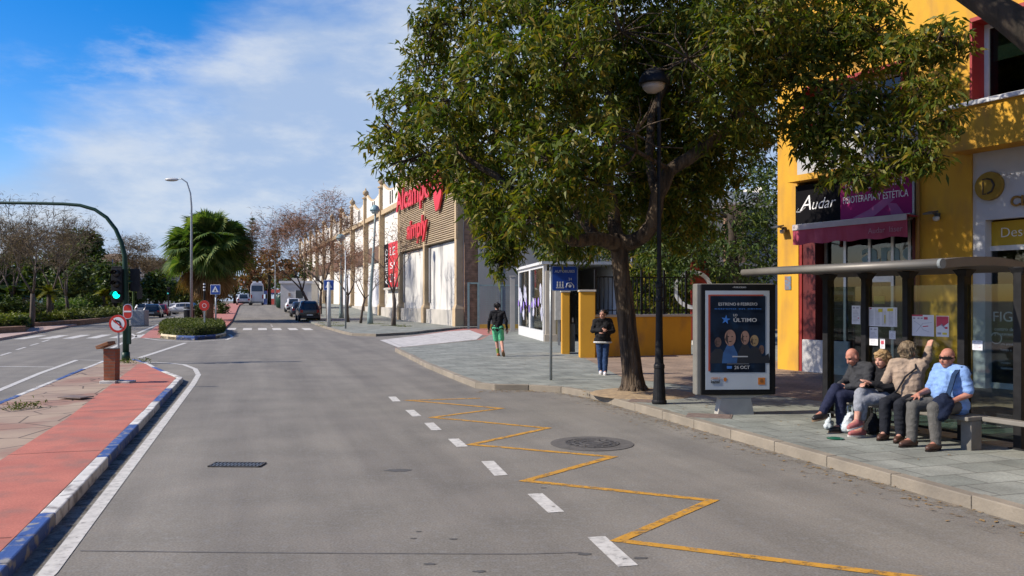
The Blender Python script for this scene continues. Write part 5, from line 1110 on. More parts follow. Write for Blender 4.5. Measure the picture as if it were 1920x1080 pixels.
# far signal on the other side
g = G(316, 592, 0); k = g.y/F; t = thing('traffic_light', 'distant traffic light on a black pole left of the fan palm', 'traffic light', (g.x, g.y, 0)); b = MB(); b.tube([(0, 0, 0), (0, 0, (592-540)*k)], .09, 8); b.build('pole', black_paint, t); signal_head(t, 0, -.1, (592-550)*k, 0., (M('signal_green_far', (.05, .3, .3), emit=(.1, .7, .7), estr=.5), ambl, offl), .9)
g = G(250, 600, 0); k = g.y/F; t = thing('traffic_light', 'dark traffic light seen from behind on a green post beside the mast', 'traffic light', (g.x, g.y, 0)); b = MB(); b.tube([(0, 0, 0), (0, 0, (600-525)*k)], .11, 8); b.build('pole', M('post_green', (.09, .13, .045), rough=.85, spec=.1), t); signal_head(t, 12*k, .1, (600-556)*k, math.pi, (offl, ambl, offl), 1.05)
# parked bicycle-like dark thing is left to the island shrubbery; small no-smoking of detail: litter on the pavement
g = G(1566, 823, PZ); b = MB(); b.lathe([(.01, 0), (.10, 0), (.11, .012), (.01, .02)], (0, 0, 0), 10); place_single(b, 'litter', M('green_plastic', (.01, .12, .07), rough=.35), 'flat green plastic piece on the pavement near the shoes', 'litter', (g.x, g.y, PZ+.001))
# ================================================================ VEGETATION
bark = M('tree_bark', (.12, .085, .054), (.036, .026, .018), 9, .95, 1., 26, stretch=(1, 1, .16), bdist=.09, lo=.40, hi=.60)
bark_d = M('dark_bark', (.05, .037, .026), (.025, .02, .014), 8, .95, .6, 25, stretch=(1, 1, .3), bdist=.03)
bark_g = M('grey_bark', (.115, .088, .07), (.07, .054, .044), 6, .95, .5, 22, stretch=(1, 1, .3))
leaf_main = leafmat('tree_leaves', [(.030, .054, .009), (.056, .088, .012), (.10, .128, .016), (.07, .10, .013), (.19, .165, .022), (.13, .142, .017), (.27, .175, .03)], .5, .36)
leaf_dark = leafmat('dark_leaves', [(.022, .042, .011), (.038, .065, .014), (.06, .088, .016), (.095, .115, .02)], .5, .2)
leaf_far = leafmat('far_leaves', [(.025, .045, .015), (.04, .062, .018), (.06, .085, .02), (.09, .105, .025)], .6, .2)
leaf_red = leafmat('russet_leaves', [(.16, .065, .03), (.22, .10, .045), (.12, .07, .03), (.20, .14, .06)], .7, .2)
leaf_hedge = leafmat('hedge_leaves', [(.12, .15, .018), (.14, .155, .02), (.18, .18, .03), (.07, .09, .015)], .6, .2)
leaf_box = leafmat('clipped_leaves', [(.055, .075, .015), (.085, .105, .02), (.12, .13, .028), (.05, .06, .015)], .6, .2)
palm_leaf = leafmat('palm_leaves', [(.04, .08, .022), (.065, .115, .028), (.11, .16, .038), (.17, .20, .055)], .6, .35)
palm_dead = leafmat('dead_palm_leaves', [(.19, .11, .045), (.27, .17, .07), (.13, .08, .035)], .8, .15)
seedm = leafmat('seed_pods', [(.17, .09, .06), (.23, .13, .085), (.12, .07, .05)], .8, .1)
# ---- the big street tree
g = G(1188, 736, PZ); TB = V((g.x, g.y, PZ)); ty = g.y
def tp(px, py, dy=0.): return P(px, py, ty+dy)
def flare_trunk(mb, path, rads, seg=26, seed=2):
    vs = []; n = len(path)
    for i, (p, r) in enumerate(zip(path, rads)):
        for k in range(seg):
            a = 2*math.pi*k/seg; p = V(p); q = V((math.cos(a)*1.1, math.sin(a)*1.1, p.z*.5+seed)); rr = r*(1+.16*noise.noise(q*1.4)+.07*noise.noise(q*3.5))
            if i < 3: rr *= 1+(3-i)*.05*math.sin(a*5+1.2)
            vs.append((p.x+rr*math.cos(a), p.y+rr*math.sin(a), p.z))
    mb.add(vs, [(i*seg+k, i*seg+(k+1) % seg, (i+1)*seg+(k+1) % seg, (i+1)*seg+k) for i in range(n-1) for k in range(seg)]+[tuple((n-1)*seg+k for k in range(seg))])
tree = thing('street_tree', 'big dark leaved street tree with thick leaning trunk in a sandy pit', 'tree', TB)
tb = MB(); pth = []; rads = []
for py, px, r in ((py_, px_, r_) for py_, px_, r_ in ((741, 1190, .40), (733, 1189, .33), (722, 1188, .275), (700, 1186, .24), (660, 1181, .222), (620, 1176, .21), (580, 1172, .20), (540, 1167, .19), (505, 1163, .185), (478, 1161, .19), (455, 1160, .21), (440, 1161, .16))):
    q = tp(px, py); pth.append(q); rads.append(r*.87)
flare_trunk(tb, pth, rads)
rr_ = random.Random(9)
for i in range(6):
    a = i*1.05+.3; c = V((TB.x, TB.y, PZ)); tb.tube([c+V((math.cos(a)*.14, math.sin(a)*.14, .16)), c+V((math.cos(a)*.30, math.sin(a)*.30, .02)), c+V((math.cos(a)*.5, math.sin(a)*.5, -.03))], [.09, .05, .02], 8)
limb = {'left': [(1160, 460, 0, .17), (1120, 447, -.4, .13), (1075, 452, -.8, .11), (1030, 425, -1.2, .09), (985, 380, -1.3, .075), (930, 330, -1.3, .06), (860, 285, -1.2, .045)],
        'left_up': [(1120, 447, -.4, .11), (1080, 395, .4, .09), (1050, 320, .9, .075), (990, 240, 1.2, .06), (900, 190, 1.4, .045)],
        'mid': [(1160, 458, 0, .15), (1150, 405, .3, .12), (1140, 330, .5, .1), (1150, 240, .6, .085), (1135, 140, .8, .07), (1110, 40, .8, .05)],
        'right': [(1162, 462, 0, .17), (1200, 447, -.2, .15), (1226, 420, -.4, .145), (1232, 370, -.5, .135), (1255, 318, -.6, .125), (1310, 283, -.6, .12), (1360, 240, -.5, .11), (1400, 190, -.5, .1), (1440, 130, -.4, .08), (1500, 90, -.3, .06), (1580, 110, -.3, .04)],
        'right_mid': [(1232, 370, -.5, .1), (1215, 300, .2, .09), (1220, 220, .6, .08), (1260, 130, .8, .07), (1290, 20, .9, .05)],
        'far_right': [(1440, 130, -.4, .07), (1540, 160, -1., .05), (1620, 170, -1.4, .04), (1700, 190, -1.6, .03)]}
nodes = [[pth[0], None]]
for p in pth[1:]: nodes.append([p, len(nodes)-1])
def nid(q): return min(range(len(nodes)), key=lambda i: (nodes[i][0]-q).length)
for key, pts in limb.items():
    P3 = [tp(x, y, d) for x, y, d, r in pts]; sm_p, sm_r = [], []
    for i in range(len(P3)-1):
        for j in range(3): sm_p.append(P3[i].lerp(P3[i+1], j/3)+V((rr_.uniform(-1, 1), rr_.uniform(-1, 1), rr_.uniform(-1, 1)))*.02); sm_r.append(pts[i][3]+(pts[i+1][3]-pts[i][3])*j/3)
    sm_p.append(P3[-1]); sm_r.append(pts[-1][3]); tb.tube(sm_p, sm_r, 12); par = nid(P3[0])
    for p in P3[1:]: nodes.append([p, par]); par = len(nodes)-1
nfix = len(nodes)
BL = [(735, 255, 52, 42, -.5), (770, 298, 55, 45, -1), (760, 195, 55, 45, .8), (800, 120, 60, 55, .5), (815, 45, 45, 40, 0), (840, 190, 80, 70, -1.5), (840, 270, 80, 65, 1.5), (850, 312, 75, 42, -.8), (905, 372, 60, 45, -1.6), (880, 60, 80, 70, 1), (930, 150, 90, 80, -2), (930, 250, 95, 85, 0), (950, 335, 90, 60, 2), (935, 420, 48, 48, -1.2), (915, 400, 40, 50, .6), (945, 455, 48, 44, -1), (940, 490, 26, 30, -1), (1000, 410, 70, 50, -2.2),
      (980, 40, 100, 80, -1), (1010, 200, 100, 90, 2.4), (1030, 300, 95, 80, -2.4), (1060, 110, 105, 90, -2.2), (1080, 20, 110, 80, 1.5), (1070, 400, 80, 50, 1), (1060, 450, 65, 38, 2.2), (1100, 240, 105, 95, -1.2), (1120, 340, 95, 70, -2), (1150, 160, 105, 90, 2.6), (1165, 60, 110, 85, -1.6), (1190, 250, 95, 85, -2.6), (1180, 400, 70, 45, 2), (1190, 330, 80, 60, 1.8), (1250, 180, 100, 85, 1.8), (1250, 30, 110, 85, 1), (1290, 110, 100, 90, -1.8), (1290, 370, 70, 60, 1.6), (1270, 430, 70, 45, 2.4), (1330, 290, 80, 65, 2.2), (1340, 190, 90, 80, -1.2), (1350, 50, 110, 90, -.6), (1390, 110, 95, 85, 1.6), (1420, 30, 100, 80, -1.6), (1430, 230, 70, 60, 1.6), (1490, 60, 85, 60, .5), (1500, 150, 70, 55, -1), (1520, 250, 48, 42, -1), (1555, 60, 75, 50, -.8),
      (1570, 190, 60, 45, -1.4), (1590, 110, 70, 50, -.6), (1610, 260, 62, 48, -1.6), (1640, 60, 62, 48, -1.2), (1650, 190, 62, 42, -1.2), (1660, 320, 42, 26, -2), (1560, 310, 40, 34, -1.6), (1700, 100, 58, 45, -1.8), (1700, 240, 56, 42, -1.8), (1740, 170, 52, 40, -2), (1760, 70, 50, 40, -2), (1735, 290, 44, 30, -2.2), (1775, 230, 30, 26, -2), (1795, 90, 30, 26, -2), (1610, 330, 48, 24, -2), (1540, 265, 50, 36, -1.2), (1690, 300, 45, 28, -2),
      (1215, 200, 90, 70, 2.4), (1235, 290, 80, 60, 2.2), (1225, 350, 70, 50, 2.6), (1260, 240, 80, 70, 2.8), (1200, 110, 90, 70, 2.6), (1250, 90, 80, 70, 2.4), (1300, 320, 70, 50, 2.8),
      (860, -60, 90, 70, 0), (980, -90, 120, 90, 1), (1110, -110, 130, 90, -1), (1240, -100, 130, 90, 1), (1380, -80, 120, 80, 0), (1500, -50, 100, 70, 1), (1620, -30, 80, 60, -1)]
blobs = []
for x, y, rx, ry, d in BL:
    yy = ty+d; blobs.append((tuple(tp(x, y, d)), (rx*yy/F, max(rx, ry)*yy/F*.9, ry*yy/F)))
nodes, cnt = skeleton(nodes, [c for c, r in blobs], .14, rng=rr_)
limbs(nodes, cnt, .018, .07, tb, seg=6, skip=nfix); twigs(tb, blobs, None, 14, .009, rr_)
tb.build('trunk', bark, tree, off=TB, smooth=True)
rg = np.random.default_rng(21); pts = blob_pts(blobs, 20, rg, .38)
lampx = G(1225, 757, PZ); keep = ~((np.abs(pts[:, 0]-lampx.x) < .75) & (pts[:, 1] < lampx.y+.75)); pts = pts[keep]      # pruned clear of the street lamp
vs, qs = leaves_at(pts, 10, .18, .05, .6, .06, rg); npmesh('crown', vs, qs, leaf_main, tree, off=TB); print('MAIN LEAVES', len(qs))
# ---- the tree by the camera on the right : trunk out of frame, limb across the corner
T2 = V((6.75, 7.5, PZ)); def2 = [(V((6.75, 7.5, .1)), .3), (V((6.7, 7.5, 1.5)), .25), (V((6.5, 7.5, 2.9)), .23), (V((6.1, 7.55, 3.8)), .22), (P(1960, 85, 7.8), .16), (P(1890, 32, 8.0), .14), (P(1820, -12, 8.2), .12), (P(1750, -60, 8.4), .11), (P(1650, -130, 8.6), .08)]
bl2 = [((4.4, 8.6, 6.4), (1., 1., .6)), ((3.4, 9, 7.0), (1.1, 1.1, .7)), ((5.4, 7.4, 6.9), (1.2, 1.2, .8)), ((6.6, 8.4, 7.3), (1.3, 1.3, .8)), ((4.6, 7., 7.9), (1.2, 1.2, .8)), ((6.0, 6.0, 7.2), (1.2, 1.2, .8)), ((7.6, 7, 6.4), (1.2, 1.2, .9)), ((7.2, 9.6, 6.8), (1.1, 1.1, .7)), ((2.5, 7.9, 7.0), (1.2, 1.3, .7)), ((3.4, 7.4, 6.5), (1., 1.1, .5)), ((1.6, 8.2, 7.7), (1.2, 1.2, .7)), ((3.0, 8.4, 7.8), (1.1, 1.1, .6))]  # includes unseen leaf clumps on the left, added to shade the limb
leafy_tree('street_tree', 'dark street tree at the right edge whose thick limb crosses the top corner', T2, def2, bl2, 8, 8, .2, .058, leaf_main, bark_d, .03, .12, None, .5, .06, shell=.4, seed=5)
# ---- trees behind the yellow wall
def px_blobs(Y, lst): return [(tuple(P(x, y, Y+d)), (rx*Y/F, max(rx, ry)*Y/F*.8, ry*Y/F)) for x, y, rx, ry, d in lst]
b0 = G(1388, 655, PZ); Y = b0.y+3
leafy_tree('yard_tree', 'green tree behind the yellow wall between street tree and yellow building', V((b0.x+.3, Y, PZ)), [(V((P(1388, 640, Y).x, Y, 0)), .26), (P(1386, 560, Y), .2), (P(1375, 480, Y), .17), (P(1370, 400, Y), .13)],
    px_blobs(Y, [(1300, 470, 60, 40, 0), (1370, 490, 60, 40, -1), (1430, 450, 40, 45, 0), (1340, 410, 70, 50, 1), (1420, 370, 50, 60, 0), (1440, 280, 40, 60, 1), (1250, 480, 45, 40, 1), (1380, 300, 70, 60, 2), (1300, 340, 60, 50, 1), (1430, 200, 60, 60, 1), (1350, 220, 70, 60, 2), (1230, 440, 50, 40, 2), (1290, 520, 35, 22, -.5), (1400, 530, 36, 22, .5), (1445, 500, 22, 30, 0), (1440, 380, 40, 60, 3), (1400, 430, 60, 50, 3), (1330, 460, 60, 50, 3), (1440, 120, 60, 60, 2)]), 6.5, 8, .26, .075, leaf_dark, bark_d, .03, .14, None, .45, .09, seed=8)
b0 = G(1245, 640, PZ); Y = b0.y+1.2
leafy_tree('yard_tree', 'dark evergreen behind the yellow wall right of the thick trunk', V((P(1235, 620, Y).x, Y, PZ)), [(V((P(1235, 620, Y).x, Y, 0)), .22), (P(1235, 540, Y), .17), (P(1240, 470, Y), .13)],
    px_blobs(Y, [(1220, 470, 45, 40, 0), (1260, 500, 40, 34, -1), (1190, 440, 40, 36, 0), (1240, 420, 55, 40, 1), (1230, 530, 24, 22, -1), (1280, 440, 40, 40, 0), (1110, 455, 55, 32, 0), (1060, 480, 40, 26, 0), (1150, 480, 30, 24, 0), (1050, 450, 60, 35, 1), (1260, 550, 50, 34, 0), (1210, 550, 36, 30, .5), (1300, 500, 40, 40, 0), (1250, 460, 60, 40, 1), (1290, 560, 40, 30, .5), (1180, 540, 30, 36, 1), (1340, 540, 40, 36, 0), (1215, 510, 44, 34, -1.5), (1265, 530, 44, 34, -1.5), (1305, 540, 36, 30, -1.5), (1280, 490, 50, 34, -1.5), (1210, 570, 34, 20, -1.5), (1270, 578, 40, 18, -1.5)]), 7.0, 8, .26, .075, leaf_main, bark_d, .03, .12, None, .45, .09, seed=12)
leaf_twig = leafmat('fine_twigs', [(.24, .125, .08), (.30, .165, .11), (.18, .10, .065), (.34, .155, .09)], .8, .1)
# ---- bare trees along the right pavement
grp = 'bare winter trees along the right pavement'
def bt(px, py, h, label, seed, spread=.5, r=.16, leaf=None, nleaf=0, lean=(0, 0), levels=6, first=.3, L=.2):
    g = G(px, py, PZ); return bare_tree('bare_tree', label, V((g.x, g.y, rise(g.x, g.y)+PZ)), h, bark_g, seed, spread, levels, r, lean, grp, leaf and leaf_twig, nleaf+1, first, .5, .032)
BTL = dict(LW=.03)
bt(738, 611, 6.6, 'small bare tree with few dry leaves in front of the red banner', 3, .75, .17, seedm, 1, (.10, 0), 4, .36, .22)
bt(652, 604, 7.5, 'bare brown tree with low crown before the arched wall panels', 14, .62, .19, seedm, 3, (0, 0), 5, .30)
bt(617, 603, 12.5, 'tallest bare reddish tree, its crown above the parked dark car', 25, .55, .24, seedm, 3, (-.06, 0), 6, .27)
bt(590, 600, 10.5, 'leaning bare reddish tree left of the tallest bare one', 31, .55, .2, seedm, 3, (-.22, 0), 6, .27)
bt(600, 596, 9, 'bare brown tree close behind the tallest bare one', 42, .6, .2, seedm, 3, (.05, 0), 6, .27)
bt(676, 606, 6.0, 'slim bare tree between the pilasters and the leaning lamp', 52, .7, .12, seedm, 2, (0, 0), 4, .34)
gt_ = M('pit_grass', (.09, .11, .03), (.16, .13, .06), 9, .95)
grassm = leafmat('grass_blades', [(.08, .11, .025), (.12, .14, .03), (.16, .15, .05)], .7, .2)
gp = []
for px, py, r in ((738, 611, .9), (617, 606, .9), (600, 602, .9), (705, 608, .6), (580, 599, .8), (622, 611, 1.0), (240, 680, .2), (228, 679, .15), (270, 677, .12), (632, 612, .5), (30, 765, .22), (58, 763, .2), (750, 613, .5), (762, 613, .4)):
    g = G(px, py, PZ); n = int(90*r*r)+20; a = RNG.uniform(0, 6.28, n); q = r*np.sqrt(RNG.uniform(0, 1, n)); gp.append(np.stack([g.x+q*np.cos(a), g.y+q*np.sin(a)*.6, np.full(n, PZ)], 1))
vs, qs = leaves_at(np.concatenate(gp), 3, .10, .022, 0, .04, RNG, up=.9); tag(npmesh('grass_tuft', vs, qs, grassm), kind='stuff')
# fallen dry leaves on pavement, gutter and pit
fl = []
for i in range(700):
    m_ = random.random()
    if m_ < .25: a = random.uniform(0, 6.28); q = random.uniform(.3, 1.3); c = (TB.x+.1+q*math.cos(a), TB.y+q*math.sin(a), PZ+.01)
    elif m_ < .7: v = random.uniform(5, 17); p = UV(6.22-abs(random.gauss(0, .25)), v); c = (p.x, p.y, .008)
    else: p = UV(random.uniform(6.4, 11), random.uniform(5, 25)); c = (p.x, p.y, PZ+.01)
    fl.append(c)
for px0, px1, n in ((895, 1045, 90),):
    for i in range(n): g = G(random.uniform(px0, px1), 734+random.gauss(0, 1.4)); fl.append((g.x, g.y, .008))
vs, qs = leaves_at(np.array(fl), 1, .075, .035, 0, .001, RNG); vs = vs.reshape(-1, 4, 3); vs[:, :, 2] = vs[:, :1, 2]+(vs[:, :, 2]-vs[:, :1, 2])*.12
vs[:, :, 2] = np.maximum(vs[:, :, 2], .006); tag(npmesh('fallen_leaves', vs.reshape(-1, 3), qs, leafmat('dry_leaves', [(.22, .14, .06), (.30, .19, .08), (.16, .10, .05)], .8, .1)), kind='stuff')
# ---- clipped hedge on the island
def hedge(name, label, ring, z0, z1, lm, dens=90, L=.09, top_noise=.05, cat='hedge'):
    cx = sum(p[0] for p in ring)/len(ring); cy = sum(p[1] for p in ring)/len(ring); base = V((cx, cy, z0)); t = thing(name, label, cat, base)
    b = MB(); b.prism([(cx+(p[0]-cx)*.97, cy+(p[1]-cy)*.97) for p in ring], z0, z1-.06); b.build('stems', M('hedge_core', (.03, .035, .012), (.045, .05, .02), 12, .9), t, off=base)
    out = []; n = len(ring); rg = np.random.default_rng(int(abs(cx*100)) % 1000)
    for i in range(n):
        p, q = np.array(ring[i][:2]), np.array(ring[(i+1) % n][:2]); l = np.linalg.norm(q-p); m = int(l*(z1-z0)*dens)+2; tt = rg.uniform(0, 1, (m, 1)); xy = p+(q-p)*tt; out.append(np.concatenate([xy, rg.uniform(z0, z1, (m, 1))], 1))
    x0, x1 = min(p[0] for p in ring), max(p[0] for p in ring); y0, y1 = min(p[1] for p in ring), max(p[1] for p in ring); m = int((x1-x0)*(y1-y0)*dens*1.4)
    xy = np.stack([rg.uniform(x0, x1, m), rg.uniform(y0, y1, m)], 1); ins = np.zeros(m, bool); j = n-1
    for i in range(n):
        xi, yi, xj, yj = ring[i][0], ring[i][1], ring[j][0], ring[j][1]; c = ((yi > xy[:, 1]) != (yj > xy[:, 1])) & (xy[:, 0] < (xj-xi)*(xy[:, 1]-yi)/(yj-yi+1e-9)+xi); ins ^= c; j = i
    xy = xy[ins]; out.append(np.concatenate([xy, np.full((len(xy), 1), z1)+rg.normal(0, top_noise, (len(xy), 1))], 1))
    vs, qs = leaves_at(np.concatenate(out), 3, L, L*.55, 0, .035, rg, up=.25); npmesh('foliage', vs, qs, lm, t, off=base); return t
hr = [G(*p, .2) for p in ((301, 622), (308, 625.5), (330, 628.3), (365, 629), (400, 627), (414, 624), (420, 619), (414, 613), (360, 609.5), (310, 612))]
hedge('clipped_hedge', 'clipped round green hedge inside the blue and cream kerbed island', [(p.x, p.y) for p in hr], .1, .60, leaf_box, 130, .10)
# ---- fan palm
g = G(396, 603, PZ); PB = V((P(392, 600, g.y+2).x, g.y+2, PZ)); k = PB.y/F; pt = thing('fan_palm', 'large bushy fan palm with brown dead skirt behind the hedge island', 'palm', PB); hz = (600-468)*k
b = MB(); n = 9; b.tube([(0, 0, -.1), (0, 0, 1), (.05, 0, hz*.6), (.05, 0, hz)], [.42, .36, .36, .3], 12); b.build('trunk', M('palm_trunk', (.20, .13, .07), (.10, .065, .04), 6, .95, .8, 14, stretch=(1, 1, 3)), pt, smooth=True)
rg = np.random.default_rng(77); rr = random.Random(77)
def fans(n, el0, el1, lp0, lp1, fr, droop, mat, name, z0=0., sp=20):
    vs = []; qs = []; st = MB()
    for i in range(n):
        az = i*2.39996+rr.uniform(-.2, .2); el = R(rr.uniform(el0, el1)); d = V((math.cos(az)*math.cos(el), math.sin(az)*math.cos(el), math.sin(el))); l = rr.uniform(lp0, lp1); o = V((.05, 0, hz+z0+rr.uniform(-.3, .2)))
        c = o+d*l-V((0, 0, .12*l*l*droop)); st.tube([o, o+d*l*.5, c], [.03, .025, .02], 4, caps=False); s, u, f = basis((c-o-d*l*.5).normalized()); tw = rr.uniform(-1.1, 1.1); s, u = s*math.cos(tw)+u*math.sin(tw), u*math.cos(tw)-s*math.sin(tw)
        for j in range(sp):
            a = R(-115+230*j/(sp-1)); dd = f*math.cos(a)+s*math.sin(a); L = fr*(.75+.25*math.cos(a*.7))*rr.uniform(.85, 1.1); side = (f*-math.sin(a)+s*math.cos(a))*.055*fr/1.1
            m_ = c+dd*L*.55+u*.06; e = c+dd*L-V((0, 0, (.22+.15*rr.random())*L*droop)); b0_ = len(vs); vs += [c, m_+side, e, m_-side]; qs.append((b0_, b0_+1, b0_+2, b0_+3))
    npmesh(name, [tuple(v) for v in vs], qs, mat, pt); return st
st = fans(280, -32, 89, 1.1, 3.1, 1.5, .7, palm_leaf, 'crown', .3, 24); st2 = fans(80, -78, -28, .9, 2.1, 1.4, 1.2, palm_dead, 'dead_skirt', -.6); st.v += [] ; st.build('leaf_stalk', M('palm_stalk', (.16, .17, .05), (.2, .16, .06), 6), pt)
# leafy shoots round the palm foot
def shrub(name, label, c, r, lm, dens=60, k=4, L=.16, W=.05, droop=0., up=.2, group=None, cat='shrub', seed=0, n=5):
    t = thing(name, label, cat, c, 0, group); rs = random.Random(seed); bl = [((rs.uniform(-.5, .5)*r[0], rs.uniform(-.5, .5)*r[1], r[2]*rs.uniform(.4, .75)), (r[0]*.6, r[1]*.6, r[2]*.42)) for i in range(n)]
    pts = blob_pts(bl, dens, np.random.default_rng(seed), .3); pts[:, 2] = np.maximum(pts[:, 2], .03); vs, qs = leaves_at(pts, k, L, W, droop, .05, np.random.default_rng(seed), up=up); npmesh('foliage', vs, qs, lm, t)
    b = MB()
    for q, rr2 in bl: b.tube([(q[0]*.2, q[1]*.2, -.05), q], [.03, .012], 5)
    b.build('stems', bark_d, t); return t
for px, py, r, h, nm in ((418, 596, .9, 1.4, 'low bushy plant at the right foot of the fan palm'), (372, 600, .8, 1.3, 'dark plant between lamp and palm behind the clipped hedge')):
    g = G(px, py, PZ); shrub('shrub', nm, V((g.x, g.y, PZ)), (r, r, h), leaf_far, 12, 4, .3, .09, seed=px)
# ---- planters and shrubs on the left pavement
pb = brick('planter_brick', (.26, .15, .09), (.22, .125, .075), (.17, .12, .085), .3, .09, .01, 'xz', 0, .85, .35, .3)
def planter(label, pts, h, seed):
    p3 = [G(*p, PZ) for p in pts]; b = MB(); b.prism([(p.x, p.y) for p in p3], 0, PZ+h); o = b.build('planter', pb, bevel=.02); return tag(o, label, 'planter')
planter('low brick planter cut by the left picture edge', ((-110, 632), (48, 622), (56, 614), (-80, 617)), .32, 1)
planter('long low brick planter running along the left carriageway', ((57, 613), (150, 607), (248, 595.5), (250, 591), (85, 598)), .27, 2)
def pbush(px, py, r, h, lm, label, L=.3, W=.1, dens=9, up=.3, droop=0, dz=.6, seed=None, n=5):
    g = G(px, py, PZ); return shrub('shrub', label, V((g.x, g.y, PZ+dz)), (r, r*.8, h), lm, dens, 4, L, W, droop, up, None, 'shrub', seed or px, n)
hp_ = [G(*p, PZ) for p in ((-100, 629), (46, 620), (52, 614), (-70, 618))]; hedge('low_hedge', 'yellow green clipped hedge in the planter at the left edge', [(p.x, p.y) for p in hp_], .38, .80, leaf_hedge, 40, .2, .12)
hp_ = [G(*p, PZ) for p in ((60, 611.5), (120, 606.8), (122, 601), (88, 600))]; hedge('low_hedge', 'bright yellow green hedge at the near end of the long planter', [(p.x, p.y) for p in hp_], .33, .68, leaf_hedge, 40, .22, .12)
hp_ = [G(*p, PZ) for p in ((122, 606.6), (180, 602), (246, 594.5), (247, 591.5), (124, 600))]; hedge('low_hedge', 'darker clipped hedge filling the long planter behind the zebra crossing', [(p.x, p.y) for p in hp_], .33, .72, leaf_box, 22, .28, .2)
for i, (px, py, r, h, lm, lb) in enumerate(((12, 611, 2.3, 2.6, leaf_dark, 'dark spiky shrub behind the planter at the left edge'), (50, 604, 1.9, 2.0, leaf_dark, 'dark bushy shrub left of the planted small palm'), (77, 601, 1.2, 1.9, leaf_far, 'rounded green shrub at the near end of the long planter'), (108, 599, 1.9, 2.3, palm_leaf, 'blue green arching shrub right of the small yellow palm'), (135, 597, 1.9, 2.3, palm_leaf, 'feathery green shrub in the middle of the long planter'), (165, 594, 2.2, 2.9, leaf_dark, 'dark tall bush in the planter below the evergreens'), (190, 591, 1.8, 2.6, leaf_dark, 'dark dense bush left of the mast'), (222, 589, 2.0, 2.2, leaf_far, 'green bush directly behind the green mast'), (128, 606, .35, 1.0, leaf_box, 'small potted-looking bush poking over the planter edge'), (44, 621, .6, .9, leaf_far, 'small bush at the right corner of the left planter'))):
    pbush(px, py, r*.8, h*.72, lm, lb, .34, .10, 12, .35, .05, .12, 100+i)
def feather_palm(name, label, c, h, L, n, m1, seed, dead=0):
    t = thing(name, label, 'palm', c); rs = random.Random(seed); b = MB(); b.tube([(0, 0, -.1), (0, 0, h*.5), (0, 0, h)], [.2, .17, .15], 8); b.build('trunk', bark_g, t, smooth=True); vs = []; qs = []
    for i in range(n):
        az = i*2.4; el = R(rs.uniform(-10, 70)); d = V((math.cos(az)*math.cos(el), math.sin(az)*math.cos(el), math.sin(el))); o = V((0, 0, h)); prev = o; s = d.cross(V((0, 0, 1))).normalized()
        for j in range(1, 9):
            f_ = j/8; p = o+d*L*f_-V((0, 0, .5*L*f_*f_)); 
            for sd in (-1, 1):
                for q in range(2):
                    a = prev.lerp(p, q/2); e = a+(s*sd*.5+d*.35-V((0, 0, .25))).normalized()*L*.3*(1-f_*.6); w = (p-prev).normalized()*.07*L/1.5; k0 = len(vs); vs += [a-w, a+w, e+w*.2, e-w*.2]; qs.append((k0, k0+1, k0+2, k0+3))
            prev = p
    npmesh('crown', [tuple(v) for v in vs], qs, m1, t); return t
yl = leafmat('yellow_palm_leaves', [(.20, .19, .02), (.13, .16, .025), (.30, .23, .02), (.09, .13, .03)], .6, .25)
g = G(92, 608, PZ); feather_palm('small_palm', 'small yellow green palm on a short trunk in the long planter', V((g.x, g.y, PZ)), (608-548)*g.y/F, 1.25, 18, yl, 3)
g = G(195, 594, PZ); feather_palm('small_palm', 'low yellowish palm near the far end of the long planter', V((g.x, g.y, PZ)), (594-553)*g.y/F, 1.5, 18, yl, 5)
g = G(18, 610, PZ); feather_palm('spiky_palm', 'dark spiky palm at the left picture edge behind the planter', V((g.x, g.y, PZ+.3)), 1.7, 2.4, 26, leaf_dark, 6)
# ---- left park trees
lg = 'trees on the left side of the street'
def lt(px, py, Y, label, lst, lm, dens=1.7, L=.55, W=.24, bm=bark_d, r=.25, seed=1, top=None):
    c = P(px, py, Y); base = V((c.x, Y, PZ)); ymid = min(q[1]+q[3]*.3 for q in lst); pts = [(V((c.x, Y, 0)), r), (P(px, (py+max(q[1] for q in lst))/2, Y), r*.8), (P(px+2, max(q[1] for q in lst), Y), r*.65), (P(px, ymid, Y), r*.4)]
    return leafy_tree('evergreen_tree', label, base, pts, px_blobs(Y, lst), dens*2.7, 6, L, W, lm, bm, .035, .15, lg, .15, .16, shell=.35, tw=4, seed=seed)
lt(165, 590, 110, 'broad dark evergreen whose crown top rises left of the curved mast', [(160, 470, 30, 34, 0), (130, 480, 30, 34, 2), (180, 505, 24, 26, -1), (150, 520, 40, 26, 0), (110, 520, 30, 26, 1), (175, 450, 14, 16, 0), (140, 450, 26, 20, 1), (195, 535, 20, 18, 0)], leaf_dark, 1.0, .8, .32, seed=3)
lt(118, 591, 100, 'bushy mid green tree in front of the dark evergreen', [(120, 540, 28, 22, 0), (160, 540, 28, 20, 0), (150, 515, 22, 18, -1), (95, 530, 24, 22, 1), (135, 560, 24, 12, 0), (178, 555, 18, 12, 0)], leaf_far, 1.0, .75, .3, seed=4)
lt(215, 590, 90, 'dark tree crown directly behind the traffic mast', [(215, 525, 22, 20, 0), (235, 535, 22, 20, 0), (205, 550, 20, 18, 1), (250, 555, 18, 16, 0), (225, 510, 16, 14, 0), (192, 510, 14, 16, 0)], leaf_dark, 1.7, .6, .24, seed=5)
lt(60, 591, 108, 'dark evergreen behind the bare trees at the left', [(60, 520, 34, 34, 0), (30, 500, 34, 34, 2), (90, 500, 28, 30, 1), (10, 540, 34, 26, 0), (75, 550, 30, 18, 0), (40, 470, 26, 24, 2)], leaf_dark, .9, .8, .32, seed=6)
lt(-10, 592, 100, 'olive green tree cut by the left picture edge', [(-10, 500, 34, 30, 0), (-30, 540, 40, 36, 0), (5, 545, 26, 26, 0)], leaf_far, .9, .8, .3, seed=7)
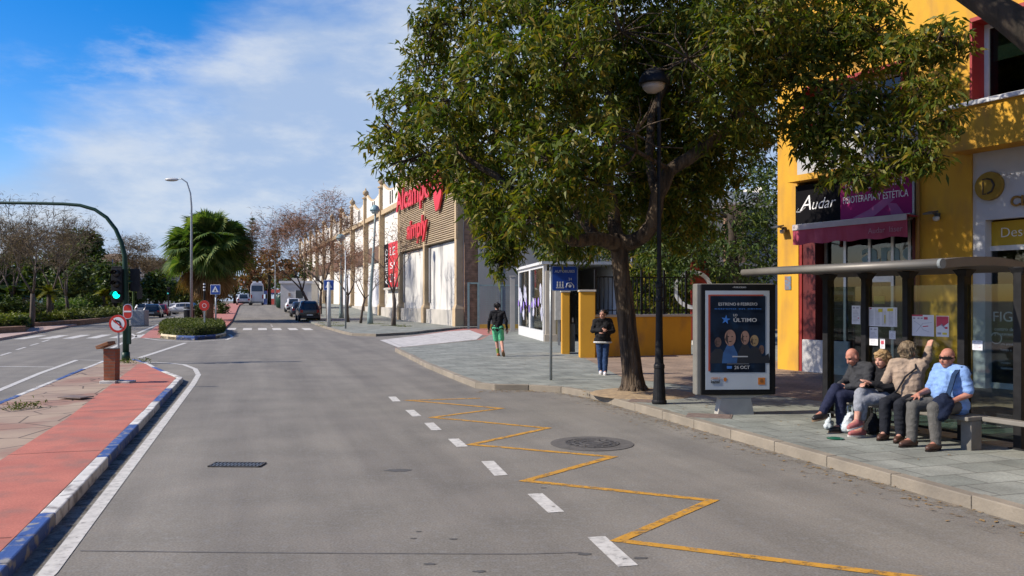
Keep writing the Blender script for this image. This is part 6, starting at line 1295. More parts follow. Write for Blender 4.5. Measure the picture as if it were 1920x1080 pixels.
lt(292, 588, 112, 'rounded dark tree between mast and fan palm', [(295, 530, 24, 20, 0), (278, 540, 18, 18, 0), (315, 540, 20, 18, 0), (300, 548, 30, 14, 0)], leaf_dark, 1.5, .7, .28, seed=8)
lt(330, 588, 125, 'pale green tree just left of the palm crown', [(330, 545, 24, 18, 0), (345, 555, 22, 14, 0)], leaf_far, 1.4, .7, .28, seed=9)
bare_twig = leafmat('dry_twig_leaves', [(.15, .105, .065), (.19, .135, .08), (.12, .085, .05)], .8, .1)
for i, (px, py, Y, h, lb, sp, lean) in enumerate(((22, 600, 58, 8.2, 'bare grey brown tree nearest the left picture edge', .55, (-.05, 0)), (58, 604, 54, 8.6, 'bare grey brown tree with dark trunk right of the left planter', .55, (.12, 0)), (95, 596, 66, 9.5, 'tall bare brown tree before the dark evergreen crown', .5, (.05, 0)), (125, 594, 72, 8.5, 'bare russet tree leaning toward the evergreen crown', .6, (.15, 0)), (-25, 600, 60, 9, 'bare brown tree partly outside the left picture edge', .55, (.1, 0)))):
    c = P(px, py, Y); bare_tree('bare_tree', lb, V((c.x, Y, PZ)), h*.93, bark_g, 60+i, sp, 6, .2, lean, 'bare trees at the left', bare_twig, 2, .29, .5, .028)
# the park goes on beyond the left edge of the picture
strip('park_lawn', [(20, -60, -17), (60, -60, -18), (100, -62, -22), (140, -70, -30)], -.03, .14, M('park_grass', (.06, .085, .02), (.10, .11, .035), 3, .95, .5, 30, c3=(.17, .13, .07), s3=.3))
for i, (x, y, h, lb) in enumerate(((-56, 62, 8, 'round park tree beyond the left edge, nearest the road'), (-62, 78, 9, 'round park tree beyond the left edge, set further back'), (-49, 44, 7, 'round park tree standing alone on the lawn at far left'), (-72, 70, 10, 'tallest round park tree deep in the lawn at left'))):
    bl_ = [((x+dx, y+dy, h*zf), (1.9, 1.9, 1.5)) for dx, dy, zf in ((0, 0, .8), (1.4, .4, .6), (-1.4, -.3, .62), (.2, 1.4, .66), (-.2, -1.4, .6), (.5, .2, .95))]
    leafy_tree('park_tree', lb, V((x, y, PZ)), [(V((x, y, 0)), .28), (V((x+.1, y, h*.3)), .22), (V((x, y, h*.6)), .14)], bl_, .9, 6, .6, .24, leaf_far if i % 2 else leaf_dark, bark_d, .04, .15, None, .15, .2, shell=.35, tw=4, seed=200+i)
# ---- far trees up the street
def ft(px, Y, label, lst, lm, name='distant_tree', dens=1.0, L=.8, W=.34, seed=1, r=.3):
    z = rise(P(px, 560, Y).x, Y); c = P(px, 560, Y); base = V((c.x, Y, z)); low = max(q[1] for q in lst); pts = [(V((c.x, Y, z-.2)), r), (P(px, low, Y), r*.7), (P(px, min(q[1] for q in lst), Y), r*.4)]
    return leafy_tree(name, label, base, pts, px_blobs(Y, lst), dens, 6, L, W, lm, bark_d, .04, .2, 'trees far up the street', .15, .25, shell=.35, tw=3, seed=seed)
ft(470, 128, 'russet tree right of the fan palm over the far road', [(475, 500, 20, 20, 0), (500, 495, 20, 22, 2), (460, 520, 16, 20, 0), (485, 520, 20, 14, 0)], leaf_red, seed=1)
ft(505, 120, 'second russet tree nearer the right kerb', [(510, 480, 20, 16, 0), (530, 500, 18, 18, 0), (515, 515, 16, 14, 0), (548, 495, 16, 18, 0)], leaf_red, seed=2)
ft(440, 150, 'dark green tree behind the parked silver car', [(440, 530, 22, 16, 0), (460, 540, 20, 12, 0), (425, 545, 20, 14, 0)], leaf_dark, seed=3)
ft(500, 165, 'dark green tree above the white coach', [(500, 530, 26, 14, 0), (480, 525, 22, 14, 0), (525, 535, 20, 14, 0)], leaf_dark, seed=4)
ft(555, 135, 'olive tree above the white kiosk', [(555, 510, 22, 18, 0), (540, 525, 18, 16, 0), (572, 500, 16, 18, 0)], leaf_far, seed=5)
ft(530, 150, 'olive tree between coach and kiosk', [(528, 522, 14, 18, 0), (540, 540, 14, 10, 0)], leaf_far, seed=6)
fl_ = [(360, 160, 548), (390, 175, 552), (265, 150, 550), (240, 165, 545), (180, 150, 550), (130, 140, 548), (80, 130, 550), (30, 125, 548), (-20, 120, 545)]
for i, (px, Y, yy) in enumerate(fl_):
    ft(px, Y, ['dull green tree in the far row behind palm and lamp', 'dull green tree in the far row right of the lamp', 'dull green tree in the far row right of the green mast', 'dull green tree in the far row behind the green mast', 'dull green tree in the far row under the evergreen', 'dull green tree in the far row behind the bushy tree', 'dull green tree in the far row behind the yellow palm', 'dull green tree in the far row behind the spiky palm', 'dull green tree in the far row at the left edge'][i], [(px-12, yy, 22, 16, 0), (px+14, yy+2, 22, 14, 1), (px, yy-10, 18, 12, 0)], leaf_far if i % 2 else leaf_dark, seed=20+i)
for i, (px, Y, h, lb) in enumerate(((255, 130, 11, 'bare grey tree beyond the green mast against the sky'), (325, 150, 10, 'bare grey tree left of the palm against the sky'), (280, 145, 10, 'bare grey brown tree over the rounded dark tree'))):
    c = P(px, 560, Y); bare_tree('bare_tree', lb, V((c.x, Y, rise(c.x, Y))), h, bark_g, 90+i, .5, 6, .22, (0, 0), 'bare trees far at the left', bare_twig, 4, .28, .9, .07)
# ---- norfolk pine
def pine(px, Y, top, base_y, label, seed, w=20):
    c = P(px, 560, Y); z0 = rise(c.x, Y); ztop = EYE-(top-HY)*Y/F; base = V((c.x, Y, z0)); t = thing('norfolk_pine', label, 'tree', base, 0, 'norfolk pines against the sky'); h = ztop-z0; rs = random.Random(seed); b = MB(); b.tube([(0, 0, -.2), (0, 0, h*.5), (0, 0, h)], [.3, .2, .04], 7); pts = []
    nl = 16; wr = w*Y/F
    for i in range(nl):
        f_ = i/nl; z = h*(.28+.72*f_); r = wr*(1-f_)**.7*1.0+.15
        for j in range(6):
            a = j*1.047+i*.5; L = r*rs.uniform(.75, 1.1); e = V((math.cos(a)*L, math.sin(a)*L, z+.22*L)); o = V((0, 0, z)); b.tube([o, o.lerp(e, .6)-V((0, 0, .04*L)), e], [.06, .04, .02], 4, caps=False)
            for q in range(5): pts.append(tuple(o.lerp(e, .25+.75*q/4)))
    b.build('trunk', bark_d, t, smooth=True); rg = np.random.default_rng(seed); vs, qs = leaves_at(np.array(pts), 3, .5, .11, -.1, .10, rg); npmesh('crown', vs, qs, leaf_dark, t)
pine(473, 170, 404, 560, 'tiered norfolk pine rising right of the fan palm', 4, 21); pine(516, 215, 428, 560, 'smaller fainter norfolk pine behind the bare reddish trees', 6, 16)
# ================================================================ PEOPLE
def cloth(name, c, rough=.85, var=.75): return M(name, c, tuple(x*var for x in c), 16, rough, .6, 70, spec=.15, bdist=.012)
skin_a = M('skin_ruddy', (.46, .215, .15), (.34, .135, .09), 22, .62, .25, 90, spec=.25); skin_b = M('skin_fair', (.52, .29, .21), (.42, .205, .15), 22, .62, .25, 90, spec=.25); skin_t = M('skin_tanned', (.34, .17, .105), (.26, .125, .075), 22, .62, .25, 90, spec=.25)
lip = M('lips', (.28, .08, .065), rough=.5); eyem = M('eye_dark', (.02, .014, .012), rough=.2); brow = M('brow', (.16, .085, .055), rough=.8)
XA, YA, ZA = V((1, 0, 0)), V((0, 1, 0)), V((0, 0, 1))
def hand(mb, w, d, nrm, curl=.6, side=1, s=1.):
    """palm from the wrist along d, back of hand facing nrm, four fingers and a thumb"""
    d = V(d).normalized(); nrm = V(nrm); nrm = (nrm-d*nrm.dot(d)).normalized(); x = d.cross(nrm)*side; w = V(w)
    for i, (o, L) in enumerate(((-.033, .068), (-.011, .078), (.011, .074), (.031, .058))):
        k = w+d*.085*s+x*o*s; mb.rc(w+x*o*.6*s, .016*s, k, .0125*s, 8); p = k; dd = d.copy()
        for j in range(3):
            a = curl*(.55+.3*j)*(1+.08*i); dd = (dd*math.cos(a)-nrm*math.sin(a)).normalized(); q = p+dd*L*(.44-.08*j)*s; mb.rc(p, (.0105-.001*j)*s, q, (.0095-.001*j)*s, 8); p = q
        # next finger keeps its own direction
    t0 = w+d*.02*s-x*.026*s; t1 = t0+(d*.55-x*.8-nrm*.25).normalized()*.042*s; t2 = t1+(d*.9-x*.25-nrm*.35).normalized()*.034*s; mb.rc(t0, .016*s, t1, .0125*s, 8); mb.rc(t1, .0122*s, t2, .0095*s, 8)
def person(label, loc, rz, J, sk, shirt=None, trousers=None, shoe=None, hair=None, sleeve=1., leg=1., scale=1., belly=.0, collar=None, feet=None, seed=0, hands=None, group=None, fem=False, soles=None, sh_pad=.02):
    J = {k: V(v) for k, v in J.items()}; root = thing('person', label, 'person', loc, rz, group); root.scale = (scale,)*3
    hf = J['hf'].normalized(); hu = J.get('hu', ZA); hu = (hu-hf*hu.dot(hf)).normalized(); hr = hf.cross(hu); hd = J['head']; nk = J['neck']
    def tor(mb, p):
        mb.rc(J['hipL'], .105+p, J['hipR'], .105+p); mb.rc((J['hipL']+J['hipR'])/2, .115+p, J['waist'], .11+p+belly*.5)
        sx = (J['shR']-J['shL']).normalized(); w, c = J['waist'], J['chest']; bw = .055
        for sg in (-1, 1): mb.rc(w+sx*sg*bw, .10+p+belly, c+sx*sg*.07, .105+p); mb.rc(c+sx*sg*.07, .105+p, J['shR' if sg > 0 else 'shL']-ZA*.01, .058+p)
        f = sx.cross(ZA)*-1; f = V((-sx.y, sx.x, 0)).normalized()
        if belly: mb.rc(w+f*.06, .10+belly+p, w+f*.05+V((0, 0, .12)), .09+belly+p)
        if fem:
            for sg in (-1, 1): mb.rc(c+sx*sg*.065+f*.07-V((0, 0, .05)), .062+p*.6, c+sx*sg*.06+f*.03, .07+p*.6)
        mb.rc(J['shL'], .055+p, nk-V((0, 0, .03)), .055+p); mb.rc(J['shR'], .055+p, nk-V((0, 0, .03)), .055+p)
    def arm(mb, s, p, fr=1.):
        a, e, w = J['sh'+s], J['el'+s], J['wr'+s]; mb.rc(a, .052+p, e if fr >= .5 else a.lerp(e, fr*2), .04+p)
        if fr > .5: w2 = e.lerp(w, (fr-.5)*2); mb.rc(e, .041+p, w2, (.041-.013*(fr-.5)*2)+p*.8)
    def legp(mb, s, p, fr=1.):
        h, k, a = J['hip'+s], J['kn'+s], J['an'+s]; mb.rc(h, .088+p, k if fr >= .5 else h.lerp(k, fr*2), (.058+p) if fr >= .5 else .066+p*1.5)
        if fr > .5:
            a2 = k.lerp(a, (fr-.5)*2); mid = k.lerp(a2, .35); mb.rc(k, .057+p, mid, .054+p); mb.rc(mid, .054+p, a2, (.053-.015*(fr-.5)*2)+p*1.1)
    FD = {s: V((feet or {}).get(s, (0, 1, 0))).normalized() for s in 'LR'}
    # --- body : one continuous skin
    mb = MB(); tor(mb, 0)
    for s in 'LR':
        arm(mb, s, 0); legp(mb, s, 0); a = J['an'+s]; mb.rc(a, .036, a+FD[s]*.12-V((0, 0, .035)), .03)
        hd_, hn, cu = (hands or {}).get(s, (J['wr'+s]-J['el'+s], (0, 0, 1), .5)); hand(mb, J['wr'+s], hd_, hn, cu, 1 if s == 'R' else -1)
    mb.rc(nk-V((0, 0, .04)), .058, hd-hu*.05-hf*.015, .052); ax = (hr, hf, hu)
    mb.ell(hd+hu*.025-hf*.012, ax, (.075, .093, .098)); mb.ell(hd-hu*.03+hf*.022, ax, (.062, .068, .085)); mb.rc(hd-hu*.085+hf*.04, .034, hd-hu*.07+hf*.02, .05); mb.rc(hd+hu*.008+hf*.085, .010, hd-hu*.03+hf*.104, .0155)
    for sg in (-1, 1): mb.ell(hd+hr*sg*.077-hu*.008-hf*.012, ax, (.012, .02, .032), 10, 8); mb.rc(hd+hr*sg*.032-hu*.025+hf*.065, .024, hd+hr*sg*.04-hu*.05+hf*.05, .022, 10); mb.rc(hd+hr*sg*.015+hu*.03+hf*.075, .016, hd+hr*sg*.05+hu*.028+hf*.062, .013, 8)
    mb.rc(hd-hu*.062-hr*.018+hf*.08, .011, hd-hu*.062+hr*.018+hf*.08, .011, 8)
    o = remesh(mb, 'body', [sk, lip, eyem, brow], root, .0085, 3); me = o.data
    for p in me.polygons:
        q = p.center-hd; x, y, z = q.dot(hr), q.dot(hf), q.dot(hu)
        if y > .05 and abs(z) < .12:
            if abs(z+.062) < .008 and abs(x) < .026: p.material_index = 1
            elif abs(z-.006) < .009 and abs(abs(x)-.033) < .014: p.material_index = 2
            elif abs(z-.032) < .007 and abs(abs(x)-.034) < .02: p.material_index = 3
    if shirt:
        mb = MB(); tor(mb, sh_pad)
        for s in 'LR': arm(mb, s, sh_pad*.8, sleeve if not isinstance(sleeve, dict) else sleeve[s])
        if collar: mb.rc(nk-V((0, 0, .05)), .075, nk+V((0, 0, .0)), .066)
        remesh(mb, shirt[0], shirt[1], root, .012, 3, .013, 7., seed)
    if trousers:
        mb = MB(); mb.rc(J['hipL'], .118, J['hipR'], .118); mb.rc((J['hipL']+J['hipR'])/2, .125, (J['hipL']+J['hipR'])/2*.6+J['waist']*.4, .115)
        for s in 'LR': legp(mb, s, .02, leg)
        remesh(mb, trousers[0], trousers[1], root, .012, 3, .007, 7., seed+3)
    if shoe:
        for s in 'LR':
            a = J['an'+s]; f = FD[s]; u = (J['kn'+s]-a).normalized(); u = (u-f*u.dot(f)).normalized(); x = f.cross(u); h0 = a-u*.045
            mb = MB(); mb.rc(h0-f*.045, .043, h0+f*.10, .044); mb.rc(h0+f*.08+x*.008, .044, h0+f*.165-u*.006, .034); mb.rc(h0-f*.025, .047, a+f*.01-u*.01, .046); mb.ell(h0+f*.06, (x, f, u), (.052, .135, .048))
            so = remesh(mb, 'shoe', shoe, root, .010, 3); 
            for v in so.data.vertices:
                q = v.co-h0; d = q.dot(u)
                if d < -.03: v.co -= u*(d+.03)
            b = MB(); n = 20; ring = []
            for i in range(n):
                t = 2*math.pi*i/n; yy = .06+.148*math.sin(t); ww = .054*math.cos(t)*(1 if yy > .02 else .85); ring.append((ww, yy))
            T = Matrix.Identity(4); T.col[0][:3] = x; T.col[1][:3] = f; T.col[2][:3] = u; T.col[3][:3] = h0-u*.046; b.slab(ring, T, .02); b.build('sole', soles or eyem, so)
    if hair:
        kind, hm = hair; mb = MB()
        if kind == 'short': mb.ell(hd+hu*.045-hf*.028, ax, (.085, .092, .088)); mb.ell(hd-hu*.01-hf*.06, ax, (.07, .05, .07))
        elif kind == 'bob': mb.ell(hd+hu*.042-hf*.022, ax, (.098, .104, .098)); mb.ell(hd-hu*.025-hf*.055, ax, (.088, .062, .085)); mb.ell(hd+hu*.085+hf*.04, ax, (.07, .05, .035))
        elif kind == 'tied': mb.ell(hd+hu*.04-hf*.025, ax, (.084, .095, .09)); mb.ell(hd-hu*.0-hf*.115, ax, (.04, .04, .045))
        remesh(mb, 'hair', hm, root, .008, 1, .013, 26., seed+7)
        rgh = random.Random(seed); st = MB()
        for i in range(260):
            d = (hu*rgh.uniform(-.25, 1)+hf*rgh.uniform(-1, .15)+hr*rgh.uniform(-1, 1)).normalized(); p = hd+hu*.038-hf*.02+V((d.x, d.y, d.z))*.094; q = p+d*.012-hu*.045+hr*rgh.uniform(-.02, .02)+hf*rgh.uniform(-.02, .012); st.tube([p, p.lerp(q, .5)+d*.010, q], [.0045, .004, .0015], 4, caps=False)
        st.build('hair_strands', hm, root)
    return root, hr, hf, hu
faceA = math.atan2(SAb.x, -SAb.y)
def face_rz(extra=0.): return math.atan2(.906, -.423)+extra
gseat = 'people waiting in the bus shelter'
blackc = cloth('black_cloth', (.017, .017, .019)); greyc_ = cloth('charcoal_cloth', (.045, .046, .05)); navy = cloth('navy_cloth', (.022, .026, .055)); lgrey = cloth('light_grey_cloth', (.27, .28, .31)); beige = cloth('beige_cloth', (.36, .27, .20)); darkt = cloth('dark_trousers', (.018, .02, .026)); lblue = cloth('light_blue_cloth', (.22, .36, .66)); gtrou = cloth('grey_trousers', (.115, .11, .10))
shoe_b = M('black_shoe', (.02, .018, .018), rough=.4); shoe_r = M('pink_shoe', (.38, .12, .11), (.32, .1, .1), 10, .6); shoe_br = M('brown_shoe', (.09, .045, .03), (.07, .035, .025), 10, .45); white_sole = M('white_sole', (.6, .56, .52), rough=.6); tan_sole = M('tan_sole', (.25, .16, .09), rough=.7); shoe_w = M('white_shoe', (.6, .6, .62), rough=.5)
blond = M('blond_hair', (.34, .22, .10), (.20, .12, .05), 30, .6, .6, 90, stretch=(1, 1, .4)); brownh = M('brown_grey_hair', (.24, .175, .10), (.07, .045, .028), 45, .6, .6, 90, stretch=(1, 1, .4)); blackh = M('black_hair', (.012, .01, .01), (.025, .02, .018), 30, .5, .4, 90)
# 1 : bald man in charcoal, legs crossed, looking down
a1 = apx(1622, .6)
person('bald man in charcoal pullover and navy trousers, legs crossed, looking down at his hands', SH(a1, .6), face_rz(-.22),
       dict(hipL=(-.09, 0, .50), hipR=(.09, 0, .50), waist=(0, .02, .64), chest=(0, .06, .80), neck=(0, .12, .945), head=(0, .20, 1.035), hf=(0, .85, -.5), hu=(0, .5, .85), shL=(-.175, .06, .90), shR=(.175, .06, .90), elL=(-.235, .14, .66), elR=(.235, .14, .66), wrL=(-.07, .33, .63), wrR=(.05, .36, .66),
            knL=(-.09, .45, .50), anL=(-.08, .44, .09), knR=(-.01, .47, .60), anR=(-.10, .74, .285)),
       skin_a, ('sweater', greyc_), ('trousers', navy), shoe_b, None, 1., .97, .97, .02, True, {'L': (-.1, 1, 0), 'R': (-.25, .95, -.12)}, 1, {'L': ((.6, .6, -.3), (0, .3, 1), .7), 'R': ((-.6, .5, -.35), (.1, .4, 1), .7)}, gseat, soles=tan_sole)
# 2 : woman in black top, grey capris
a2 = apx(1664, .6)
person('blond woman in black top and light grey capri trousers, legs crossed, one hand raised', SH(a2, .6), face_rz(-.2),
       dict(hipL=(-.09, 0, .50), hipR=(.09, 0, .50), waist=(0, -.01, .64), chest=(0, .0, .80), neck=(0, .05, .935), head=(-.01, .10, 1.035), hf=(-.25, .95, -.15), shL=(-.16, .0, .89), shR=(.16, .0, .89), elL=(-.22, .08, .68), elR=(.22, .1, .68), wrL=(-.10, .32, .72), wrR=(.03, .33, .70),
            knL=(-.08, .45, .49), anL=(-.05, .46, .09), knR=(-.04, .46, .585), anR=(-.13, .58, .22)),
       skin_b, ('cardigan', blackc), ('capri_trousers', lgrey), shoe_r, ('bob', blond), 1., .78, .96, .015, False, {'L': (-.05, 1, 0), 'R': (-.2, .95, -.15)}, 11, {'L': ((.2, .9, .35), (-.3, -.2, 1), .15), 'R': ((-.5, .7, .05), (0, .1, 1), .4)}, gseat, fem=True, soles=white_sole)
# 3 : woman in beige jacket turned round, pointing at the map
a3 = apx(1703, .6); ah = apx(1750, 1.0); c = SH(ah, 1.0); hz = EYE-(652-HY)*c.y/F-PZ; fw = V((.47, -.88, 0)).normalized(); rt = V((fw.y, -fw.x, 0)); ch = V((0, .0, .86))
J3 = dict(hipL=(-.085, .0, .50), hipR=(.085, -.0, .50), waist=(0, .0, .68), chest=tuple(ch), neck=tuple(V((0, 0, 1.02))+fw*.02), head=tuple(V((0, 0, 1.135))+fw*.04), hf=(.10, -.99, .1), shL=tuple(ch-rt*.165+V((0, 0, .10))), shR=tuple(ch+rt*.165+V((0, 0, .10))), elL=tuple(ch-rt*.25+V((0, .05, -.16))), wrL=tuple(ch-rt*.12+fw*.22+V((0, 0, -.26))),
          knL=(-.13, .37, .47), anL=(-.13, .36, .09), knR=(.07, .38, .47), anR=(.08, .37, .09))
hl = V((ah-a3, -.36, hz)); J3['elR'] = tuple(V(J3['shR']).lerp(hl, .5)-V((.02, 0, .03))); J3['wrR'] = tuple(hl)
r3, *_ = person('brown haired woman in beige jacket twisted round and pointing at the route map', SH(a3, .6), face_rz(.1), J3, skin_b, ('jacket', beige), ('trousers', darkt), shoe_br, ('bob', brownh), 1., 1., .99, .01, True, {'L': (-.3, 1, 0), 'R': (-.2, 1, 0)}, 23, {'R': (hl-V(J3['elR'])+V((0, -.05, .12)), (0, 1, .2), .2), 'L': ((.3, -.5, -.6), (0, 1, 0), .5)}, gseat, fem=True)
b = MB(); sR = V(J3['shR'])*.5+V(J3['neck'])*.5; back = -fw
pts = [sR+V((0, 0, .04)), ch+rt*.10+back*.135+V((0, 0, .06)), ch*.5+V((0, 0, .38))+back*.15-rt*.02, V((0, 0, .62))+back*.16-rt*.12]
b.tube([V(p) for p in pts]+[V((0, 0, .56))-rt*.19+back*.04], .012, 6); b.build('bag_strap', darkt, r3)
# 4 : bald man in light blue shirt with sunglasses
a4 = apx(1787, .6)
r4, hr, hf, hu = person('bald man in light blue shirt and sunglasses at the near end of the bench', SH(a4, .58), face_rz(-.12),
       dict(hipL=(-.10, 0, .50), hipR=(.10, 0, .50), waist=(0, .03, .66), chest=(0, .03, .83), neck=(0, .05, .965), head=(-.01, .085, 1.075), hf=(-.12, 1, -.04), shL=(-.18, .02, .915), shR=(.18, .02, .915), elL=(-.27, .02, .66), elR=(.25, .12, .66), wrL=(-.20, .24, .57), wrR=(.16, .37, .62),
            knL=(-.15, .43, .50), anL=(-.17, .42, .09), knR=(.14, .46, .50), anR=(.12, .50, .09)),
       skin_a, ('shirt', lblue), ('trousers', gtrou), shoe_br, None, .42, 1., 1.0, .045, True, {'L': (-.25, 1, 0), 'R': (-.05, 1, 0)}, 31, {'L': ((.3, .8, -.3), (-.4, 0, 1), .6), 'R': ((-.1, .9, -.35), (0, .3, 1), .6)}, gseat, sh_pad=.024)
hd = V((-.01, .085, 1.075)); b = MB(); n = 12
arc = [hd+hr*(.079*math.sin(R(-78+156*i/n)))+hf*(.094*math.cos(R(-78+156*i/n))+.006)+hu*.006 for i in range(n+1)]
for sg in (0,):
    vs = []
    for p in arc: vs += [p+hu*.019, p-hu*.017]
    b.add(vs, [(2*i, 2*i+1, 2*i+3, 2*i+2) for i in range(n)])
for e in (arc[0], arc[-1]): b.tube([e, e-hf*.07+hu*.004], .005, 5)
g_ = b.build('sunglasses', M('dark_lens', (.01, .008, .009), rough=.12), r4); sd = g_.modifiers.new('s', 'SOLIDIFY'); sd.thickness = .006; sd.offset = 1
# his navy shoulder bag with wide strap
T4 = Matrix.Translation(SH(a4, .58)) @ Matrix.Rotation(face_rz(-.12), 4, 'Z'); bag = thing('shoulder_bag', 'navy cloth shoulder bag with wide strap hanging on the man in the light blue shirt', 'bag', SH(a4, .58), face_rz(-.12))
mb = MB(); mb.rc((-.14, .25, .60), .075, (-.20, .33, .58), .07); mb.rc((-.16, .34, .56), .09, (-.17, .38, .44), .085); mb.rc((-.23, .28, .55), .06, (-.22, .37, .42), .07); mb.rc((-.12, .36, .42), .06, (-.2, .4, .40), .06)
bagm = cloth('navy_bag', (.012, .018, .04)); remesh(mb, 'bag_body', bagm, bag, .012, 4, .010, 9, 5)
b = MB(); ps = [V((-.14, -.14, .90)), V((-.165, -.05, .985)), V((-.17, .05, .985)), V((-.175, .155, .89)), V((-.18, .20, .78)), V((-.18, .25, .66)), V((-.18, .27, .58))]; vs = []
for p in ps: vs += [p+V((-.032, 0, 0)), p+V((.032, 0, .004))]
b.add(vs, [(2*i, 2*i+1, 2*i+3, 2*i+2) for i in range(len(ps)-1)]); st_ = b.build('bag_strap', cloth('strap_navy', (.018, .04, .09)), bag); sd = st_.modifiers.new('s', 'SOLIDIFY'); sd.thickness = .012
ph = thing('mobile_phone', 'black mobile phone held on the knee of the man in the light blue shirt', 'phone', T4 @ V((.155, .47, .585)), face_rz(-.12)); b = MB(); b.box((0, 0, 0), (.068, .14, .01), Matrix.Rotation(R(-20), 3, 'X')); b.build('body', shoe_b, ph, bevel=.004); b = MB(); b.box((0, -.0025, .0065), (.06, .125, .002), Matrix.Rotation(R(-20), 3, 'X')); b.build('screen', M('phone_screen', (.02, .025, .03), rough=.05), ph)
# bags under the bench
bg = M('plastic_bag', (.50, .54, .55), (.40, .46, .48), 6, .35, .4, 25); T2_ = Matrix.Translation(SH(a2, .6)) @ Matrix.Rotation(face_rz(-.2), 4, 'Z')
for (x, y, m_, nm, lb) in ((.20, .42, bg, 'plastic_bag', 'pale translucent plastic bag behind the legs of the woman in black'), (.02, .20, blackc, 'bag', 'black bag on the pavement under the seat of the woman in black'), (.52, .52, bg, 'plastic_bag', 'small white plastic bag beneath the raised shoe of the bald charcoal man')):
    q = T2_ @ V((x, y, 0)); s = .6 if x > .5 else 1.; t = thing(nm, lb, 'bag', (q.x, q.y, PZ)); mb = MB(); mb.rc((0, 0, .09*s), .09*s, (.05*s, .03, .13*s), .08*s); mb.rc((-.06*s, 0, .08*s), .075*s, (.0, .0, .24*s), .05*s); remesh(mb, 'bag_body', m_, t, .012, 3, .014, 12, x*50); b = MB(); b.tube([(-.03*s, 0, .26*s), (-.03*s, .02, .36*s), (.03*s, .02, .37*s), (.03*s, 0, .26*s)], .008, 5); b.build('handle', m_, t)
# 5 : woman walking towards the camera
g = G(1130, 702, PZ)
r5, *_ = person('woman in black hooded top and blue jeans standing by the yellow pillar, arms folded', (g.x, g.y, PZ), math.pi-.06,
       dict(hipL=(-.085, 0, .90), hipR=(.085, 0, .90), waist=(0, .01, 1.05), chest=(0, .01, 1.26), neck=(0, .01, 1.44), head=(0, .04, 1.575), hf=(.5, .9, -.1), shL=(-.175, 0, 1.385), shR=(.175, 0, 1.385), elL=(-.265, .04, 1.14), elR=(.265, .04, 1.14), wrL=(-.05, .20, 1.10), wrR=(.05, .21, 1.16), knL=(-.07, .05, .49), anL=(-.055, .10, .09), knR=(.07, .02, .49), anR=(.05, -.06, .10)),
       skin_b, ('hooded_top', blackc), ('jeans', cloth('blue_jeans', (.028, .055, .13))), shoe_w, ('tied', blackh), 1., 1., .915, .02, True, None, 41, {'L': ((.8, .2, .1), (0, 1, .3), .5), 'R': ((-.8, .2, .05), (0, 1, .3), .5)}, None, fem=True, soles=white_sole, sh_pad=.034)
mb = MB(); mb.rc((-.085, .0, .93), .165, (.085, .0, .93), .165); mb.rc((-.085, .0, .97), .165, (.085, .0, .97), .165); o = remesh(mb, 'shirt_hem', cloth('white_hem', (.6, .6, .6)), r5, .014, 2, .004)
for v in o.data.vertices: v.co.z = .845+(v.co.z-.95)*.22
# 6 : man in green shorts walking away
g = G(933, 668, PZ)
r6, *_ = person('man in black sweater and bright green shorts walking away along the pavement', (g.x, g.y, PZ), -.10,
       dict(hipL=(-.09, 0, .91), hipR=(.09, 0, .91), waist=(0, .01, 1.06), chest=(0, .03, 1.29), neck=(-.01, .05, 1.46), head=(-.03, .09, 1.605), hf=(-.25, .95, -.1), shL=(-.19, .02, 1.40), shR=(.19, .02, 1.40), elL=(-.275, -.02, 1.13), elR=(.28, -.04, 1.13), wrL=(-.30, .06, .88), wrR=(.30, .03, .88), knL=(-.05, .14, .50), anL=(.0, .12, .09), knR=(.12, .07, .50), anR=(.20, -.27, .19)),
       skin_b, ('sweater', blackc), ('shorts', cloth('green_cloth', (.13, .54, .28), .9, .85)), M('orange_shoe', (.40, .13, .05), (.3, .1, .04), 10, .6), ('short', blackh), 1., .43, .985, .0, True, {'L': (0, 1, 0), 'R': (.05, .8, -.6)}, 51, None, None, soles=tan_sole, sh_pad=.014)

sock = cloth('yellow_green_sock', (.22, .30, .07))
for kn, an in (((-.05, .14, .50), (.0, .12, .09)),):
    mb = MB(); kn, an = V(kn), V(an); mb.rc(kn.lerp(an, .68), .055, an, .046); remesh(mb, 'sock', sock, r6, .011, 2, .003)

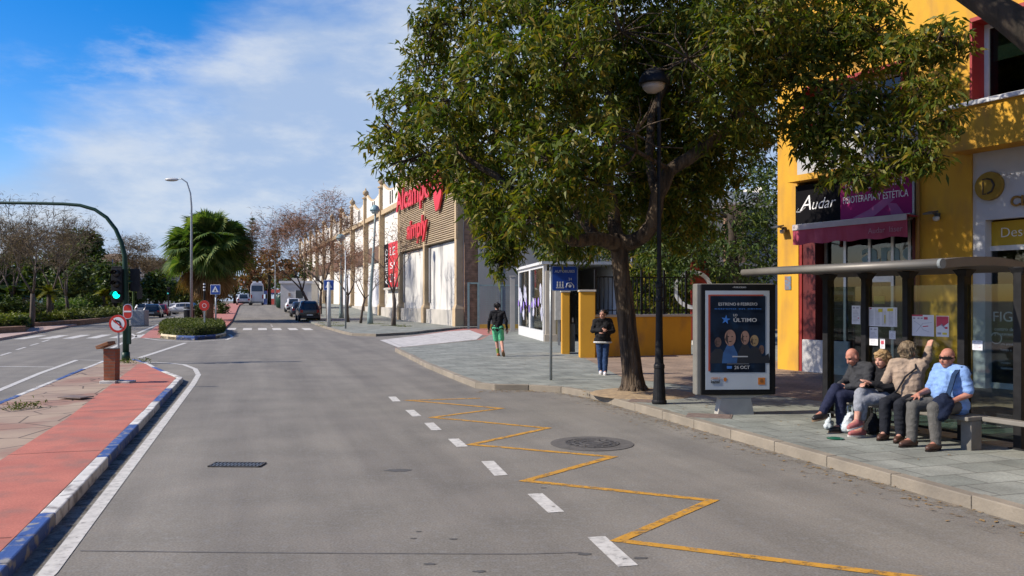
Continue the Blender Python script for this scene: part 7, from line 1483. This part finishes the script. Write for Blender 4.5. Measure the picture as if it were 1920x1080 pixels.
# ================================================================ VEHICLES
tyre = M('tyre', (.018, .018, .018), rough=.85); rimm = M('rim', (.35, .35, .36), rough=.3, metal=.8); carglass = M('car_glass', (.015, .02, .024), (.02, .026, .03), 3, .06, spec=.7); redlight = M('tail_light', (.35, .012, .012), rough=.2); whitelight = M('head_light', (.6, .6, .6), rough=.15); plate = M('number_plate', (.6, .6, .55), rough=.5)
def car(name, label, loc, rz, paint, L=4.1, W=1.75, Ht=1.5, suv=False, group=None, cat='car'):
    t = thing(name, label, cat, loc, rz, group); h = Ht; bl = h*.60; zb = .24; hL = L/2
    sec = [(-hL, .42, bl*.78, bl*.80, .82, .7), (-hL+.06, zb+.02, bl*.93, bl*.98, .94, .8), (-hL+.22, zb, bl*.98, h*.80 if not suv else h*.86, .98, .80), (-hL+.55, zb, bl, h*.965, 1., .78), (-hL+1.2, zb, bl, h, 1., .76), (hL-2.2, zb, bl, h*.985, 1., .75), (hL-1.75, zb, bl*.985, h*.93, 1., .75), (hL-1.0, zb, bl*.95, bl*.97, .985, .82), (hL-.35, zb, bl*.84, bl*.86, .95, .8), (hL-.06, zb+.04, bl*.68, bl*.70, .86, .72), (hL, .40, bl*.55, bl*.57, .74, .62)]
    b = MB(); w = W/2; ring = []; vs = []
    for y, z0, zbelt, zt, wf, wt in sec:
        a = w*wf; c = w*wt*(.92 if zt > zbelt*1.1 else 1.); zm = (z0+zbelt)/2
        vs += [(-a*.9, y, z0), (-a, y, zm), (-a*.97, y, zbelt), (-c, y, zt-.04), (-c*.8, y, zt), (c*.8, y, zt), (c, y, zt-.04), (a*.97, y, zbelt), (a, y, zm), (a*.9, y, z0)]
    n = 10; fs = [(i*n+k, i*n+(k+1) % n, (i+1)*n+(k+1) % n, (i+1)*n+k) for i in range(len(sec)-1) for k in range(n)]+[tuple(range(n-1, -1, -1)), tuple((len(sec)-1)*n+k for k in range(n))]
    b.add(vs, [f[::-1] for f in fs]); bo = b.build('body', paint, t, smooth=True, bevel=0)
    def gl(i0, i1, k0, k1, nm, lo=.12, hi=.9, off=.012):
        b = MB(); A, B_, C, D_ = (V(vs[i0*n+k0]), V(vs[i1*n+k0]), V(vs[i1*n+k1]), V(vs[i0*n+k1])); nn = (B_-A).cross(D_-A)
        if nn.length < 1e-6: return
        nn.normalize(); cc = (A+B_+C+D_)/4; out = nn if nn.dot(cc-V((0, 0, h*.5))) > 0 else -nn
        p = [A.lerp(D_, lo), B_.lerp(C, lo), B_.lerp(C, hi), A.lerp(D_, hi)]; p = [q.lerp(cc, .06)+out*off for q in p]; b.add(p, [(0, 1, 2, 3)]); b.build('window', carglass, t)
    for sd_, (k0, k1) in ((0, (2, 3)), (1, (7, 6))):
        gl(2, 3, k0, k1, 'w'); gl(3, 4, k0, k1, 'w'); gl(4, 5, k0, k1, 'w'); gl(5, 6, k0, k1, 'w')
    # rear and front screens
    for (i0, i1) in ((2, 3), (1, 2)):
        b = MB(); A, B_, C, D_ = V(vs[i0*n+4]), V(vs[i0*n+5]), V(vs[i1*n+5]), V(vs[i1*n+4]); p = [A, B_, C, D_]; cc = (A+B_+C+D_)/4; p = [q.lerp(cc, .08)+V((0, -.015, .008)) for q in p]; b.add(p, [(0, 1, 2, 3)]); b.build('rear_window', carglass, t)
    b = MB(); A, B_, C, D_ = V(vs[6*n+4]), V(vs[6*n+5]), V(vs[7*n+5]), V(vs[7*n+4]); cc = (A+B_+C+D_)/4; b.add([q.lerp(cc, .08)+V((0, .015, .012)) for q in (A, B_, C, D_)], [(0, 1, 2, 3)]); b.build('windscreen', carglass, t)
    for sx in (-1, 1):
        for y in (-hL+.78, hL-.82):
            b = MB(); b.lathe([(.1, -.1), (.30, -.1), (.32, -.06), (.32, .06), (.30, .1), (.1, .1)], (sx*(w-.10), y, .32), 18, axis=(1, 0, 0)); wh_ = b.build('wheel', tyre, t); b = MB(); b.lathe([(.02, 0), (.20, 0), (.21, .012), (.02, .02)], (sx*(w+.001), y, .32), 14, axis=(sx, 0, 0)); b.build('rim', rimm, wh_)
        b = MB(); b.bx(sx*w*.62, sx*w*.86, -hL-.012, -hL+.08, bl*.72, bl*.93); b.build('tail_light', redlight, t); b = MB(); b.bx(sx*w*.45, sx*w*.74, hL-.1, hL+.012, bl*.56, bl*.70); b.build('headlight', whitelight, t); b = MB(); b.box((sx*(w+.07), hL-1.55, bl*1.02), (.14, .08, .1)); b.build('mirror', paint, t)
    b = MB(); b.bx(-.26, .26, -hL-.014, -hL+.01, .52, .63); b.build('number_plate', plate, t); b = MB(); b.bx(-w*.8, w*.8, -hL-.03, -hL+.12, .28, .46); b.build('bumper', shoe_b, t, bevel=.03); b = MB(); b.bx(-w*.7, w*.7, hL-.12, hL+.03, .28, .42); b.build('bumper', shoe_b, t, bevel=.03)
    return t
def cpaint(n, c): return M(n, c, tuple(x*.92 for x in c), 2, .25, coat=.6)
blackp = cpaint('black_car_paint', (.012, .013, .016)); silver = cpaint('silver_car_paint', (.38, .39, .41)); whitep = cpaint('white_car_paint', (.62, .62, .62)); darkb = cpaint('dark_blue_car_paint', (.02, .03, .055)); redp_ = cpaint('red_car_paint', (.34, .03, .03)); greyp = cpaint('grey_car_paint', (.16, .17, .18))
road_rz = math.atan2(.297, .955)
def at(px, Y): c = P(px, 560, Y); return V((c.x, Y, rise(c.x, Y)))
car('car', 'black hatchback driving away on the left carriageway beyond the zebra crossing', at(288, 88), road_rz, blackp, 4.0, 1.75, 1.5)
car('car', 'dark red car beside the black hatchback, half hidden by the far traffic light', at(304, 98), road_rz, redp_, 3.9, 1.7, 1.45)
car('car', 'silver car standing sideways between the far traffic light and the tall lamp', at(340, 104), road_rz+1.2, silver, 4.2, 1.75, 1.5)
car('car', 'white car far behind the black hatchback', at(268, 118), road_rz, whitep, 4.2, 1.75, 1.5); car('car', 'grey car far off between mast and far traffic light', at(296, 124), road_rz, greyp, 4.2, 1.75, 1.5)
car('car', 'pale grey car far right of the far traffic light', at(328, 118), road_rz+.8, silver, 4.2, 1.75, 1.5)
car('car', 'silver car driving away up the right carriageway', at(457, 110), road_rz, silver, 4.3, 1.8, 1.5)
car('car', 'dark green black off-roader parked at the right kerb by the bare trees', at(576.5, 73), road_rz+.03, blackp, 4.4, 1.85, 1.8, True); car('car', 'dark blue hatchback parked in front of the off-roader', at(561, 81), road_rz, darkb, 3.9, 1.72, 1.48); car('car', 'white hatchback parked third in the row at the right kerb', at(549, 90), road_rz, whitep, 3.9, 1.72, 1.48); car('car', 'grey car parked far up the right kerb near the white kiosk', at(538, 100), road_rz, greyp, 4.1, 1.75, 1.5)
car('car', 'red car parked in the park behind the yellow palm at left', at(120, 84), 1.4, redp_, 4., 1.75, 1.5); car('car', 'white car parked in the park under the evergreens', at(158, 92), 1.4, whitep, 4., 1.75, 1.5); car('car', 'pale blue grey car parked in the park left of the yellow palm', at(66, 78), 1.4, silver, 4.2, 1.75, 1.5)
# coach
c = at(482, 116); t = thing('coach', 'white touring coach with dark rear window far up the right carriageway', 'bus', c, road_rz); b = MB(); prof = [(-1.27, .35), (-1.27, 2.6), (-1.15, 3.2), (-.8, 3.45), (.8, 3.45), (1.15, 3.2), (1.27, 2.6), (1.27, .35)]; b.add([(x, y, z) for y in (-5.5, 5.5) for x, z in prof], [tuple(range(8)), tuple(range(15, 7, -1))]+[(i, 8+i, 8+(i+1) % 8, (i+1) % 8) for i in range(8)]); t.scale = (.68, .8, .88); b.build('body', M('coach_white', (.58, .58, .60), (.5, .5, .53), 1, .35, coat=.4), t, bevel=.08)
b = MB(); b.bx(-1.05, 1.05, -5.54, -5.49, 2.1, 3.0); b.build('rear_window', M('coach_glass', (.05, .08, .13), rough=.1), t)
for sx in (-1, 1):
    b = MB(); b.bx(sx*1.26, sx*1.285, -5.1, 5.0, 1.9, 2.9); b.build('side_window', carglass, t); b = MB(); b.bx(sx*.95, sx*1.2, -5.53, -5.49, 1.0, 1.6); b.build('tail_light', redlight, t)
    for y in (-3.2, 3.4): b = MB(); b.lathe([(.1, -.15), (.46, -.15), (.48, 0), (.46, .15), (.1, .15)], (sx*1.1, y, .48), 16, axis=(1, 0, 0)); b.build('wheel', tyre, t)
b = MB(); b.bx(-1.15, 1.15, -5.55, -5.4, .3, .55); b.build('bumper', greyp, t); b = MB(); b.bx(-.9, -.2, -1, 1.5, 3.45, 3.75); b.bx(.3, .9, -4, -2.5, 3.45, 3.7); b.build('roof_unit', whitep, t)
# kiosk, containers
c = at(553, 96); t = thing('kiosk', 'white flat roofed kiosk with one dark square window behind the parked cars', 'kiosk', c, .05); b = MB(); b.bx(-1.65, 1.9, 0, 4, -.3, 3.0); b.build('wall', M('kiosk_wall', (.52, .51, .49), (.46, .45, .43), 1.5, .8), t); b = MB(); b.bx(-1.8, 2.05, -.15, 4.15, 3.0, 3.3); b.build('roof', whitew, t); b = MB(); b.bx(.1, .95, -.03, -.002, 1.3, 2.2); w = b.build('window', carglass, t); b = MB(); b.bx(.02, .099, -.05, -.002, 1.22, 2.28); b.bx(.951, 1.03, -.05, -.002, 1.22, 2.28); b.build('frame', pvc, w); b = MB(); b.bx(-.75, -.5, -.03, -.002, 1.5, 1.9); b.build('notice', beige, t); b = MB(); b.bx(-.6, .4, 1, 2, 3.3, 3.65); b.build('roof_unit', plinthm, t)
c = at(529, 98); t = thing('recycling_bin', 'dark green recycling container left of the white kiosk', 'container', c, 0.); b = MB(); b.lathe([(.5, .05), (.7, .2), (.75, 1.2), (.6, 1.6), (.3, 1.8), (.02, 1.85)], (0, 0, 0), 14); b.build('body', green_paint, t, smooth=True); b = MB(); b.box((0, -.66, 1.3), (.4, .1, .25)); b.build('flap', black_paint, t)
c = at(594, 74); t = thing('litter_bin', 'red cylindrical bin at the foot of the bare trees by the off-roader', 'bin', V((c.x+.1, 74, PZ+c.z)), 0); b = MB(); b.lathe([(.2, 0), (.24, .05), (.25, 1.15), (.2, 1.2), (.02, 1.22)], (0, 0, 0), 14); b.build('bin_body', redp_, t); b = MB(); b.lathe([(.255, .9), (.26, .92), (.26, .98), (.255, 1.)], (0, 0, 0), 14); b.build('band', black_paint, t)
for (px, Y, w, h, cc, nm, lb) in ((502, 128, 1.0, 2.1, (.12, .2, .45), 'market_stall', 'small blue and white market stall right of the coach'), (511, 126, .8, 2.3, (.55, .1, .08), 'market_stall', 'small red market stall right of the coach')):
    c = at(px, Y); t = thing(nm, lb, 'stall', c); b = MB(); b.bx(-w, w, 0, 1.2, h-.5, h); b.bx(-w, w, .1, 1.1, .0, .9); b.build('canopy', M(nm+lb[6:9], cc), t); b = MB()
    for sx in (-1, 1): b.bx(sx*w-.04, sx*w+.04, 0, .08, 0, h-.5)
    b.build('post', galv, t)
# hoarding and houses at left
c = at(20, 76); t = thing('park_fence', 'teal green hoarding fence behind the bare trees at the left', 'fence', V((c.x, 76, PZ)), -.05); b = MB(); b.bx(-6, 3.0, 0, .06, .2, 1.75); b.build('panel', M('teal_panel', (.07, .15, .15), (.05, .11, .12), .8, .7), t); b = MB()
for i in range(7): b.bx(-6+i*1.5-.04, -6+i*1.5+.04, -.05, -.001, -.1, 1.95)
b.build('post', galv, t)
def house(px, Y, w, h, label, wallm, roofm_, rh=1.8):
    c = at(px, Y); t = thing('house', label, 'house', c, .1); b = MB(); b.bx(-w, w, 0, 8, -.5, h); b.build('wall', wallm, t); b = MB(); b.add([(-w-.4, -.4, h), (w+.4, -.4, h), (w+.4, 8.4, h), (-w-.4, 8.4, h), (-w*.4, 4, h+rh), (w*.4, 4, h+rh)], [(0, 1, 5, 4), (1, 2, 5), (2, 3, 4, 5), (3, 0, 4), (3, 2, 1, 0)]); b.build('roof', roofm_, t)
    for x in (-.5, .25): b = MB(); b.bx(w*x, w*x+1.1, -.04, -.002, h-2.2, h-.9); b.build('window', carglass, t)
hw_ = M('house_wall', (.50, .47, .42)); hr_ = M('house_roof', (.20, .14, .10), (.16, .115, .085), 2); hr2 = M('house_roof_grey', (.17, .15, .14), (.13, .12, .11), 2)
house(193, 140, 3.2, 8.2, 'pale house with brown tiled roof showing above the trees left of the mast', hw_, hr_); house(285, 230, 7, 8.6, 'far house with grey hipped roof above the trees right of the mast', hw_, hr2, 2.6); house(322, 240, 5, 9.2, 'far pale house with grey hipped roof left of the palm crown', hw_, hr2, 2.2)
# ================================================================ SKY, SUN, CAMERA
SUN_EL, SUN_AZ = R(38), R(-100)                 # azimuth from +Y, clockwise; sun stands to the left
sd_ = V((math.sin(SUN_AZ)*math.cos(SUN_EL), math.cos(SUN_AZ)*math.cos(SUN_EL), math.sin(SUN_EL)))
w = bpy.data.worlds.new('World'); SC.world = w; w.use_nodes = True; nt = w.node_tree; nd = nt.nodes; lk = nt.links; bg_ = nd['Background']
sky = nd.new('ShaderNodeTexSky'); sky.sky_type = 'NISHITA'; sky.sun_disc = False; sky.sun_elevation = SUN_EL; sky.sun_rotation = SUN_AZ; sky.air_density = 1.; sky.dust_density = .6; sky.ozone_density = 2.2
hs = nd.new('ShaderNodeHueSaturation'); hs.inputs['Saturation'].default_value = 1.58; hs.inputs['Value'].default_value = 1.2; lk.new(sky.outputs[0], hs.inputs['Color'])
tc = nd.new('ShaderNodeTexCoord'); sp = nd.new('ShaderNodeSeparateXYZ'); lk.new(tc.outputs['Generated'], sp.inputs[0])
def mth(op, a, b=None, c=None):
    n = nd.new('ShaderNodeMath'); n.operation = op
    for i, x in enumerate((a, b, c)):
        if x is None: continue
        if isinstance(x, (int, float)): n.inputs[i].default_value = x
        else: lk.new(x, n.inputs[i])
    return n.outputs[0]
zz = mth('ADD', mth('MAXIMUM', sp.outputs[2], 0.), .10); u_ = mth('DIVIDE', sp.outputs[0], zz); v_ = mth('DIVIDE', sp.outputs[1], zz)
cb = nd.new('ShaderNodeCombineXYZ'); lk.new(u_, cb.inputs[0]); lk.new(v_, cb.inputs[1])
mp = nd.new('ShaderNodeMapping'); mp.inputs['Rotation'].default_value = (0, 0, R(35)); mp.inputs['Scale'].default_value = (.75, 1.15, 1); mp.inputs['Location'].default_value = (3.1, 1.7, 0); lk.new(cb.outputs[0], mp.inputs['Vector'])
n1 = nd.new('ShaderNodeTexNoise'); n1.inputs['Scale'].default_value = .8; n1.inputs['Detail'].default_value = 9; n1.inputs['Roughness'].default_value = .6; n1.inputs['Distortion'].default_value = .35; lk.new(mp.outputs[0], n1.inputs['Vector'])
n2 = nd.new('ShaderNodeTexNoise'); n2.inputs['Scale'].default_value = 2.6; n2.inputs['Detail'].default_value = 8; n2.inputs['Roughness'].default_value = .55; lk.new(mp.outputs[0], n2.inputs['Vector'])
# a sheet of broken cloud whose ragged upper edge climbs from left to right, clear blue above it
def ramp(x, a, b, ease=True):
    r = nd.new('ShaderNodeValToRGB'); r.color_ramp.interpolation = 'EASE' if ease else 'LINEAR'; r.color_ramp.elements[0].position = 0; r.color_ramp.elements[1].position = 1
    lk.new(mth('MULTIPLY', mth('SUBTRACT', x, a), 1/(b-a)), r.inputs['Fac']); return r.outputs['Color']
xx = mth('MINIMUM', sp.outputs[0], -.05)
edge = mth('ADD', mth('SUBTRACT', mth('MULTIPLY', xx, .65), sp.outputs[2]), .465)
mp3 = nd.new('ShaderNodeMapping'); mp3.inputs['Scale'].default_value = (3.2, 3.2, 8.5); mp3.inputs['Rotation'].default_value = (0, R(14), 0); mp3.inputs['Location'].default_value = (1.3, .4, 2.2); lk.new(tc.outputs['Generated'], mp3.inputs['Vector'])
n3 = nd.new('ShaderNodeTexNoise'); n3.inputs['Scale'].default_value = 1.; n3.inputs['Detail'].default_value = 11; n3.inputs['Roughness'].default_value = .56; n3.inputs['Distortion'].default_value = .25; lk.new(mp3.outputs[0], n3.inputs['Vector'])
n4 = nd.new('ShaderNodeTexNoise'); n4.inputs['Scale'].default_value = 2.3; n4.inputs['Detail'].default_value = 10; n4.inputs['Roughness'].default_value = .6; lk.new(mp3.outputs[0], n4.inputs['Vector'])
g1 = mth('ADD', edge, mth('MULTIPLY', mth('SUBTRACT', n3.outputs['Fac'], .5), .34))
sheet_ = ramp(g1, -.05, .075)
m1 = nd.new('ShaderNodeMixRGB'); lk.new(mth('MULTIPLY', sheet_, .88), m1.inputs['Fac']); mt_ = nd.new('ShaderNodeMixRGB'); mt_.blend_type = 'MULTIPLY'; mt_.inputs['Fac'].default_value = 1; mt_.inputs['Color2'].default_value = (.95, .9, 1.10, 1); lk.new(hs.outputs[0], mt_.inputs['Color1']); lk.new(mt_.outputs[0], m1.inputs['Color1'])
shade = nd.new('ShaderNodeMixRGB'); lk.new(ramp(mth('ADD', mth('MULTIPLY', n4.outputs['Fac'], 1.), mth('MULTIPLY', edge, -.35)), .36, .62), shade.inputs['Fac']); shade.inputs['Color1'].default_value = (3.4, 4.35, 6.0, 1); shade.inputs['Color2'].default_value = (5.0, 5.55, 6.4, 1)
lk.new(shade.outputs[0], m1.inputs['Color2'])
wisp = mth('MULTIPLY', ramp(n4.outputs['Fac'], .54, .8), ramp(edge, -.16, .0))
mx = nd.new('ShaderNodeMixRGB'); lk.new(mth('MULTIPLY', wisp, .7), mx.inputs['Fac']); lk.new(m1.outputs[0], mx.inputs['Color1']); mx.inputs['Color2'].default_value = (5.4, 5.9, 6.6, 1)
lk.new(mx.outputs[0], bg_.inputs['Color']); bg_.inputs['Strength'].default_value = .092
L = bpy.data.lights.new('sun', 'SUN'); L.energy = 4.6; L.angle = R(.5); L.color = (1., .915, .79); so = bpy.data.objects.new('sun', L); COL.objects.link(so); so.rotation_euler = (-sd_).to_track_quat('-Z', 'Y').to_euler()
cam = bpy.data.cameras.new('camera'); co = bpy.data.objects.new('camera', cam); COL.objects.link(co); co.location = (0, 0, EYE); co.rotation_euler = (R(90), 0, 0); cam.sensor_width = 36; cam.lens = F/1920*36; cam.shift_y = (HY-540)/1920; cam.clip_start = .1; cam.clip_end = 4000; SC.camera = co
SC.view_settings.view_transform = 'Standard'; SC.view_settings.look = 'None'; SC.view_settings.exposure = .5; SC.view_settings.gamma = 1.; SC.view_settings.use_curve_mapping = False
SC.cycles.use_denoising = True; SC.cycles.max_bounces = 6; SC.cycles.transparent_max_bounces = 12; SC.cycles.diffuse_bounces = 3; SC.cycles.glossy_bounces = 3; SC.cycles.caustics_reflective = False; SC.cycles.caustics_refractive = False; SC.cycles.sample_clamp_indirect = 6
